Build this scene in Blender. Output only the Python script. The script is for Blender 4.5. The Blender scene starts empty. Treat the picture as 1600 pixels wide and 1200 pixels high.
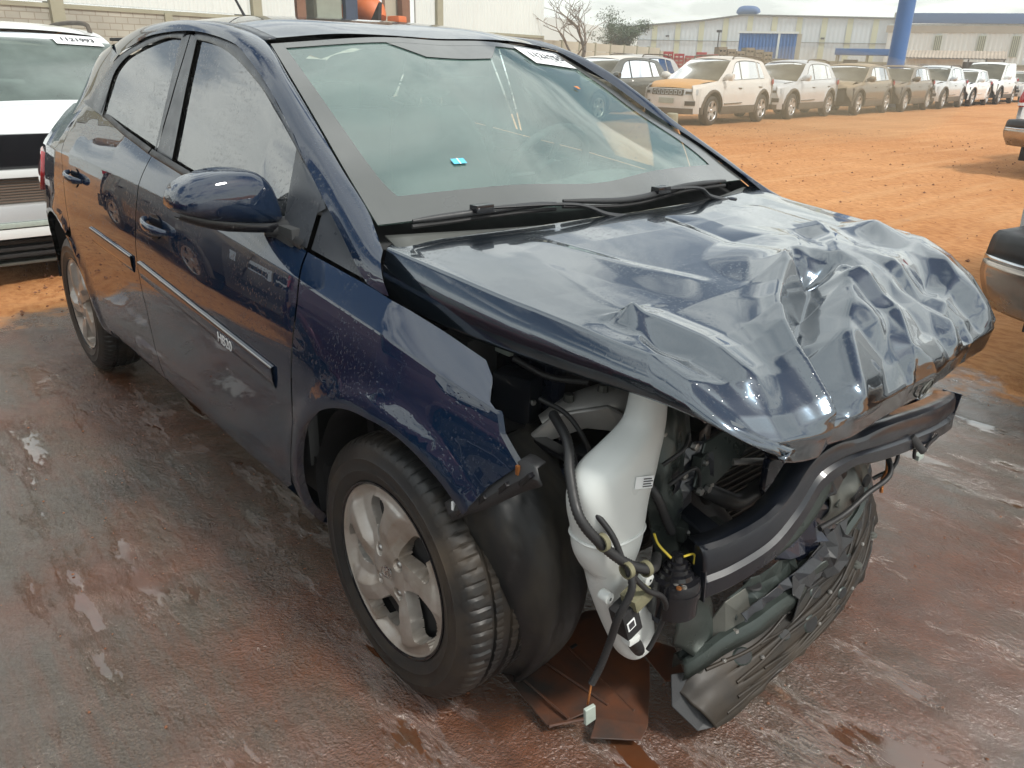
import bpy, bmesh, math, random
import numpy as np
from mathutils import Vector, Matrix, noise as mnoise
random.seed(7)
R = math.radians
sc = bpy.context.scene
COL = sc.collection

# ------------------------------------------------------------------ camera
cam_d = bpy.data.cameras.new('camera'); cam = bpy.data.objects.new('camera', cam_d); COL.objects.link(cam)
CAM = np.array([1.257, -1.552, 1.339]); YAW, PITCH, ROLL = R(139.082), R(22.264), R(1.333)
_f = np.array([math.cos(YAW)*math.cos(PITCH), math.sin(YAW)*math.cos(PITCH), -math.sin(PITCH)])
_r = np.array([math.sin(YAW), -math.cos(YAW), 0.0]); _u = np.cross(_r, _f)
_r2 = math.cos(ROLL)*_r+math.sin(ROLL)*_u; _u2 = -math.sin(ROLL)*_r+math.cos(ROLL)*_u
M = Matrix.Identity(4)
for i in range(3):
    M[i][0] = _r2[i]; M[i][1] = _u2[i]; M[i][2] = -_f[i]; M[i][3] = CAM[i]
cam.matrix_world = M
cam_d.sensor_width = 36; cam_d.lens = 1232.5*36/1600; cam_d.clip_start = 0.05; cam_d.clip_end = 1500
sc.camera = cam

# ------------------------------------------------------------------ world and sun
SUN_EL, SUN_AZ = R(52), R(12)          # direction towards the sun, azimuth from +X
w = bpy.data.worlds.new('World'); sc.world = w; w.use_nodes = True
nt = w.node_tree; N = nt.nodes; L = nt.links; N.clear()
out = N.new('ShaderNodeOutputWorld'); bg = N.new('ShaderNodeBackground'); bg.inputs[1].default_value = 0.10
sky = N.new('ShaderNodeTexSky'); sky.sky_type = 'NISHITA'; sky.sun_disc = False
sky.sun_elevation = SUN_EL; sky.sun_rotation = math.pi/2-SUN_AZ; sky.dust_density = 2.0; sky.air_density = 1.0
tc = N.new('ShaderNodeTexCoord'); sep = N.new('ShaderNodeSeparateXYZ'); L.new(tc.outputs['Generated'], sep.inputs[0])
def wm(op, a, b=None, c=None):
    n = N.new('ShaderNodeMath'); n.operation = op
    for i, v in enumerate((a, b, c)):
        if v is None: continue
        if isinstance(v, (int, float)): n.inputs[i].default_value = v
        else: L.new(v, n.inputs[i])
    return n.outputs[0]
zz = wm('ADD', wm('MAXIMUM', sep.outputs[2], 0.0), 0.16)
cx = wm('DIVIDE', sep.outputs[0], zz); cy = wm('DIVIDE', sep.outputs[1], zz)
cmb = N.new('ShaderNodeCombineXYZ'); L.new(cx, cmb.inputs[0]); L.new(cy, cmb.inputs[1]); cmb.inputs[2].default_value = 15.2
cn = N.new('ShaderNodeTexNoise'); cn.inputs['Scale'].default_value = 1.5; cn.inputs['Detail'].default_value = 9; cn.inputs['Roughness'].default_value = 0.56
cn.inputs['Distortion'].default_value = 0.35; L.new(cmb.outputs[0], cn.inputs['Vector'])
cr_ = N.new('ShaderNodeValToRGB'); cr_.color_ramp.elements[0].position = 0.39; cr_.color_ramp.elements[1].position = 0.52
cr_.color_ramp.elements[0].color = (0, 0, 0, 1); cr_.color_ramp.elements[1].color = (1, 1, 1, 1); L.new(cn.outputs[0], cr_.inputs[0])
# cloud shade: brighter rims, greyer hearts
cs = N.new('ShaderNodeValToRGB'); e = cs.color_ramp.elements
e[0].position = 0.47; e[0].color = (15.0, 15.6, 15.0, 1); e[1].position = 0.70; e[1].color = (7.6, 8.4, 8.7, 1)
L.new(cn.outputs[0], cs.inputs[0])
mx = N.new('ShaderNodeMix'); mx.data_type = 'RGBA'; L.new(wm('MULTIPLY', cr_.outputs[0], 0.92), mx.inputs[0]); L.new(sky.outputs[0], mx.inputs[6]); L.new(cs.outputs[0], mx.inputs[7])
# veil of haze near the horizon
hz = wm('POWER', wm('SUBTRACT', 1.0, wm('MAXIMUM', sep.outputs[2], 0.0)), 4.5)
mx2 = N.new('ShaderNodeMix'); mx2.data_type = 'RGBA'; L.new(wm('MULTIPLY', hz, 0.85), mx2.inputs[0]); L.new(mx.outputs[2], mx2.inputs[6]); mx2.inputs[7].default_value = (12.6, 13.3, 12.6, 1)
L.new(mx2.outputs[2], bg.inputs[0]); L.new(bg.outputs[0], out.inputs[0])

sd = bpy.data.lights.new('sun', 'SUN'); sd.energy = 3.2; sd.angle = R(9); sd.color = (1.0, 0.96, 0.89)
so = bpy.data.objects.new('sun', sd); COL.objects.link(so)
sdir = Vector((math.cos(SUN_EL)*math.cos(SUN_AZ), math.cos(SUN_EL)*math.sin(SUN_AZ), math.sin(SUN_EL)))
so.rotation_euler = sdir.to_track_quat('Z', 'Y').to_euler(); so.location = (0, 0, 30)
sc.view_settings.view_transform = 'Standard'; sc.view_settings.look = 'None'; sc.view_settings.exposure = 0.20; sc.view_settings.gamma = 1
sc.view_settings.use_curve_mapping = False
sc.cycles.max_bounces = 8; sc.cycles.transparent_max_bounces = 12
try: sc.cycles.use_denoising = True
except Exception: pass

# ------------------------------------------------------------------ materials
MAT = {}
class NT:
    def __init__(s, name):
        s.m = bpy.data.materials.new(name); s.m.use_nodes = True; s.n = s.m.node_tree.nodes; s.l = s.m.node_tree.links
        s.n.clear(); s.out = s.n.new('ShaderNodeOutputMaterial'); MAT[name] = s.m
    def set(s, inp, v):
        if v is None: return
        if isinstance(v, bpy.types.NodeSocket): s.l.new(v, inp)
        else:
            if isinstance(v, tuple) and len(v) == 3 and inp.type == 'RGBA': v = v+(1,)
            inp.default_value = v
    def bsdf(s, **k):
        b = s.n.new('ShaderNodeBsdfPrincipled')
        for a, v in k.items(): s.set(b.inputs[a.replace('_', ' ')], v)
        return b
    def done(s, sh): s.l.new(sh, s.out.inputs[0]); return s.m
    def coord(s, kind='Object'): return s.n.new('ShaderNodeTexCoord').outputs[kind]
    def pos(s): return s.n.new('ShaderNodeNewGeometry').outputs['Position']
    def mapping(s, v, scale=(1, 1, 1), rot=(0, 0, 0)):
        m = s.n.new('ShaderNodeMapping'); s.l.new(v, m.inputs[0]); m.inputs['Scale'].default_value = scale; m.inputs['Rotation'].default_value = rot; return m.outputs[0]
    def noise(s, v, scale, detail=4, rough=.55, dist=0.0, color=False):
        n = s.n.new('ShaderNodeTexNoise'); s.l.new(v, n.inputs['Vector']); n.inputs['Scale'].default_value = scale
        n.inputs['Detail'].default_value = detail; n.inputs['Roughness'].default_value = rough; n.inputs['Distortion'].default_value = dist
        return n.outputs['Color' if color else 'Fac']
    def voro(s, v, scale, feature='F1', rnd=1.0, out='Distance'):
        n = s.n.new('ShaderNodeTexVoronoi'); n.feature = feature; s.l.new(v, n.inputs['Vector']); n.inputs['Scale'].default_value = scale
        n.inputs['Randomness'].default_value = rnd; return n.outputs[out]
    def ramp(s, f, stops, interp='LINEAR'):
        r = s.n.new('ShaderNodeValToRGB'); s.l.new(f, r.inputs[0]); r.color_ramp.interpolation = interp
        while len(r.color_ramp.elements) < len(stops): r.color_ramp.elements.new(0.5)
        for e, (p, c) in zip(r.color_ramp.elements, stops):
            e.position = p; e.color = (c, c, c, 1) if isinstance(c, (int, float)) else tuple(c)+(1,)
        return r.outputs[0]
    def math(s, op, a, b=None, c=None, clamp=False):
        n = s.n.new('ShaderNodeMath'); n.operation = op; n.use_clamp = clamp
        for i, v in enumerate((a, b, c)):
            if v is not None: s.set(n.inputs[i], v)
        return n.outputs[0]
    def mix(s, f, a, b):
        n = s.n.new('ShaderNodeMix'); n.data_type = 'RGBA'; s.set(n.inputs[0], f); s.set(n.inputs[6], a); s.set(n.inputs[7], b); return n.outputs[2]
    def bump(s, h, strength=.3, dist=.01, normal=None):
        b = s.n.new('ShaderNodeBump'); s.l.new(h, b.inputs['Height']); s.set(b.inputs['Strength'], strength); b.inputs['Distance'].default_value = dist
        if normal is not None: s.l.new(normal, b.inputs['Normal'])
        return b.outputs[0]
    def xyz(s, v):
        n = s.n.new('ShaderNodeSeparateXYZ'); s.l.new(v, n.inputs[0]); return n.outputs

def simple(name, col, rough=.5, metal=0.0, nscale=None, namt=.25, bump=0, bscale=80, **k):
    t = NT(name); c = t.coord()
    if nscale:
        f = t.noise(c, nscale, 5); dark = tuple(x*(1-namt) for x in col); lite = tuple(min(1, x*(1+namt)) for x in col)
        colr = t.mix(f, dark, lite); rr = t.ramp(t.noise(c, nscale*1.7, 4), [(.3, max(0, rough-.1)), (.7, min(1, rough+.1))])
    else: colr, rr = col, rough
    b = t.bsdf(Base_Color=colr, Roughness=rr, Metallic=metal, **k)
    if bump: t.set(b.inputs['Normal'], t.bump(t.noise(c, bscale, 3), bump, .002))
    return t.done(b.outputs[0])

def drops(t, c):
    """beads of rain: fine relief"""
    v = t.mapping(c, (1, 1, 1)); msk = t.ramp(t.noise(c, 5.0, 2), [(.42, 0.0), (.62, 1.0)])
    d1 = t.ramp(t.voro(v, 170), [(0.0, 1.0), (.28, .55), (.36, 0.0)])
    d2 = t.ramp(t.voro(t.mapping(c, (1, 1, .75)), 75), [(0.0, 1.0), (.17, .6), (.23, 0.0)])
    n2 = t.ramp(t.voro(v, 170, out='Color'), [(.55, 0.0), (.62, 1.0)])
    h = t.math('MULTIPLY', t.math('ADD', t.math('MULTIPLY', d1, n2), d2), msk)
    return h

def paint(name, col, metal=.35, rough=.32, wet=True, dust=0.0, dustcol=(.35, .2, .1), coat=1.0, spec_ior=1.5):
    t = NT(name); c = t.coord()
    base = col; rg = rough
    geo = t.n.new('ShaderNodeNewGeometry'); nz = t.xyz(geo.outputs['Normal'])[2]
    if dust > 0:
        f = t.math('MULTIPLY', t.ramp(t.noise(c, 1.6, 7, .65), [(.30, .55), (.68, 1.0)]), t.math('ADD', t.math('MULTIPLY', t.math('MAXIMUM', nz, 0.0), dust), dust*.22), clamp=True)
        base = t.mix(f, col, dustcol); rg = t.math('ADD', t.math('MULTIPLY', f, .6), rough, clamp=True)
    b = t.bsdf(Base_Color=base, Metallic=metal, Roughness=rg, Coat_Weight=coat, Coat_Roughness=.02, Coat_IOR=spec_ior)
    if dust > 0: t.set(b.inputs['Coat Weight'], t.math('SUBTRACT', 1.0, f, clamp=True)); 
    if wet:
        h = drops(t, c); nb = t.bump(h, .55, .0022); t.set(b.inputs['Normal'], nb); t.set(b.inputs['Coat Normal'], nb)
    return t.done(b.outputs[0])

NAVY = (.0075, .0135, .055)
def navy():
    t = NT('navy_paint'); c = t.coord()
    fl = t.noise(c, 900, 1); col = t.mix(fl, (.0022, .0075, .019), (.005, .016, .042))
    ds = t.ramp(t.noise(c, 3.2, 6, .6), [(.45, .0), (.8, .03)])       # road film
    col = t.mix(ds, col, (.16, .11, .075))
    b = t.bsdf(Base_Color=col, Metallic=0.0, Roughness=.45, Specular_IOR_Level=0.0, Coat_Weight=1.0, Coat_Roughness=.006, Coat_IOR=1.80)
    nb = t.bump(drops(t, c), .32, .0011)
    t.set(b.inputs['Normal'], nb); t.set(b.inputs['Coat Normal'], nb); return t.done(b.outputs[0])
navy()
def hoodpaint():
    t = NT('hood_paint_sky_sheen'); c = t.coord()
    fl = t.noise(c, 900, 1); col = t.mix(fl, (.018, .030, .046), (.048, .072, .098))  # same navy paint lightened, putting the sky's sheen into the base colour
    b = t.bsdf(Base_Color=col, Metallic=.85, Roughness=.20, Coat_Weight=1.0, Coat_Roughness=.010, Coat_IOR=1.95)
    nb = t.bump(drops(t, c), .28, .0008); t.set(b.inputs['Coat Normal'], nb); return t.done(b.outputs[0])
hoodpaint()
simple('navy_inner', (.008, .012, .028), .26, .3, 8, .4, Coat_Weight=.7)
simple('beam_black', (.005, .007, .012), .36, 0, 10, .4, .1, 30, Coat_Weight=.4)
simple('black_plastic', (.022, .023, .025), .48, 0, 6, .35, .25, 300)
simple('matte_black', (.012, .012, .013), .7, 0, 6, .3)
simple('satin_frame', (.045, .05, .058), .32, 0, 9, .2)
simple('gloss_black', (.008, .008, .01), .12)
simple('printed_frit', (.055, .058, .055), .35, 0, 4, .2, Coat_Weight=1.0, Coat_IOR=1.45, Coat_Roughness=.08)
simple('chrome', (.62, .64, .66), .12, 1.0)
simple('alu_dull', (.38, .37, .35), .42, .9, 14, .3, .3, 90)
simple('cast_aluminium', (.62, .60, .56), .38, .6, 14, .25, .3, 60)
simple('steel_grey', (.11, .112, .10), .45, .6, 10, .35, .2, 70)
simple('green_grey_metal', (.040, .050, .046), .34, .4, 9, .4, .2, 60)
simple('reservoir_plastic', (.62, .64, .62), .34, 0, 5, .12, Subsurface_Weight=.25, Subsurface_Radius=(.02, .02, .02))
simple('interior_dark', (.03, .032, .034), .8, 0, 12, .3)
simple('seat_cloth', (.055, .058, .06), .9, 0, 30, .3)
simple('white_print', (.78, .80, .80), .5)
simple('label_red', (.5, .12, .1), .5)
simple('ink', (.03, .03, .035), .5)
simple('copper', (.45, .18, .06), .4, .8)
simple('cable', (.018, .018, .019), .5, 0, 40, .3)
simple('yellow_wire', (.55, .42, .04), .5)
simple('connector_grey', (.33, .38, .34), .55, 0, 60, .25)
simple('dirty_connector', (.16, .15, .09), .7, 0, 50, .5)
simple('light_blue', (.10, .45, .62), .5)
simple('red_lens', (.35, .012, .015), .1, 0, None, Coat_Weight=1.0)
simple('amber_lens', (.6, .2, .03), .15)
simple('clear_lens', (.45, .48, .5), .08, .2)
simple('white_lens', (.75, .75, .75), .15)
def covermat():
    t = NT('wheel_cover_silver'); c = t.coord()
    f = t.ramp(t.noise(c, 9, 7, .6), [(.34, 0.0), (.72, .85)])
    col = t.mix(f, (.50, .475, .44), (.27, .195, .135))
    h = drops(t, c)
    b = t.bsdf(Base_Color=col, Metallic=.55, Roughness=.36, Normal=t.bump(h, .25, .001)); t.done(b.outputs[0])
covermat()
def rubber():
    t = NT('tyre_rubber'); c = t.coord()
    f = t.ramp(t.noise(c, 6, 7, .65), [(.42, 0.0), (.7, 1.0)])
    col = t.mix(f, (.014, .014, .014), (.055, .04, .026)); b = t.bsdf(Base_Color=col, Roughness=t.ramp(f, [(0, .42), (1, .75)]), Normal=t.bump(t.noise(c, 120, 4), .2, .001)); t.done(b.outputs[0])
rubber()
def muddyliner():
    t = NT('muddy_liner'); c = t.coord()
    f = t.ramp(t.noise(t.mapping(c, (2, 2, .6)), 6, 7, .65), [(.42, 0.0), (.75, .85)])
    col = t.mix(f, (.012, .013, .014), (.06, .05, .036)); b = t.bsdf(Base_Color=col, Roughness=t.ramp(f, [(0, .52), (1, .85)]), Normal=t.bump(t.noise(c, 30, 5), .25, .003)); t.done(b.outputs[0])
muddyliner()
def traymat():
    t = NT('wet_undertray'); c = t.coord()
    f = t.ramp(t.noise(c, 5, 6, .6), [(.4, 0.0), (.7, 1.0)])
    col = t.mix(f, (.012, .012, .012), (.045, .034, .024)); b = t.bsdf(Base_Color=col, Specular_IOR_Level=.3, Roughness=t.ramp(f, [(0, .36), (1, .6)]), Normal=t.bump(t.noise(c, 25, 5), .15, .003)); t.done(b.outputs[0])
traymat()
def rusttray():
    t = NT('rusty_film_plastic'); c = t.coord()
    f = t.ramp(t.noise(c, 6, 6, .6), [(.35, 0.0), (.65, 1.0)])
    col = t.mix(f, (.03, .028, .026), (.13, .045, .02)); b = t.bsdf(Base_Color=col, Roughness=.35, Coat_Weight=.6, Coat_Roughness=.15, Normal=t.bump(t.noise(c, 40, 4), .2, .002)); t.done(b.outputs[0])
rusttray()

def glassmat(name, tint, refl_ior=1.55, dust=.0, dcol=(.4, .5, .47), droplets=False, rough=0.0):
    t = NT(name); tr = t.n.new('ShaderNodeBsdfTransparent'); tr.inputs[0].default_value = tint+(1,)
    gl = t.n.new('ShaderNodeBsdfGlossy'); gl.inputs['Roughness'].default_value = rough; gl.inputs[0].default_value = (1, 1, 1, 1)
    df = t.n.new('ShaderNodeBsdfDiffuse'); df.inputs[0].default_value = dcol+(1,)  # dust film; in windshield_glass it also carries a painted sky haze
    fr = t.n.new('ShaderNodeFresnel'); fr.inputs[0].default_value = refl_ior
    c = t.coord()
    if droplets:
        nb = t.bump(drops(t, c), .4, .0016); t.l.new(nb, gl.inputs['Normal']); t.l.new(nb, fr.inputs['Normal'])
    m1 = t.n.new('ShaderNodeMixShader'); t.set(m1.inputs[0], t.math('MULTIPLY', t.ramp(t.noise(c, 2.2, 6, .6), [(.3, .5), (.7, 1.0)]), dust)); t.l.new(tr.outputs[0], m1.inputs[1]); t.l.new(df.outputs[0], m1.inputs[2])
    m2 = t.n.new('ShaderNodeMixShader'); t.l.new(fr.outputs[0], m2.inputs[0]); t.l.new(m1.outputs[0], m2.inputs[1]); t.l.new(gl.outputs[0], m2.inputs[2])
    return t.done(m2.outputs[0])
glassmat('windshield_glass', (.78, .95, .90), 1.95, .17, (.46, .74, .67))  # teal diffuse share: thin dust plus the milky sky reflection as colour
glassmat('tinted_glass', (.10, .12, .12), 3.0, .02, (.3, .3, .3), True)
glassmat('far_side_glass', (.85, .82, .72), 1.3, .05)
glassmat('parked_car_glass', (.10, .12, .11), 1.28, .55, (.22, .23, .20))
glassmat('dusty_windscreen_glass', (.08, .10, .09), 1.06, .85, (.17, .16, .125))
glassmat('light_car_glass', (.30, .38, .35), 1.07, .80, (.15, .19, .175))

# ------------------------------------------------------------------ mesh helpers
def link(o, parent=None):
    COL.objects.link(o)
    if parent is not None: o.parent = parent
    return o
def mesh_obj(name, verts, faces, mat, parent=None, smooth=True, normals=None, angle=None, label=None):
    me = bpy.data.meshes.new(name); me.from_pydata([tuple(map(float, v)) for v in verts], [], [tuple(map(int, f)) for f in faces]); me.validate(verbose=False)
    mats = mat if isinstance(mat, (list, tuple)) else [mat]
    for m_ in mats: me.materials.append(MAT[m_])
    if smooth:
        me.polygons.foreach_set('use_smooth', [True]*len(me.polygons))
        if angle: 
            try: me.set_sharp_from_angle(angle=R(angle))
            except Exception: pass
    if normals is not None and len(normals) == len(me.vertices):
        me.normals_split_custom_set_from_vertices([tuple(map(float, n)) for n in normals])
    me.update()
    o = bpy.data.objects.new(name, me); link(o, parent)
    if label: o['label'] = label
    return o
def bm_obj(name, bm, mat, parent=None, smooth=False, angle=35, label=None):
    me = bpy.data.meshes.new(name); bmesh.ops.recalc_face_normals(bm, faces=bm.faces[:]); bm.to_mesh(me); bm.free()
    for m_ in (mat if isinstance(mat, (list, tuple)) else [mat]): me.materials.append(MAT[m_])
    if smooth:
        me.polygons.foreach_set('use_smooth', [True]*len(me.polygons))
        if angle:
            try: me.set_sharp_from_angle(angle=R(angle))
            except Exception: pass
    o = bpy.data.objects.new(name, me); link(o, parent)
    if label: o['label'] = label
    return o
def empty(name, loc=(0, 0, 0), rotz=0, label=None, cat=None, group=None, rot=None):
    o = bpy.data.objects.new(name, None); link(o); o.location = loc; o.rotation_euler = rot if rot else (0, 0, rotz); o.empty_display_size = .1
    tag(o, label, cat, group); return o
def tag(o, label=None, cat=None, group=None, kind=None):
    if label: o['label'] = label
    if cat: o['category'] = cat
    if group: o['group'] = group
    if kind: o['kind'] = kind
    return o
def copy_tree(o, parent=None):
    c = o.copy(); COL.objects.link(c); c.parent = parent
    for ch in list(o.children): copy_tree(ch, c)
    return c
def cr(points, n, closed=False):
    """Catmull-Rom resample of a polyline to n points, uniform in arc length"""
    P = np.array(points, float)
    if len(P) == 1: return np.repeat(P, n, 0)
    if len(P) == 2:
        t = np.linspace(0, 1, n)[:, None]; return P[0]*(1-t)+P[1]*t
    Q = np.vstack([2*P[0]-P[1], P, 2*P[-1]-P[-2]]); out = []
    for i in range(1, len(Q)-2):
        t = np.linspace(0, 1, 13)[:-1][:, None]; a, b, c, d = Q[i-1], Q[i], Q[i+1], Q[i+2]
        out.append(.5*((2*b)+(-a+c)*t+(2*a-5*b+4*c-d)*t*t+(-a+3*b-3*c+d)*t**3))
    out = np.vstack(out+[P[-1:]]); s = np.concatenate([[0], np.cumsum(np.linalg.norm(np.diff(out, axis=0), axis=1))])
    u = np.linspace(0, s[-1], n); return np.stack([np.interp(u, s, out[:, k]) for k in range(P.shape[1])], 1)
def lin(points, n):
    P = np.array(points, float); s = np.concatenate([[0], np.cumsum(np.linalg.norm(np.diff(P, axis=0), axis=1))]); u = np.linspace(0, s[-1], n)
    return np.stack([np.interp(u, s, P[:, k]) for k in range(P.shape[1])], 1)
def grid_faces(nu, nv, wrap_u=False, flip=False, off=0):
    f = []
    for j in range(nv-1):
        for i in range(nu if wrap_u else nu-1):
            a = j*nu+i; b = j*nu+(i+1) % nu; c = b+nu; d = a+nu
            f.append((a+off, d+off, c+off, b+off) if flip else (a+off, b+off, c+off, d+off))
    return f
def loft(name, curves, nu, nv, mat, parent=None, flip=False, thick=0, straight=False, angle=None, label=None, ret=False):
    C = [cr(c, nu) if not straight else lin(c, nu) for c in curves]; G = np.stack(C, 0)           # (m, nu, 3)
    if nv > len(curves) or nv != len(curves):
        G = np.stack([cr(G[:, i], nv) for i in range(nu)], 1)
    V = G.reshape(-1, 3); F = grid_faces(nu, G.shape[0], flip=flip)
    if ret: return V, F
    o = mesh_obj(name, V, F, mat, parent, True, None, angle, label)
    if thick:
        m = o.modifiers.new('thickness', 'SOLIDIFY'); m.thickness = thick; m.offset = 0
    return o
def tube(name, pts, rad, mat, parent=None, seg=12, n=None, rib=0, ribamp=.12, flat=1.0, caps=True, label=None, up=None, smooth=True, merge=None):
    """sweep an ellipse along pts; rad is a number or one radius (or (rx, ry)) per point"""
    P = np.array(pts, float)
    if np.ndim(rad) == 0: rad = [rad]*len(P)
    Rr = np.array([(r, r*flat) if np.ndim(r) == 0 else r for r in rad], float)
    n = n or max(4*len(P), 6)
    Q = cr(np.hstack([P, Rr]), n); P = Q[:, :3]; Rr = np.maximum(Q[:, 3:], 1e-4)
    T = np.gradient(P, axis=0); T /= np.linalg.norm(T, axis=1)[:, None]+1e-12
    ref = np.array(up if up is not None else (0, 0, 1.0) if abs(T[0][2]) < .9 else (1.0, 0, 0))
    V = []; a = np.linspace(0, 2*math.pi, seg, endpoint=False)
    for i in range(n):
        x = np.cross(T[i], ref); x /= np.linalg.norm(x)+1e-9; y = np.cross(x, T[i]); ref = y
        k = 1+(ribamp if (rib and (i % 2)) else 0)
        V.append(P[i]+k*(np.cos(a)[:, None]*x*Rr[i, 0]+np.sin(a)[:, None]*y*Rr[i, 1]))
    V = np.vstack(V); F = grid_faces(seg, n, wrap_u=True)
    if caps: F += [tuple(range(seg))[::-1], tuple(range((n-1)*seg, n*seg))]
    if merge is not None: merge.append((V, F)); return None
    return mesh_obj(name, V, F, mat, parent, smooth, None, 50, label)
def join_parts(name, lst, mat, parent=None, smooth=True, angle=45, label=None):
    V = []; F = []; o = 0
    for v, f in lst:
        V.append(np.array(v, float)); F += [tuple(i+o for i in q) for q in f]; o += len(v)
    return mesh_obj(name, np.vstack(V), F, mat, parent, smooth, None, angle, label)
def boxvf(c, s, rot=None):
    c = np.array(c, float); s = np.array(s, float)/2
    V = np.array([(x, y, z) for x in (-1, 1) for y in (-1, 1) for z in (-1, 1)], float)*s
    if rot is not None: V = V@np.array(Matrix.Rotation(rot[1], 3, rot[0]).transposed() if isinstance(rot, tuple) and isinstance(rot[0], str) else np.array(rot).T)
    F = [(0, 1, 3, 2), (4, 6, 7, 5), (0, 4, 5, 1), (2, 3, 7, 6), (0, 2, 6, 4), (1, 5, 7, 3)]
    return V+c, F
def box(name, c, s, mat, parent=None, bevel=0, rot=None, label=None, seg=2):
    bm = bmesh.new(); V, F = boxvf(c, s, rot); vs = [bm.verts.new(v) for v in V]
    for f in F: bm.faces.new([vs[i] for i in f])
    if bevel: bmesh.ops.bevel(bm, geom=bm.edges[:], offset=bevel, segments=seg, profile=.7, affect='EDGES')
    return bm_obj(name, bm, mat, parent, bool(bevel), 40, label)
def lathe(name, prof, mat, parent=None, seg=32, axis='z', loc=(0, 0, 0), label=None, angle=35, ret=False):
    P = np.array(prof, float); a = np.linspace(0, 2*math.pi, seg, endpoint=False); V = []
    for r, h in P:
        c, s = np.cos(a)*r, np.sin(a)*r; hh = np.full(seg, h)
        V.append(np.stack({'z': (c, s, hh), 'y': (c, hh, s), 'x': (hh, c, s)}[axis], 1))
    V = np.vstack(V)+np.array(loc); F = grid_faces(seg, len(P), wrap_u=True, flip=(axis == 'y'))
    if ret: return V, F
    return mesh_obj(name, V, F, mat, parent, True, None, angle, label)
def plate(name, pts, thick, mat, parent=None, bevel=0.0, label=None, nrm=None, holes=None):
    """flat or slightly warped polygon plate with thickness"""
    P = [Vector(p) for p in pts]; bm = bmesh.new(); vs = [bm.verts.new(p) for p in P]; f = bm.faces.new(vs); f.normal_update(); n = f.normal.copy() if nrm is None else Vector(nrm)
    r = bmesh.ops.extrude_face_region(bm, geom=[f]); nv = [g for g in r['geom'] if isinstance(g, bmesh.types.BMVert)]
    for v in nv: v.co -= n*thick
    if bevel:
        bmesh.ops.bevel(bm, geom=bm.edges[:], offset=bevel, segments=1, affect='EDGES')
    bmesh.ops.triangulate(bm, faces=[f for f in bm.faces if len(f.verts) > 4])
    return bm_obj(name, bm, mat, parent, False, label=label)
_font = None
def textmesh(name, s, size, mat, parent, matrix, extrude=.001, bold=0.0, label=None, align='CENTER', shear=0):
    c = bpy.data.curves.new(name, 'FONT'); c.body = s; c.size = size; c.extrude = extrude; c.offset = bold; c.align_x = align; c.align_y = 'CENTER'; c.shear = shear
    t = bpy.data.objects.new('tmp', c); COL.objects.link(t); bpy.context.view_layer.update()
    me = bpy.data.meshes.new_from_object(t.evaluated_get(bpy.context.evaluated_depsgraph_get())); bpy.data.objects.remove(t); bpy.data.curves.remove(c)
    me.materials.clear(); me.materials.append(MAT[mat]); me.transform(matrix)
    o = bpy.data.objects.new(name, me); link(o, parent)
    if label: o['label'] = label
    return o
def frame(o, x, y):
    """matrix from origin, x-dir, approximate y-dir"""
    x = Vector(x).normalized(); y = Vector(y); z = x.cross(y).normalized(); y = z.cross(x)
    return Matrix(((x[0], y[0], z[0], o[0]), (x[1], y[1], z[1], o[1]), (x[2], y[2], z[2], o[2]), (0, 0, 0, 1)))
def fbm(x, y, z=0.0, oct=4, H=.9):
    x, y = np.broadcast_arrays(np.asarray(x, float), np.asarray(y, float)); o = np.empty(x.size)
    for i, (a, b) in enumerate(zip(x.ravel(), y.ravel())): o[i] = mnoise.fractal(Vector((a, b, z)), H, 2.0, oct)
    return o.reshape(x.shape)
def vnoise(x, y, seed=0):
    """fast value noise on arrays, range -1..1"""
    x = np.asarray(x, float); y = np.asarray(y, float); xi = np.floor(x).astype(np.int64); yi = np.floor(y).astype(np.int64); fx = x-xi; fy = y-yi
    fx = fx*fx*(3-2*fx); fy = fy*fy*(3-2*fy)
    def h(a, b):
        n = (a*374761393+b*668265263+seed*144665) & 0x7fffffff; n = ((n ^ (n >> 13))*1274126177) & 0x7fffffff
        return ((n ^ (n >> 16)) & 0xffff)/32767.5-1
    return (h(xi, yi)*(1-fx)+h(xi+1, yi)*fx)*(1-fy)+(h(xi, yi+1)*(1-fx)+h(xi+1, yi+1)*fx)*fy
def vfbm(x, y, oct=4, seed=0, gain=.5):
    s = 0; a = 1; 
    for i in range(oct): s = s+a*vnoise(x*2**i, y*2**i, seed+i*17); a *= gain
    return s

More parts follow.
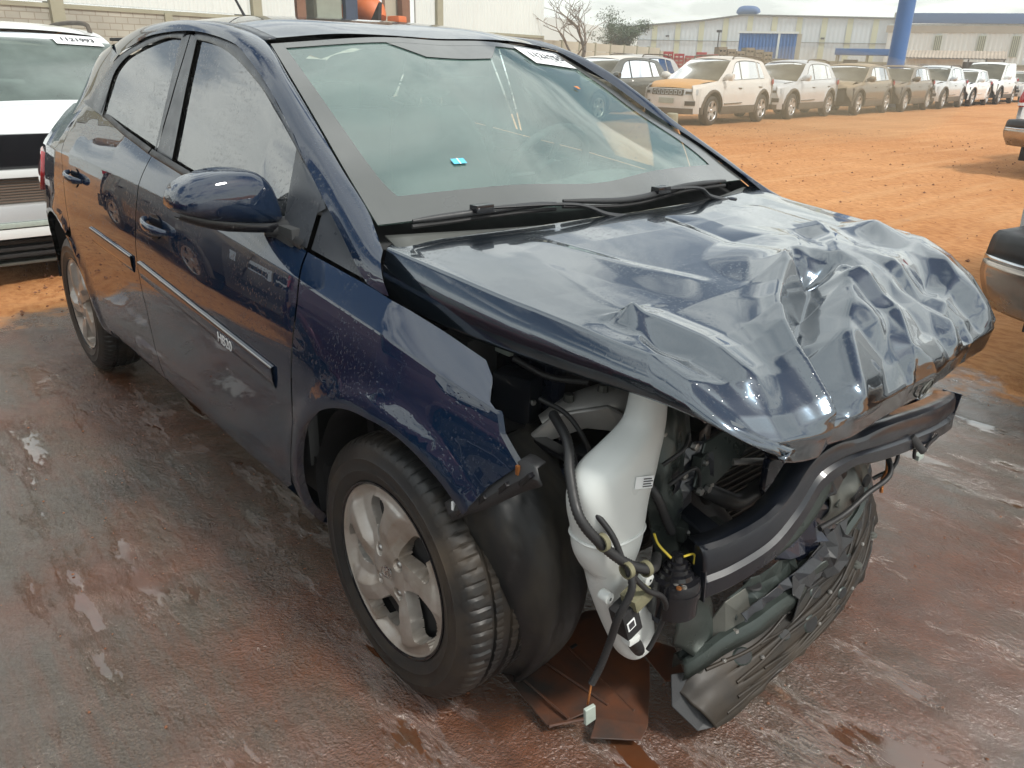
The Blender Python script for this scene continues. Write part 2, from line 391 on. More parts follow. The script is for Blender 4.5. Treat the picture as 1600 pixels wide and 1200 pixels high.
# ------------------------------------------------------------------ ground: one sheet, wet tarmac with red mud near, dry red earth beyond
def ground():
    def axis(lo, hi, c, fine, step, far):
        a = [c]; s = step
        while a[-1] < hi: 
            if a[-1]-c > fine: s *= 1.09
            a.append(a[-1]+s)
        b = [c]; s = step
        while b[-1] > lo:
            if c-b[-1] > fine: s *= 1.09
            b.append(b[-1]-s)
        return np.array(sorted(set(b[1:]+a)))
    X = axis(-420, 260, -.6, 2.6, .022, 0); Y = axis(-260, 420, -.2, 2.2, .022, 0)
    gx, gy = np.meshgrid(X, Y)
    # pad edge: distance beyond the line that parts tarmac from bare earth
    d = np.maximum((-gx-3.35)+.35*vfbm(gx*.9, gy*.9, 3, 3), (gy-2.35)-.25*gx*0+.3*vfbm(gx*1.1, gy*1.1, 3, 9))
    earth = np.clip(d/1.1+.5, 0, 1)
    h = .0035*vfbm(gx*9, gy*9, 3, 1)*(1-earth)
    # tyre marks and clods on the earth
    h += earth*(.018*vfbm(gx*1.3, gy*2.4, 4, 5)+.012*vfbm(gx*6, gy*9, 2, 11))*np.exp(-np.hypot(gx, gy)/60)
    h += (1-earth)*.004*vfbm(gx*1.1, gy*1.3, 3, 21)
    h -= np.where(earth > .02, .0, 0)
    V = np.stack([gx, gy, h], -1).reshape(-1, 3)
    me = bpy.data.meshes.new('ground'); nx, ny = len(X), len(Y)
    me.vertices.add(len(V)); me.vertices.foreach_set('co', V.astype(np.float32).ravel())
    idx = (np.arange(ny-1)[:, None]*nx+np.arange(nx-1)[None, :]).ravel()
    q = np.stack([idx, idx+1, idx+nx+1, idx+nx], 1)
    me.loops.add(q.size); me.loops.foreach_set('vertex_index', q.ravel().astype(np.int32))
    me.polygons.add(len(q)); me.polygons.foreach_set('loop_start', (np.arange(len(q))*4).astype(np.int32)); me.polygons.foreach_set('loop_total', np.full(len(q), 4, np.int32))
    me.polygons.foreach_set('use_smooth', np.ones(len(q), bool))
    at = me.attributes.new('earth', 'FLOAT', 'POINT'); at.data.foreach_set('value', earth.ravel().astype(np.float32))
    me.update(); me.validate()
    t = NT('wet_tarmac_and_earth'); c = t.coord()
    an = t.n.new('ShaderNodeAttribute'); an.attribute_name = 'earth'; ea = an.outputs['Fac']
    ea = t.math('ADD', ea, t.math('MULTIPLY', t.math('SUBTRACT', t.noise(c, 2.3, 8, .65), .5), 2.0), clamp=True); ea = t.ramp(ea, [(.38, 0.0), (.66, 1.0)])
    # tarmac side
    px_, py_, pz_ = t.xyz(c)
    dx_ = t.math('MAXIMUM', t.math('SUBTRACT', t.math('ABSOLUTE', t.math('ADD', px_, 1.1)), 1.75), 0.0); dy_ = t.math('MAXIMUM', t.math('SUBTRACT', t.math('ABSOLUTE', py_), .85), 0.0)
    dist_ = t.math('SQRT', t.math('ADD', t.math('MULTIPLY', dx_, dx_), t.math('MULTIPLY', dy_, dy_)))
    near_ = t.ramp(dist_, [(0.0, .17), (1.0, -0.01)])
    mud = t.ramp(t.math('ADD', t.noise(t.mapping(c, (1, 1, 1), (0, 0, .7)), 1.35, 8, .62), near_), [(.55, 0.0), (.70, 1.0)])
    grit = t.voro(c, 170); sp = t.ramp(t.noise(c, 150, 2), [(.4, 0.0), (.75, 1.0)])
    tar = t.mix(t.noise(c, 22, 6, .7), (.030, .022, .015), (.082, .060, .040)); tar = t.mix(t.math('MULTIPLY', sp, .45), tar, (.12, .09, .065))
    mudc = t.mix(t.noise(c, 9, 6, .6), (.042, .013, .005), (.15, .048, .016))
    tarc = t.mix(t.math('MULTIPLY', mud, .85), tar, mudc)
    pud = t.ramp(t.noise(t.mapping(c, (.45, 1.5, 1), (0, 0, .12)), 3.4, 9, .68), [(.535, 0.0), (.60, 1.0)])
    trk = t.noise(t.mapping(c, (.5, 5.5, 1), (0, 0, .06)), 3.0, 7, .65)
    tarc = t.mix(t.math('MULTIPLY', t.ramp(trk, [(.45, 0.0), (.62, 1.0)]), .55), tarc, mudc)
    rgh = t.ramp(t.noise(c, 3.1, 5, .6), [(.3, .12), (.7, .30)])
    rgh = t.mix(pud, rgh, (.03, .03, .03))
    # earth side
    ec = t.mix(t.ramp(t.noise(c, .35, 8, .6), [(.3, 0.0), (.7, 1.0)]), (.42, .185, .068), (.60, .31, .135)); ec = t.mix(t.math('MULTIPLY', t.ramp(t.noise(t.mapping(c, (1, 1.7, 1), (0, 0, .5)), 11, 7, .65), [(.42, 0.0), (.66, 1.0)]), .62), ec, (.26, .085, .026)); ec = t.mix(t.math('MULTIPLY', t.ramp(t.noise(t.mapping(c, (3.0, .25, 1), (0, 0, .05)), 1.1, 5, .6), [(.5, 0.0), (.66, 1.0)]), .30), ec, (.60, .36, .18))  # brown mottles: uneven earth tone plus painted shadows of the fine relief
    col = t.mix(ea, tarc, ec); rr = t.mix(ea, rgh, (.9, .9, .9))
    hb = t.math('ADD', t.math('MULTIPLY', t.noise(c, 85, 5, .65), 1.3), t.math('ADD', t.math('MULTIPLY', grit, .4), t.math('MULTIPLY', t.noise(c, 17, 5), 1.6)))
    hb = t.math('MULTIPLY', hb, t.math('SUBTRACT', 1.0, t.math('MULTIPLY', t.math('MULTIPLY', pud, .97), t.math('SUBTRACT', 1.0, ea))))
    b = t.bsdf(Base_Color=col, Roughness=rr, Normal=t.bump(hb, t.mix(ea, (.50, .50, .50), (.9, .9, .9)), .011), Specular_IOR_Level=t.mix(ea, (1.0, 1.0, 1.0), (.15, .15, .15)))
    film = t.math('MULTIPLY', t.math('SUBTRACT', 1.0, ea), t.ramp(t.noise(c, 1.7, 6, .6), [(.35, .35), (.62, 1.0)])); film = t.math('MULTIPLY', film, t.ramp(dist_, [(0.0, .22), (.22, .40), (.75, 1.0)])); t.set(b.inputs['Coat Weight'], film); b.inputs['Coat Roughness'].default_value = .13; b.inputs['Coat IOR'].default_value = 2.0  # wet sheen cut back around the car, standing in for its shadow band
    hw_ = t.math('MULTIPLY', t.math('ADD', t.math('MULTIPLY', t.noise(t.mapping(c, (1, 1.6, 1), (0, 0, .5)), 30, 7, .72), 1.9), t.math('ADD', t.noise(c, 12, 3), t.math('MULTIPLY', trk, 2.6))), t.math('SUBTRACT', 1.0, t.math('MULTIPLY', pud, .95))); t.set(b.inputs['Coat Normal'], t.bump(hw_, .55, .010))
    t.done(b.outputs[0])
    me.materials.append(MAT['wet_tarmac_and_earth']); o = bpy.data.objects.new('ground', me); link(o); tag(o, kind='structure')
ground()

# ------------------------------------------------------------------ side-of-car surface
class Side:
    def __init__(s, zl, zc, zb, prof, tap, by, arches, flare=.012):
        s.zl = zl; s.zc = zc; s.zb = zb; s.prof = prof; s.tap = tap; s.by = by; s.arches = arches; s.flare = flare
    def I(s, tab, x):
        a = np.array(tab); o = np.argsort(a[:, 0]); return np.interp(x, a[o, 0], a[o, 1])
    def t(s, x, z):
        zc, zb = s.I(s.zc, x), s.I(s.zb, x)
        return np.where(z <= zc, (z-s.zl)/(zc-s.zl), 1+.5*(z-zc)/np.maximum(zb-zc, .004))
    def __call__(s, x, t):
        x = np.asarray(x, float); t = np.asarray(t, float); zc, zb = s.I(s.zc, x), s.I(s.zb, x)
        z = np.where(t <= 1, s.zl+t*(zc-s.zl), zc+(t-1)*2*(zb-zc))
        pr = s.spl(t); f = s.I(s.tap, x); yc = s.spl(np.ones_like(t))*f
        by = s.I(s.by, x); k = np.clip((t-1)*2, 0, 1.3)
        y = np.where(t <= 1, pr*f, yc+(by-yc)*(k*.75+.25*k*k))
        for (ax, az, r) in s.arches:
            d = np.hypot(x-ax, z-az); y = y+s.flare*np.exp(-((d-r-.012)/.035)**2)*(t < .93)
        return np.stack([x, -y, z], -1)
    def spl(s, t):
        if not hasattr(s, '_c'):
            P = cr([(a, b, 0) for a, b in s.prof], 400); s._c = P
        return np.interp(np.clip(t, 0, 1), s._c[:, 0], s._c[:, 1])
    def normal(s, x, t, e=2e-3):
        a = s(x+e, t)-s(x-e, t); b = s(x, t+e)-s(x, t-e); n = np.cross(a, b); n /= np.linalg.norm(n, axis=-1)[..., None]+1e-12
        n[n[..., 1] > 0] *= -1; return n
def side_panel(S, name, outline, mat, parent, side=-1, dx=.04, flange=.02, raw_t=False, push=0.0, ts=None, label=None):
    P = np.array(outline, float)
    T = P[:, 1] if raw_t else S.t(P[:, 0], P[:, 1]); K = .72
    bm = bmesh.new(); vs = [bm.verts.new((a, b*K, 0)) for a, b in zip(P[:, 0], T)]; bm.faces.new(vs)
    bmesh.ops.triangulate(bm, faces=bm.faces[:])
    x0, x1, t0, t1 = P[:, 0].min(), P[:, 0].max(), T.min(), T.max()
    cuts = [((x, 0, 0), (1, 0, 0)) for x in np.arange(math.ceil(x0/dx)*dx, x1, dx)]
    tl = ts if ts is not None else [v for v in list(np.arange(0, .96, .04))+[.965, .98, .99, 1.0, 1.012, 1.03, 1.06, 1.1, 1.16, 1.22, 1.3, 1.38, 1.46]]
    cuts += [((0, v*K, 0), (0, 1, 0)) for v in tl if t0 < v < t1]
    for co, no in cuts:
        bmesh.ops.bisect_plane(bm, geom=bm.verts[:]+bm.edges[:]+bm.faces[:], plane_co=co, plane_no=no, dist=1e-5)
    bmesh.ops.remove_doubles(bm, verts=bm.verts[:], dist=2e-5)
    bm.verts.index_update(); V = np.array([v.co[:] for v in bm.verts]); F = [[v.index for v in f.verts] for f in bm.faces]
    B = [(e.verts[0].index, e.verts[1].index) for e in bm.edges if len(e.link_faces) == 1]; bm.free()
    x, t = V[:, 0], V[:, 1]/K; Q = S(x, t); Nn = S.normal(x, t); Q = Q+Nn*push
    n0 = len(Q); VV = list(Q); NN = list(Nn); FF = [f if True else f for f in F]
    # orientation
    a, b, c = Q[F[0][0]], Q[F[0][1]], Q[F[0][2]]
    if np.cross(b-a, c-a)@Nn[F[0][0]] < 0: FF = [f[::-1] for f in FF]
    if flange:
        m = {}
        for i, j in B:
            for k in (i, j):
                if k not in m:
                    m[k] = (len(VV), len(VV)+1); VV += [Q[k], Q[k]-Nn[k]*flange]
                    NN += [Nn[k], Nn[k]]
            FF.append([m[i][0], m[j][0], m[j][1], m[i][1]])
    VV = np.array(VV); NN = np.array(NN)
    if side > 0: VV[:, 1] *= -1; NN[:, 1] *= -1; FF = [f[::-1] for f in FF]
    return mesh_obj(name, VV, FF, mat, parent, True, NN, label=label)
def arc(cx, cz, r, a0, a1, n=24):
    a = np.radians(np.linspace(a0, a1, n)); return [(cx+r*math.cos(k), cz+r*math.sin(k)) for k in a]

# ================================================================== the crashed hatchback
CAR = empty('crashed_hatchback', (0, 0, 0), 0, 'dark navy blue hatchback with crumpled bonnet and torn off front bumper', 'car')
MS = Side(.24,
    [(-3.16, .93), (-2.9, .955), (-2.6, .97), (-2.0, .972), (-1.47, .962), (-1.2, .952), (-.74, .921), (-.33, .893), (.01, .847), (.165, .805), (.285, .771), (.4, .735)],
    [(-3.16, 1.10), (-2.36, 1.16), (-2.08, 1.12), (-1.7, 1.08), (-1.36, 1.045), (-1.02, 1.015), (-.34, .938), (-.12, .914), (-.02, .902), (.09, .866), (.205, .828), (.30, .79), (.4, .75)],
    [(0, .765), (.06, .800), (.12, .822), (.25, .838), (.42, .846), (.58, .853), (.70, .852), (.80, .845), (.90, .832), (1.0, .814)],
    [(-3.20, .66), (-3.14, .80), (-3.05, .88), (-2.9, .935), (-2.7, .97), (-2.45, .99), (-2.2, 1), (-.3, 1), (.01, .985), (.165, .95), (.285, .915), (.42, .88)],
    [(-3.16, .58), (-2.8, .62), (-2.36, .665), (-2.08, .70), (-1.7, .74), (-1.36, .762), (-1.02, .772), (-.34, .772), (-.02, .757), (.1, .722), (.2, .70), (.3, .68), (.4, .66)],
    [(0.0, .35, .335), (-2.50, .33, .385)])
FA = (0.0, .35, .335); RA = (-2.50, .33, .385)
def both(fn):
    for s in (-1, 1): fn(s)
def zb(x): return float(MS.I(MS.zb, x))
def belt(x0, x1, n=14): return [(x, zb(x)) for x in np.linspace(x0, x1, n)]
# gap curves
gapA = [(-.42, .335), (-.335, .50), (-.312, .62), (-.300, .75), (-.300, .85), (-.318, .90), (-.345, zb(-.345))]
gapA = [tuple(p) for p in cr(gapA, 18)]
gapB = [tuple(p) for p in cr([(-1.378, .30), (-1.375, .5), (-1.373, .8), (-1.374, .95), (-1.372, zb(-1.372))], 12)]
gapC = [tuple(p) for p in cr([(-2.215, .655), (-2.235, .75), (-2.26, .85), (-2.33, .96), (-2.40, 1.06), (-2.40, 1.157)], 12)]
def off(P, d): return [(a+d, b) for a, b in P]
a_end = math.degrees(math.asin((.655-RA[1])/RA[2]))
def door_front(s):
    o = off(gapA, -.003)+belt(-.350, -1.369)+off(gapB, .003)[::-1]+[(-1.375+.003, .285)]+[(x, .285) for x in np.linspace(-1.3, -.5, 8)]
    return side_panel(MS, 'front_door', o[:1]+o[1:], 'navy_paint', CAR, s)
def door_rear(s):
    ar = arc(RA[0], RA[1], RA[2]+.004, math.degrees(math.asin((.655-RA[1])/RA[2])), -7, 18)
    o = off(gapB, -.003)+belt(-1.378, -2.395)+off(gapC, .003)[::-1]+ar+[(x, .285) for x in np.linspace(-2.10, -1.45, 6)]+[(-1.379, .285)]
    return side_panel(MS, 'rear_door', o, 'navy_paint', CAR, s)
DF = {}; DR = {}
for s in (-1, 1): DF[s] = door_front(s); DR[s] = door_rear(s)
def sill(s):
    o = [(-.40, .282), (-1.2, .282), (-2.11, .282), (-2.12, .245), (-1.2, .245), (-.36, .245)]
    return side_panel(MS, 'sill_panel', o, 'navy_paint', CAR, s, flange=.06)
both(sill)
def fender(s):
    ar = arc(FA[0], FA[1], FA[2], 40, 200, 34)
    o = [(-.024, .901)]+belt(.02, .20, 6)+[(.232, .81), (.262, .782), (.303, .735), (.335, .705), (.352, .690), (.30, .635)]+ar+[(-.36, .245), (-.395, .29)]+off(gapA, .003)[1:]+[(-.335, zb(-.335)), (-.2, zb(-.2)), (-.1, zb(-.1))]
    return side_panel(MS, 'front_fender', o, 'navy_paint', CAR, s, dx=.03)
FEN = fender(-1)
side_panel(MS, 'front_fender', [(-.024, .901)]+belt(.02, .20, 6)+[(.26, .78), (.34, .69), (.30, .62)]+arc(FA[0], FA[1], FA[2], 40, 200, 34)+[(-.36, .245), (-.395, .29)]+off(gapA, .003)[1:]+[(-.2, zb(-.2))], 'navy_paint', CAR, 1)
def quarter(s):
    ar = arc(RA[0], RA[1], RA[2], math.degrees(math.asin((.655-RA[1])/RA[2]))-1, 188, 30)
    o = off(gapC, -.003)+[(x, zb(x)) for x in np.linspace(-2.45, -2.88, 6)]+[(-3.0, 1.02), (-3.08, .93), (-3.12, .8), (-3.13, .6), (-3.13, .3), (-2.95, .28)]+ar[::-1]
    return side_panel(MS, 'quarter_panel', o, 'navy_paint', CAR, s)
both(quarter)
# rear closing: tailgate, rear glass, bumper, taillights
def mir(C): return [(x, -y, z) for x, y, z in C]
rear_side = [(-2.62, -.52, 1.325), (-2.84, -.58, 1.13), (-2.93, -.66, .98), (-3.02, -.72, .85), (-3.06, -.72, .62)]
rear_mid = [(-2.72, 0, 1.37), (-2.96, 0, 1.15), (-3.06, 0, .98), (-3.12, 0, .82), (-3.15, 0, .62)]
loft('tailgate', [rear_side, [(a[0]-.04, a[1]*.5, a[2]+.01) for a in rear_side], rear_mid, [(a[0]-.04, -a[1]*.5, a[2]+.01) for a in rear_side], mir(rear_side)], 20, 17, 'navy_paint', CAR)
rb = [[(-2.9, -.78, z), (-3.08, -.70, z), (-3.17, -.4, z), (-3.19, 0, z), (-3.17, .4, z), (-3.08, .70, z), (-2.9, .78, z)] for z in (.62, .5, .36, .27)]
loft('rear_bumper', rb, 28, 8, 'navy_paint', CAR)
sp = [[(-2.52, -.38, 1.355), (-2.60, 0, 1.40), (-2.52, .38, 1.355)], [(-2.76, -.38, 1.27), (-2.84, 0, 1.33), (-2.76, .38, 1.27)]]
loft('roof_spoiler', sp, 16, 5, 'gloss_black', CAR, thick=.025)
for s in (-1, 1):
    tail = [[(-2.86, s*.765, .92), (-2.97, s*.735, .93), (-3.04, s*.66, .93)], [(-2.80, s*.79, .84), (-2.99, s*.76, .84), (-3.08, s*.66, .84)], [(-2.84, s*.80, .76), (-3.0, s*.765, .76), (-3.10, s*.66, .76)]]
    loft('tail_light', [[(x, y*1.012, z) for x, y, z in c] for c in tail], 10, 8, 'red_lens', CAR, thick=.02)

# greenhouse ---------------------------------------------------------------
A2 = [(-.035, -.757, .906), (-.122, -.757, .916), (-.262, -.735, .997), (-.412, -.712, 1.085), (-.666, -.667, 1.239), (-.881, -.636, 1.333), (-1.019, -.623, 1.373), (-1.323, -.612, 1.402), (-1.673, -.612, 1.394), (-1.856, -.622, 1.365), (-2.02, -.635, 1.326), (-2.126, -.65, 1.265), (-2.249, -.68, 1.173)]
A3 = [(-.155, -.70, .975), (-.24, -.674, 1.032), (-.39, -.652, 1.108), (-.577, -.614, 1.196), (-.757, -.584, 1.288), (-.965, -.545, 1.376), (-1.2, -.545, 1.414), (-1.6, -.548, 1.430), (-2.0, -.545, 1.412), (-2.3, -.535, 1.375), (-2.62, -.525, 1.32)]
n = 60
c2 = cr(A2, n); c3 = cr(A3, n)
# pair the two edges by station along x
c3 = np.stack([np.interp(np.linspace(0, 1, n), np.linspace(0, 1, n), c3[:, k]) for k in range(3)], 1)
def bulge(a, b, k, d):
    m = a*(1-k)+b*k; t = np.gradient(m, axis=0); nn = np.cross(t, b-a); nn /= np.linalg.norm(nn, axis=1)[:, None]; 
    nn[nn[:, 2] < 0] *= -1; return m+nn*d
for s in (-1, 1):
    rows = [c2, bulge(c2, c3, .25, .013), bulge(c2, c3, .55, .018), bulge(c2, c3, .85, .010), c3]
    rows = [r*np.array([1, -s, 1]) if s > 0 else r for r in rows]
    V = np.vstack(rows)
    rows2 = [cr([r[i] for r in rows], 13) for i in range(n)]
    V = np.array(rows2).transpose(1, 0, 2).reshape(-1, 3)
    mesh_obj('roof_side_rail', V, grid_faces(n, 13, flip=(s < 0)), 'navy_paint', CAR)
    # C pillar
    f1 = np.array([(-2.02, -.633, 1.327), (-2.126, -.65, 1.265), (-2.249, -.68, 1.173), (-2.36, -.69, 1.12), (-2.42, -.72, 1.04)]); f0 = np.array([(-2.30, -.537, 1.37), (-2.62, -.525, 1.325), (-2.84, -.585, 1.13), (-2.93, -.665, .98), (-2.97, -.71, .92)])
    mid = (f1+f0)/2+np.array([0, -.028, .012])
    R3 = [r*np.array([1, -s, 1]) if s > 0 else r for r in (f1, mid, f0)]
    loft('rear_pillar', R3, 20, 9, 'navy_paint', CAR, flip=(s > 0))
    ditch = [(x, y*1, z+.001) for x, y, z in A3[5:-1]]
    d2 = [(x, y+.032, z+.006) for x, y, z in A3[5:-1]]
    loft('roof_ditch_moulding', [[(x, -s*y if s > 0 else y, z) for x, y, z in c] for c in (ditch, d2)], 30, 2, 'satin_frame', CAR, thick=.004)
ye = [(x, y+.034, z+.008) for x, y, z in A3[5:]]
ctr = [(-.925, 0, 1.398), (-1.1, 0, 1.432), (-1.4, 0, 1.462), (-1.8, 0, 1.468), (-2.2, 0, 1.45), (-2.66, 0, 1.385)]
def midc(k, dz): 
    a = cr(ye, 20); b = cr(ctr, 20); return [tuple(p) for p in a*(1-k)+b*k+np.array([0, 0, dz])]
rc = [ye, midc(.35, .012), midc(.7, .008), ctr]; rc = rc+[[(x, -y, z) for x, y, z in c] for c in rc[:-1][::-1]]
loft('roof_panel', rc, 40, 25, 'navy_paint', CAR, thick=0)
# windscreen
wl = [(-.215, -.668, 1.005), (-.39, -.642, 1.098), (-.577, -.603, 1.184), (-.757, -.573, 1.276), (-.955, -.535, 1.366)]
wc = [(-.125, 0, 1.002), (-.34, 0, 1.112), (-.54, 0, 1.212), (-.735, 0, 1.306), (-.918, 0, 1.390)]
wq = [tuple((np.array(a)*.42+np.array(b)*.58)+np.array([.008, 0, .012])) for a, b in zip(wl, wc)]
WC = [wl, wq, wc, mir(wq), mir(wl)]
WG = np.stack([cr(c, 41) for c in WC], 0); WG = np.stack([cr(WG[:, i], 61) for i in range(41)], 1)   # (61 across, 41 up)
def WS(u, v, o=0.0):
    """point on the windscreen; u 0 right side of car .. 1 left side, v 0 bottom .. 1 top"""
    i = np.clip(u*60, 0, 59.999); j = np.clip(v*40, 0, 39.999); a = i.astype(int); b = j.astype(int); fi = (i-a)[..., None]; fj = (j-b)[..., None]
    p = (WG[a, b]*(1-fi)+WG[a+1, b]*fi)*(1-fj)+(WG[a, b+1]*(1-fi)+WG[a+1, b+1]*fi)*fj
    return p+np.array([.42, 0, .907])*o
def wpatch(name, us, vs, mat, parent, o, label=None):
    """us(v-list) x vs grid patch; us is (u0,u1) arrays per row"""
    rows = []; nu = 24
    for (u0, u1, v) in zip(us[0], us[1], vs):
        u = np.linspace(u0, u1, nu); rows.append(WS(u, np.full(nu, v), o))
    return mesh_obj(name, np.vstack(rows), grid_faces(nu, len(rows)), mat, parent, True, label=label)
uu, vv = np.meshgrid(np.linspace(0, 1, 61), np.linspace(0, 1, 41))
WIN = mesh_obj('windscreen', WS(uu.ravel(), vv.ravel()), grid_faces(61, 41), 'windshield_glass', CAR)
vs_ = np.linspace(0, 1, 30)
def wedge(v):   # inner edge of the printed band at the pillars, wider and rounded at the bottom
    return .030+.024*(1-v)+.09*np.exp(-v/.05)
fr = [];
for sgn in (0, 1):
    e = wedge(vs_); u0 = np.zeros(30) if sgn == 0 else 1-e; u1 = e if sgn == 0 else np.ones(30)
    V = np.vstack([WS(np.linspace(a, b, 8), np.full(8, v), .003) for a, b, v in zip(u0, u1, vs_)]); fr.append((V, grid_faces(8, 30)))
for (v0, v1) in ((0, .105), (.962, 1.0)):
    u = np.linspace(.03, .97, 40); V = np.vstack([WS(u, np.full(40, v), .0032) for v in np.linspace(v0, v1, 6)]); fr.append((V, grid_faces(40, 6)))
us_ = np.linspace(0, 1, 6)
V = np.vstack([WS(np.linspace(.5-.19+.08*(1-k), .5+.19-.08*(1-k), 12), np.full(12, .86+.1*k), .0034) for k in us_]); fr.append((V, grid_faces(12, 6)))
join_parts('printed_border', fr, 'printed_frit', WIN)
# auction number strip, small square sticker
us0 = np.array([.785, .80]); us1 = np.array([1.0-.048, 1.0-.052])
ST = wpatch('lot_number_strip', ([.775, .775, .775], [.962, .962, .962]), [.975, .905, .838], 'white_print', WIN, .005)
p0 = WS(np.array([.855]), np.array([.892]), .013)[0]; px = WS(np.array([.80]), np.array([.92]))[0]-WS(np.array([.95]), np.array([.92]))[0]; py = WS(np.array([.88]), np.array([.99]))[0]-WS(np.array([.88]), np.array([.88]))[0]
textmesh('lot_number', '1121955', .050, 'ink', WIN, frame(p0, -np.array(px), py), .0004, .0013)
wpatch('window_sticker', ([.210, .210], [.238, .238]), [.246, .220], 'light_blue', WIN, .004)
for du in (.0185,):
    wpatch('sticker_cross', ([.2228, .2228], [.2252, .2252]), [.247, .219], 'white_print', WIN, .0045)
wpatch('orange_leaf', ([.80, .805], [.818, .815]), [.66, .64], 'amber_lens', WIN, .006)
# side windows, frames, quarter triangles
def gy(x, z): return .775-.42*(z-.98)-.03*max(0, z-1.25)-.045*min(1, max(0, (x+.65)/.5))
def side_flat(name, pts, mat, parent, s, o=0.0, thick=.0, nx=.05):
    bm = bmesh.new(); vs = [bm.verts.new((x, z, 0)) for x, z in pts]; bm.faces.new(vs); bmesh.ops.triangulate(bm, faces=bm.faces[:])
    P = np.array(pts)
    for x in np.arange(P[:, 0].min()+nx, P[:, 0].max(), nx): bmesh.ops.bisect_plane(bm, geom=bm.verts[:]+bm.edges[:]+bm.faces[:], plane_co=(x, 0, 0), plane_no=(1, 0, 0), dist=1e-5)
    for z in np.arange(P[:, 1].min()+nx, P[:, 1].max(), nx): bmesh.ops.bisect_plane(bm, geom=bm.verts[:]+bm.edges[:]+bm.faces[:], plane_co=(0, z, 0), plane_no=(0, 1, 0), dist=1e-5)
    bm.verts.index_update(); V = [(v.co.x, -s*-1*(gy(v.co.x, v.co.y)+o) if False else s*(gy(v.co.x, v.co.y)+o), v.co.y) for v in bm.verts]; F = [[v.index for v in f.verts] for f in bm.faces]; bm.free()
    Nn = [(0.02, s*.92, .39)]*len(V); 
    a, b, c = np.array(V[F[0][0]]), np.array(V[F[0][1]]), np.array(V[F[0][2]])
    if np.cross(b-a, c-a)@np.array(Nn[0]) < 0: F = [f[::-1] for f in F]
    ob = mesh_obj(name, V, F, mat, parent, True)
    if thick: m = ob.modifiers.new('thickness', 'SOLIDIFY'); m.thickness = thick; m.offset = -1
    return ob
fw_top = [(-1.298, 1.378), (-1.16, 1.366), (-1.005, 1.338), (-.845, 1.292), (-.677, 1.234), (-.525, 1.163), (-.51, 1.147)]
fw = [tuple(p) for p in cr([(-1.225, 1.045), (-1.262, 1.2), (-1.298, 1.378)], 8)]+[tuple(p) for p in cr(fw_top, 22)][1:]+[(-.475, 1.004), (-.49, .968)]+[(x, zb(x)+.012) for x in np.linspace(-.52, -1.22, 14)]
rw = [tuple(p) for p in cr([(-1.388, 1.062), (-1.405, 1.2), (-1.427, 1.381)], 8)]+[tuple(p) for p in cr([(-1.427, 1.381), (-1.56, 1.383), (-1.721, 1.364), (-1.86, 1.338), (-1.945, 1.315), (-2.015, 1.268), (-2.03, 1.20), (-2.025, 1.13)], 18)][1:]+[(x, zb(x)+.012) for x in np.linspace(-1.98, -1.42, 12)]
def off_c2(d):   # curve just inside the seam under the roof rail
    return [(x, z-d) for x, y, z in A2]
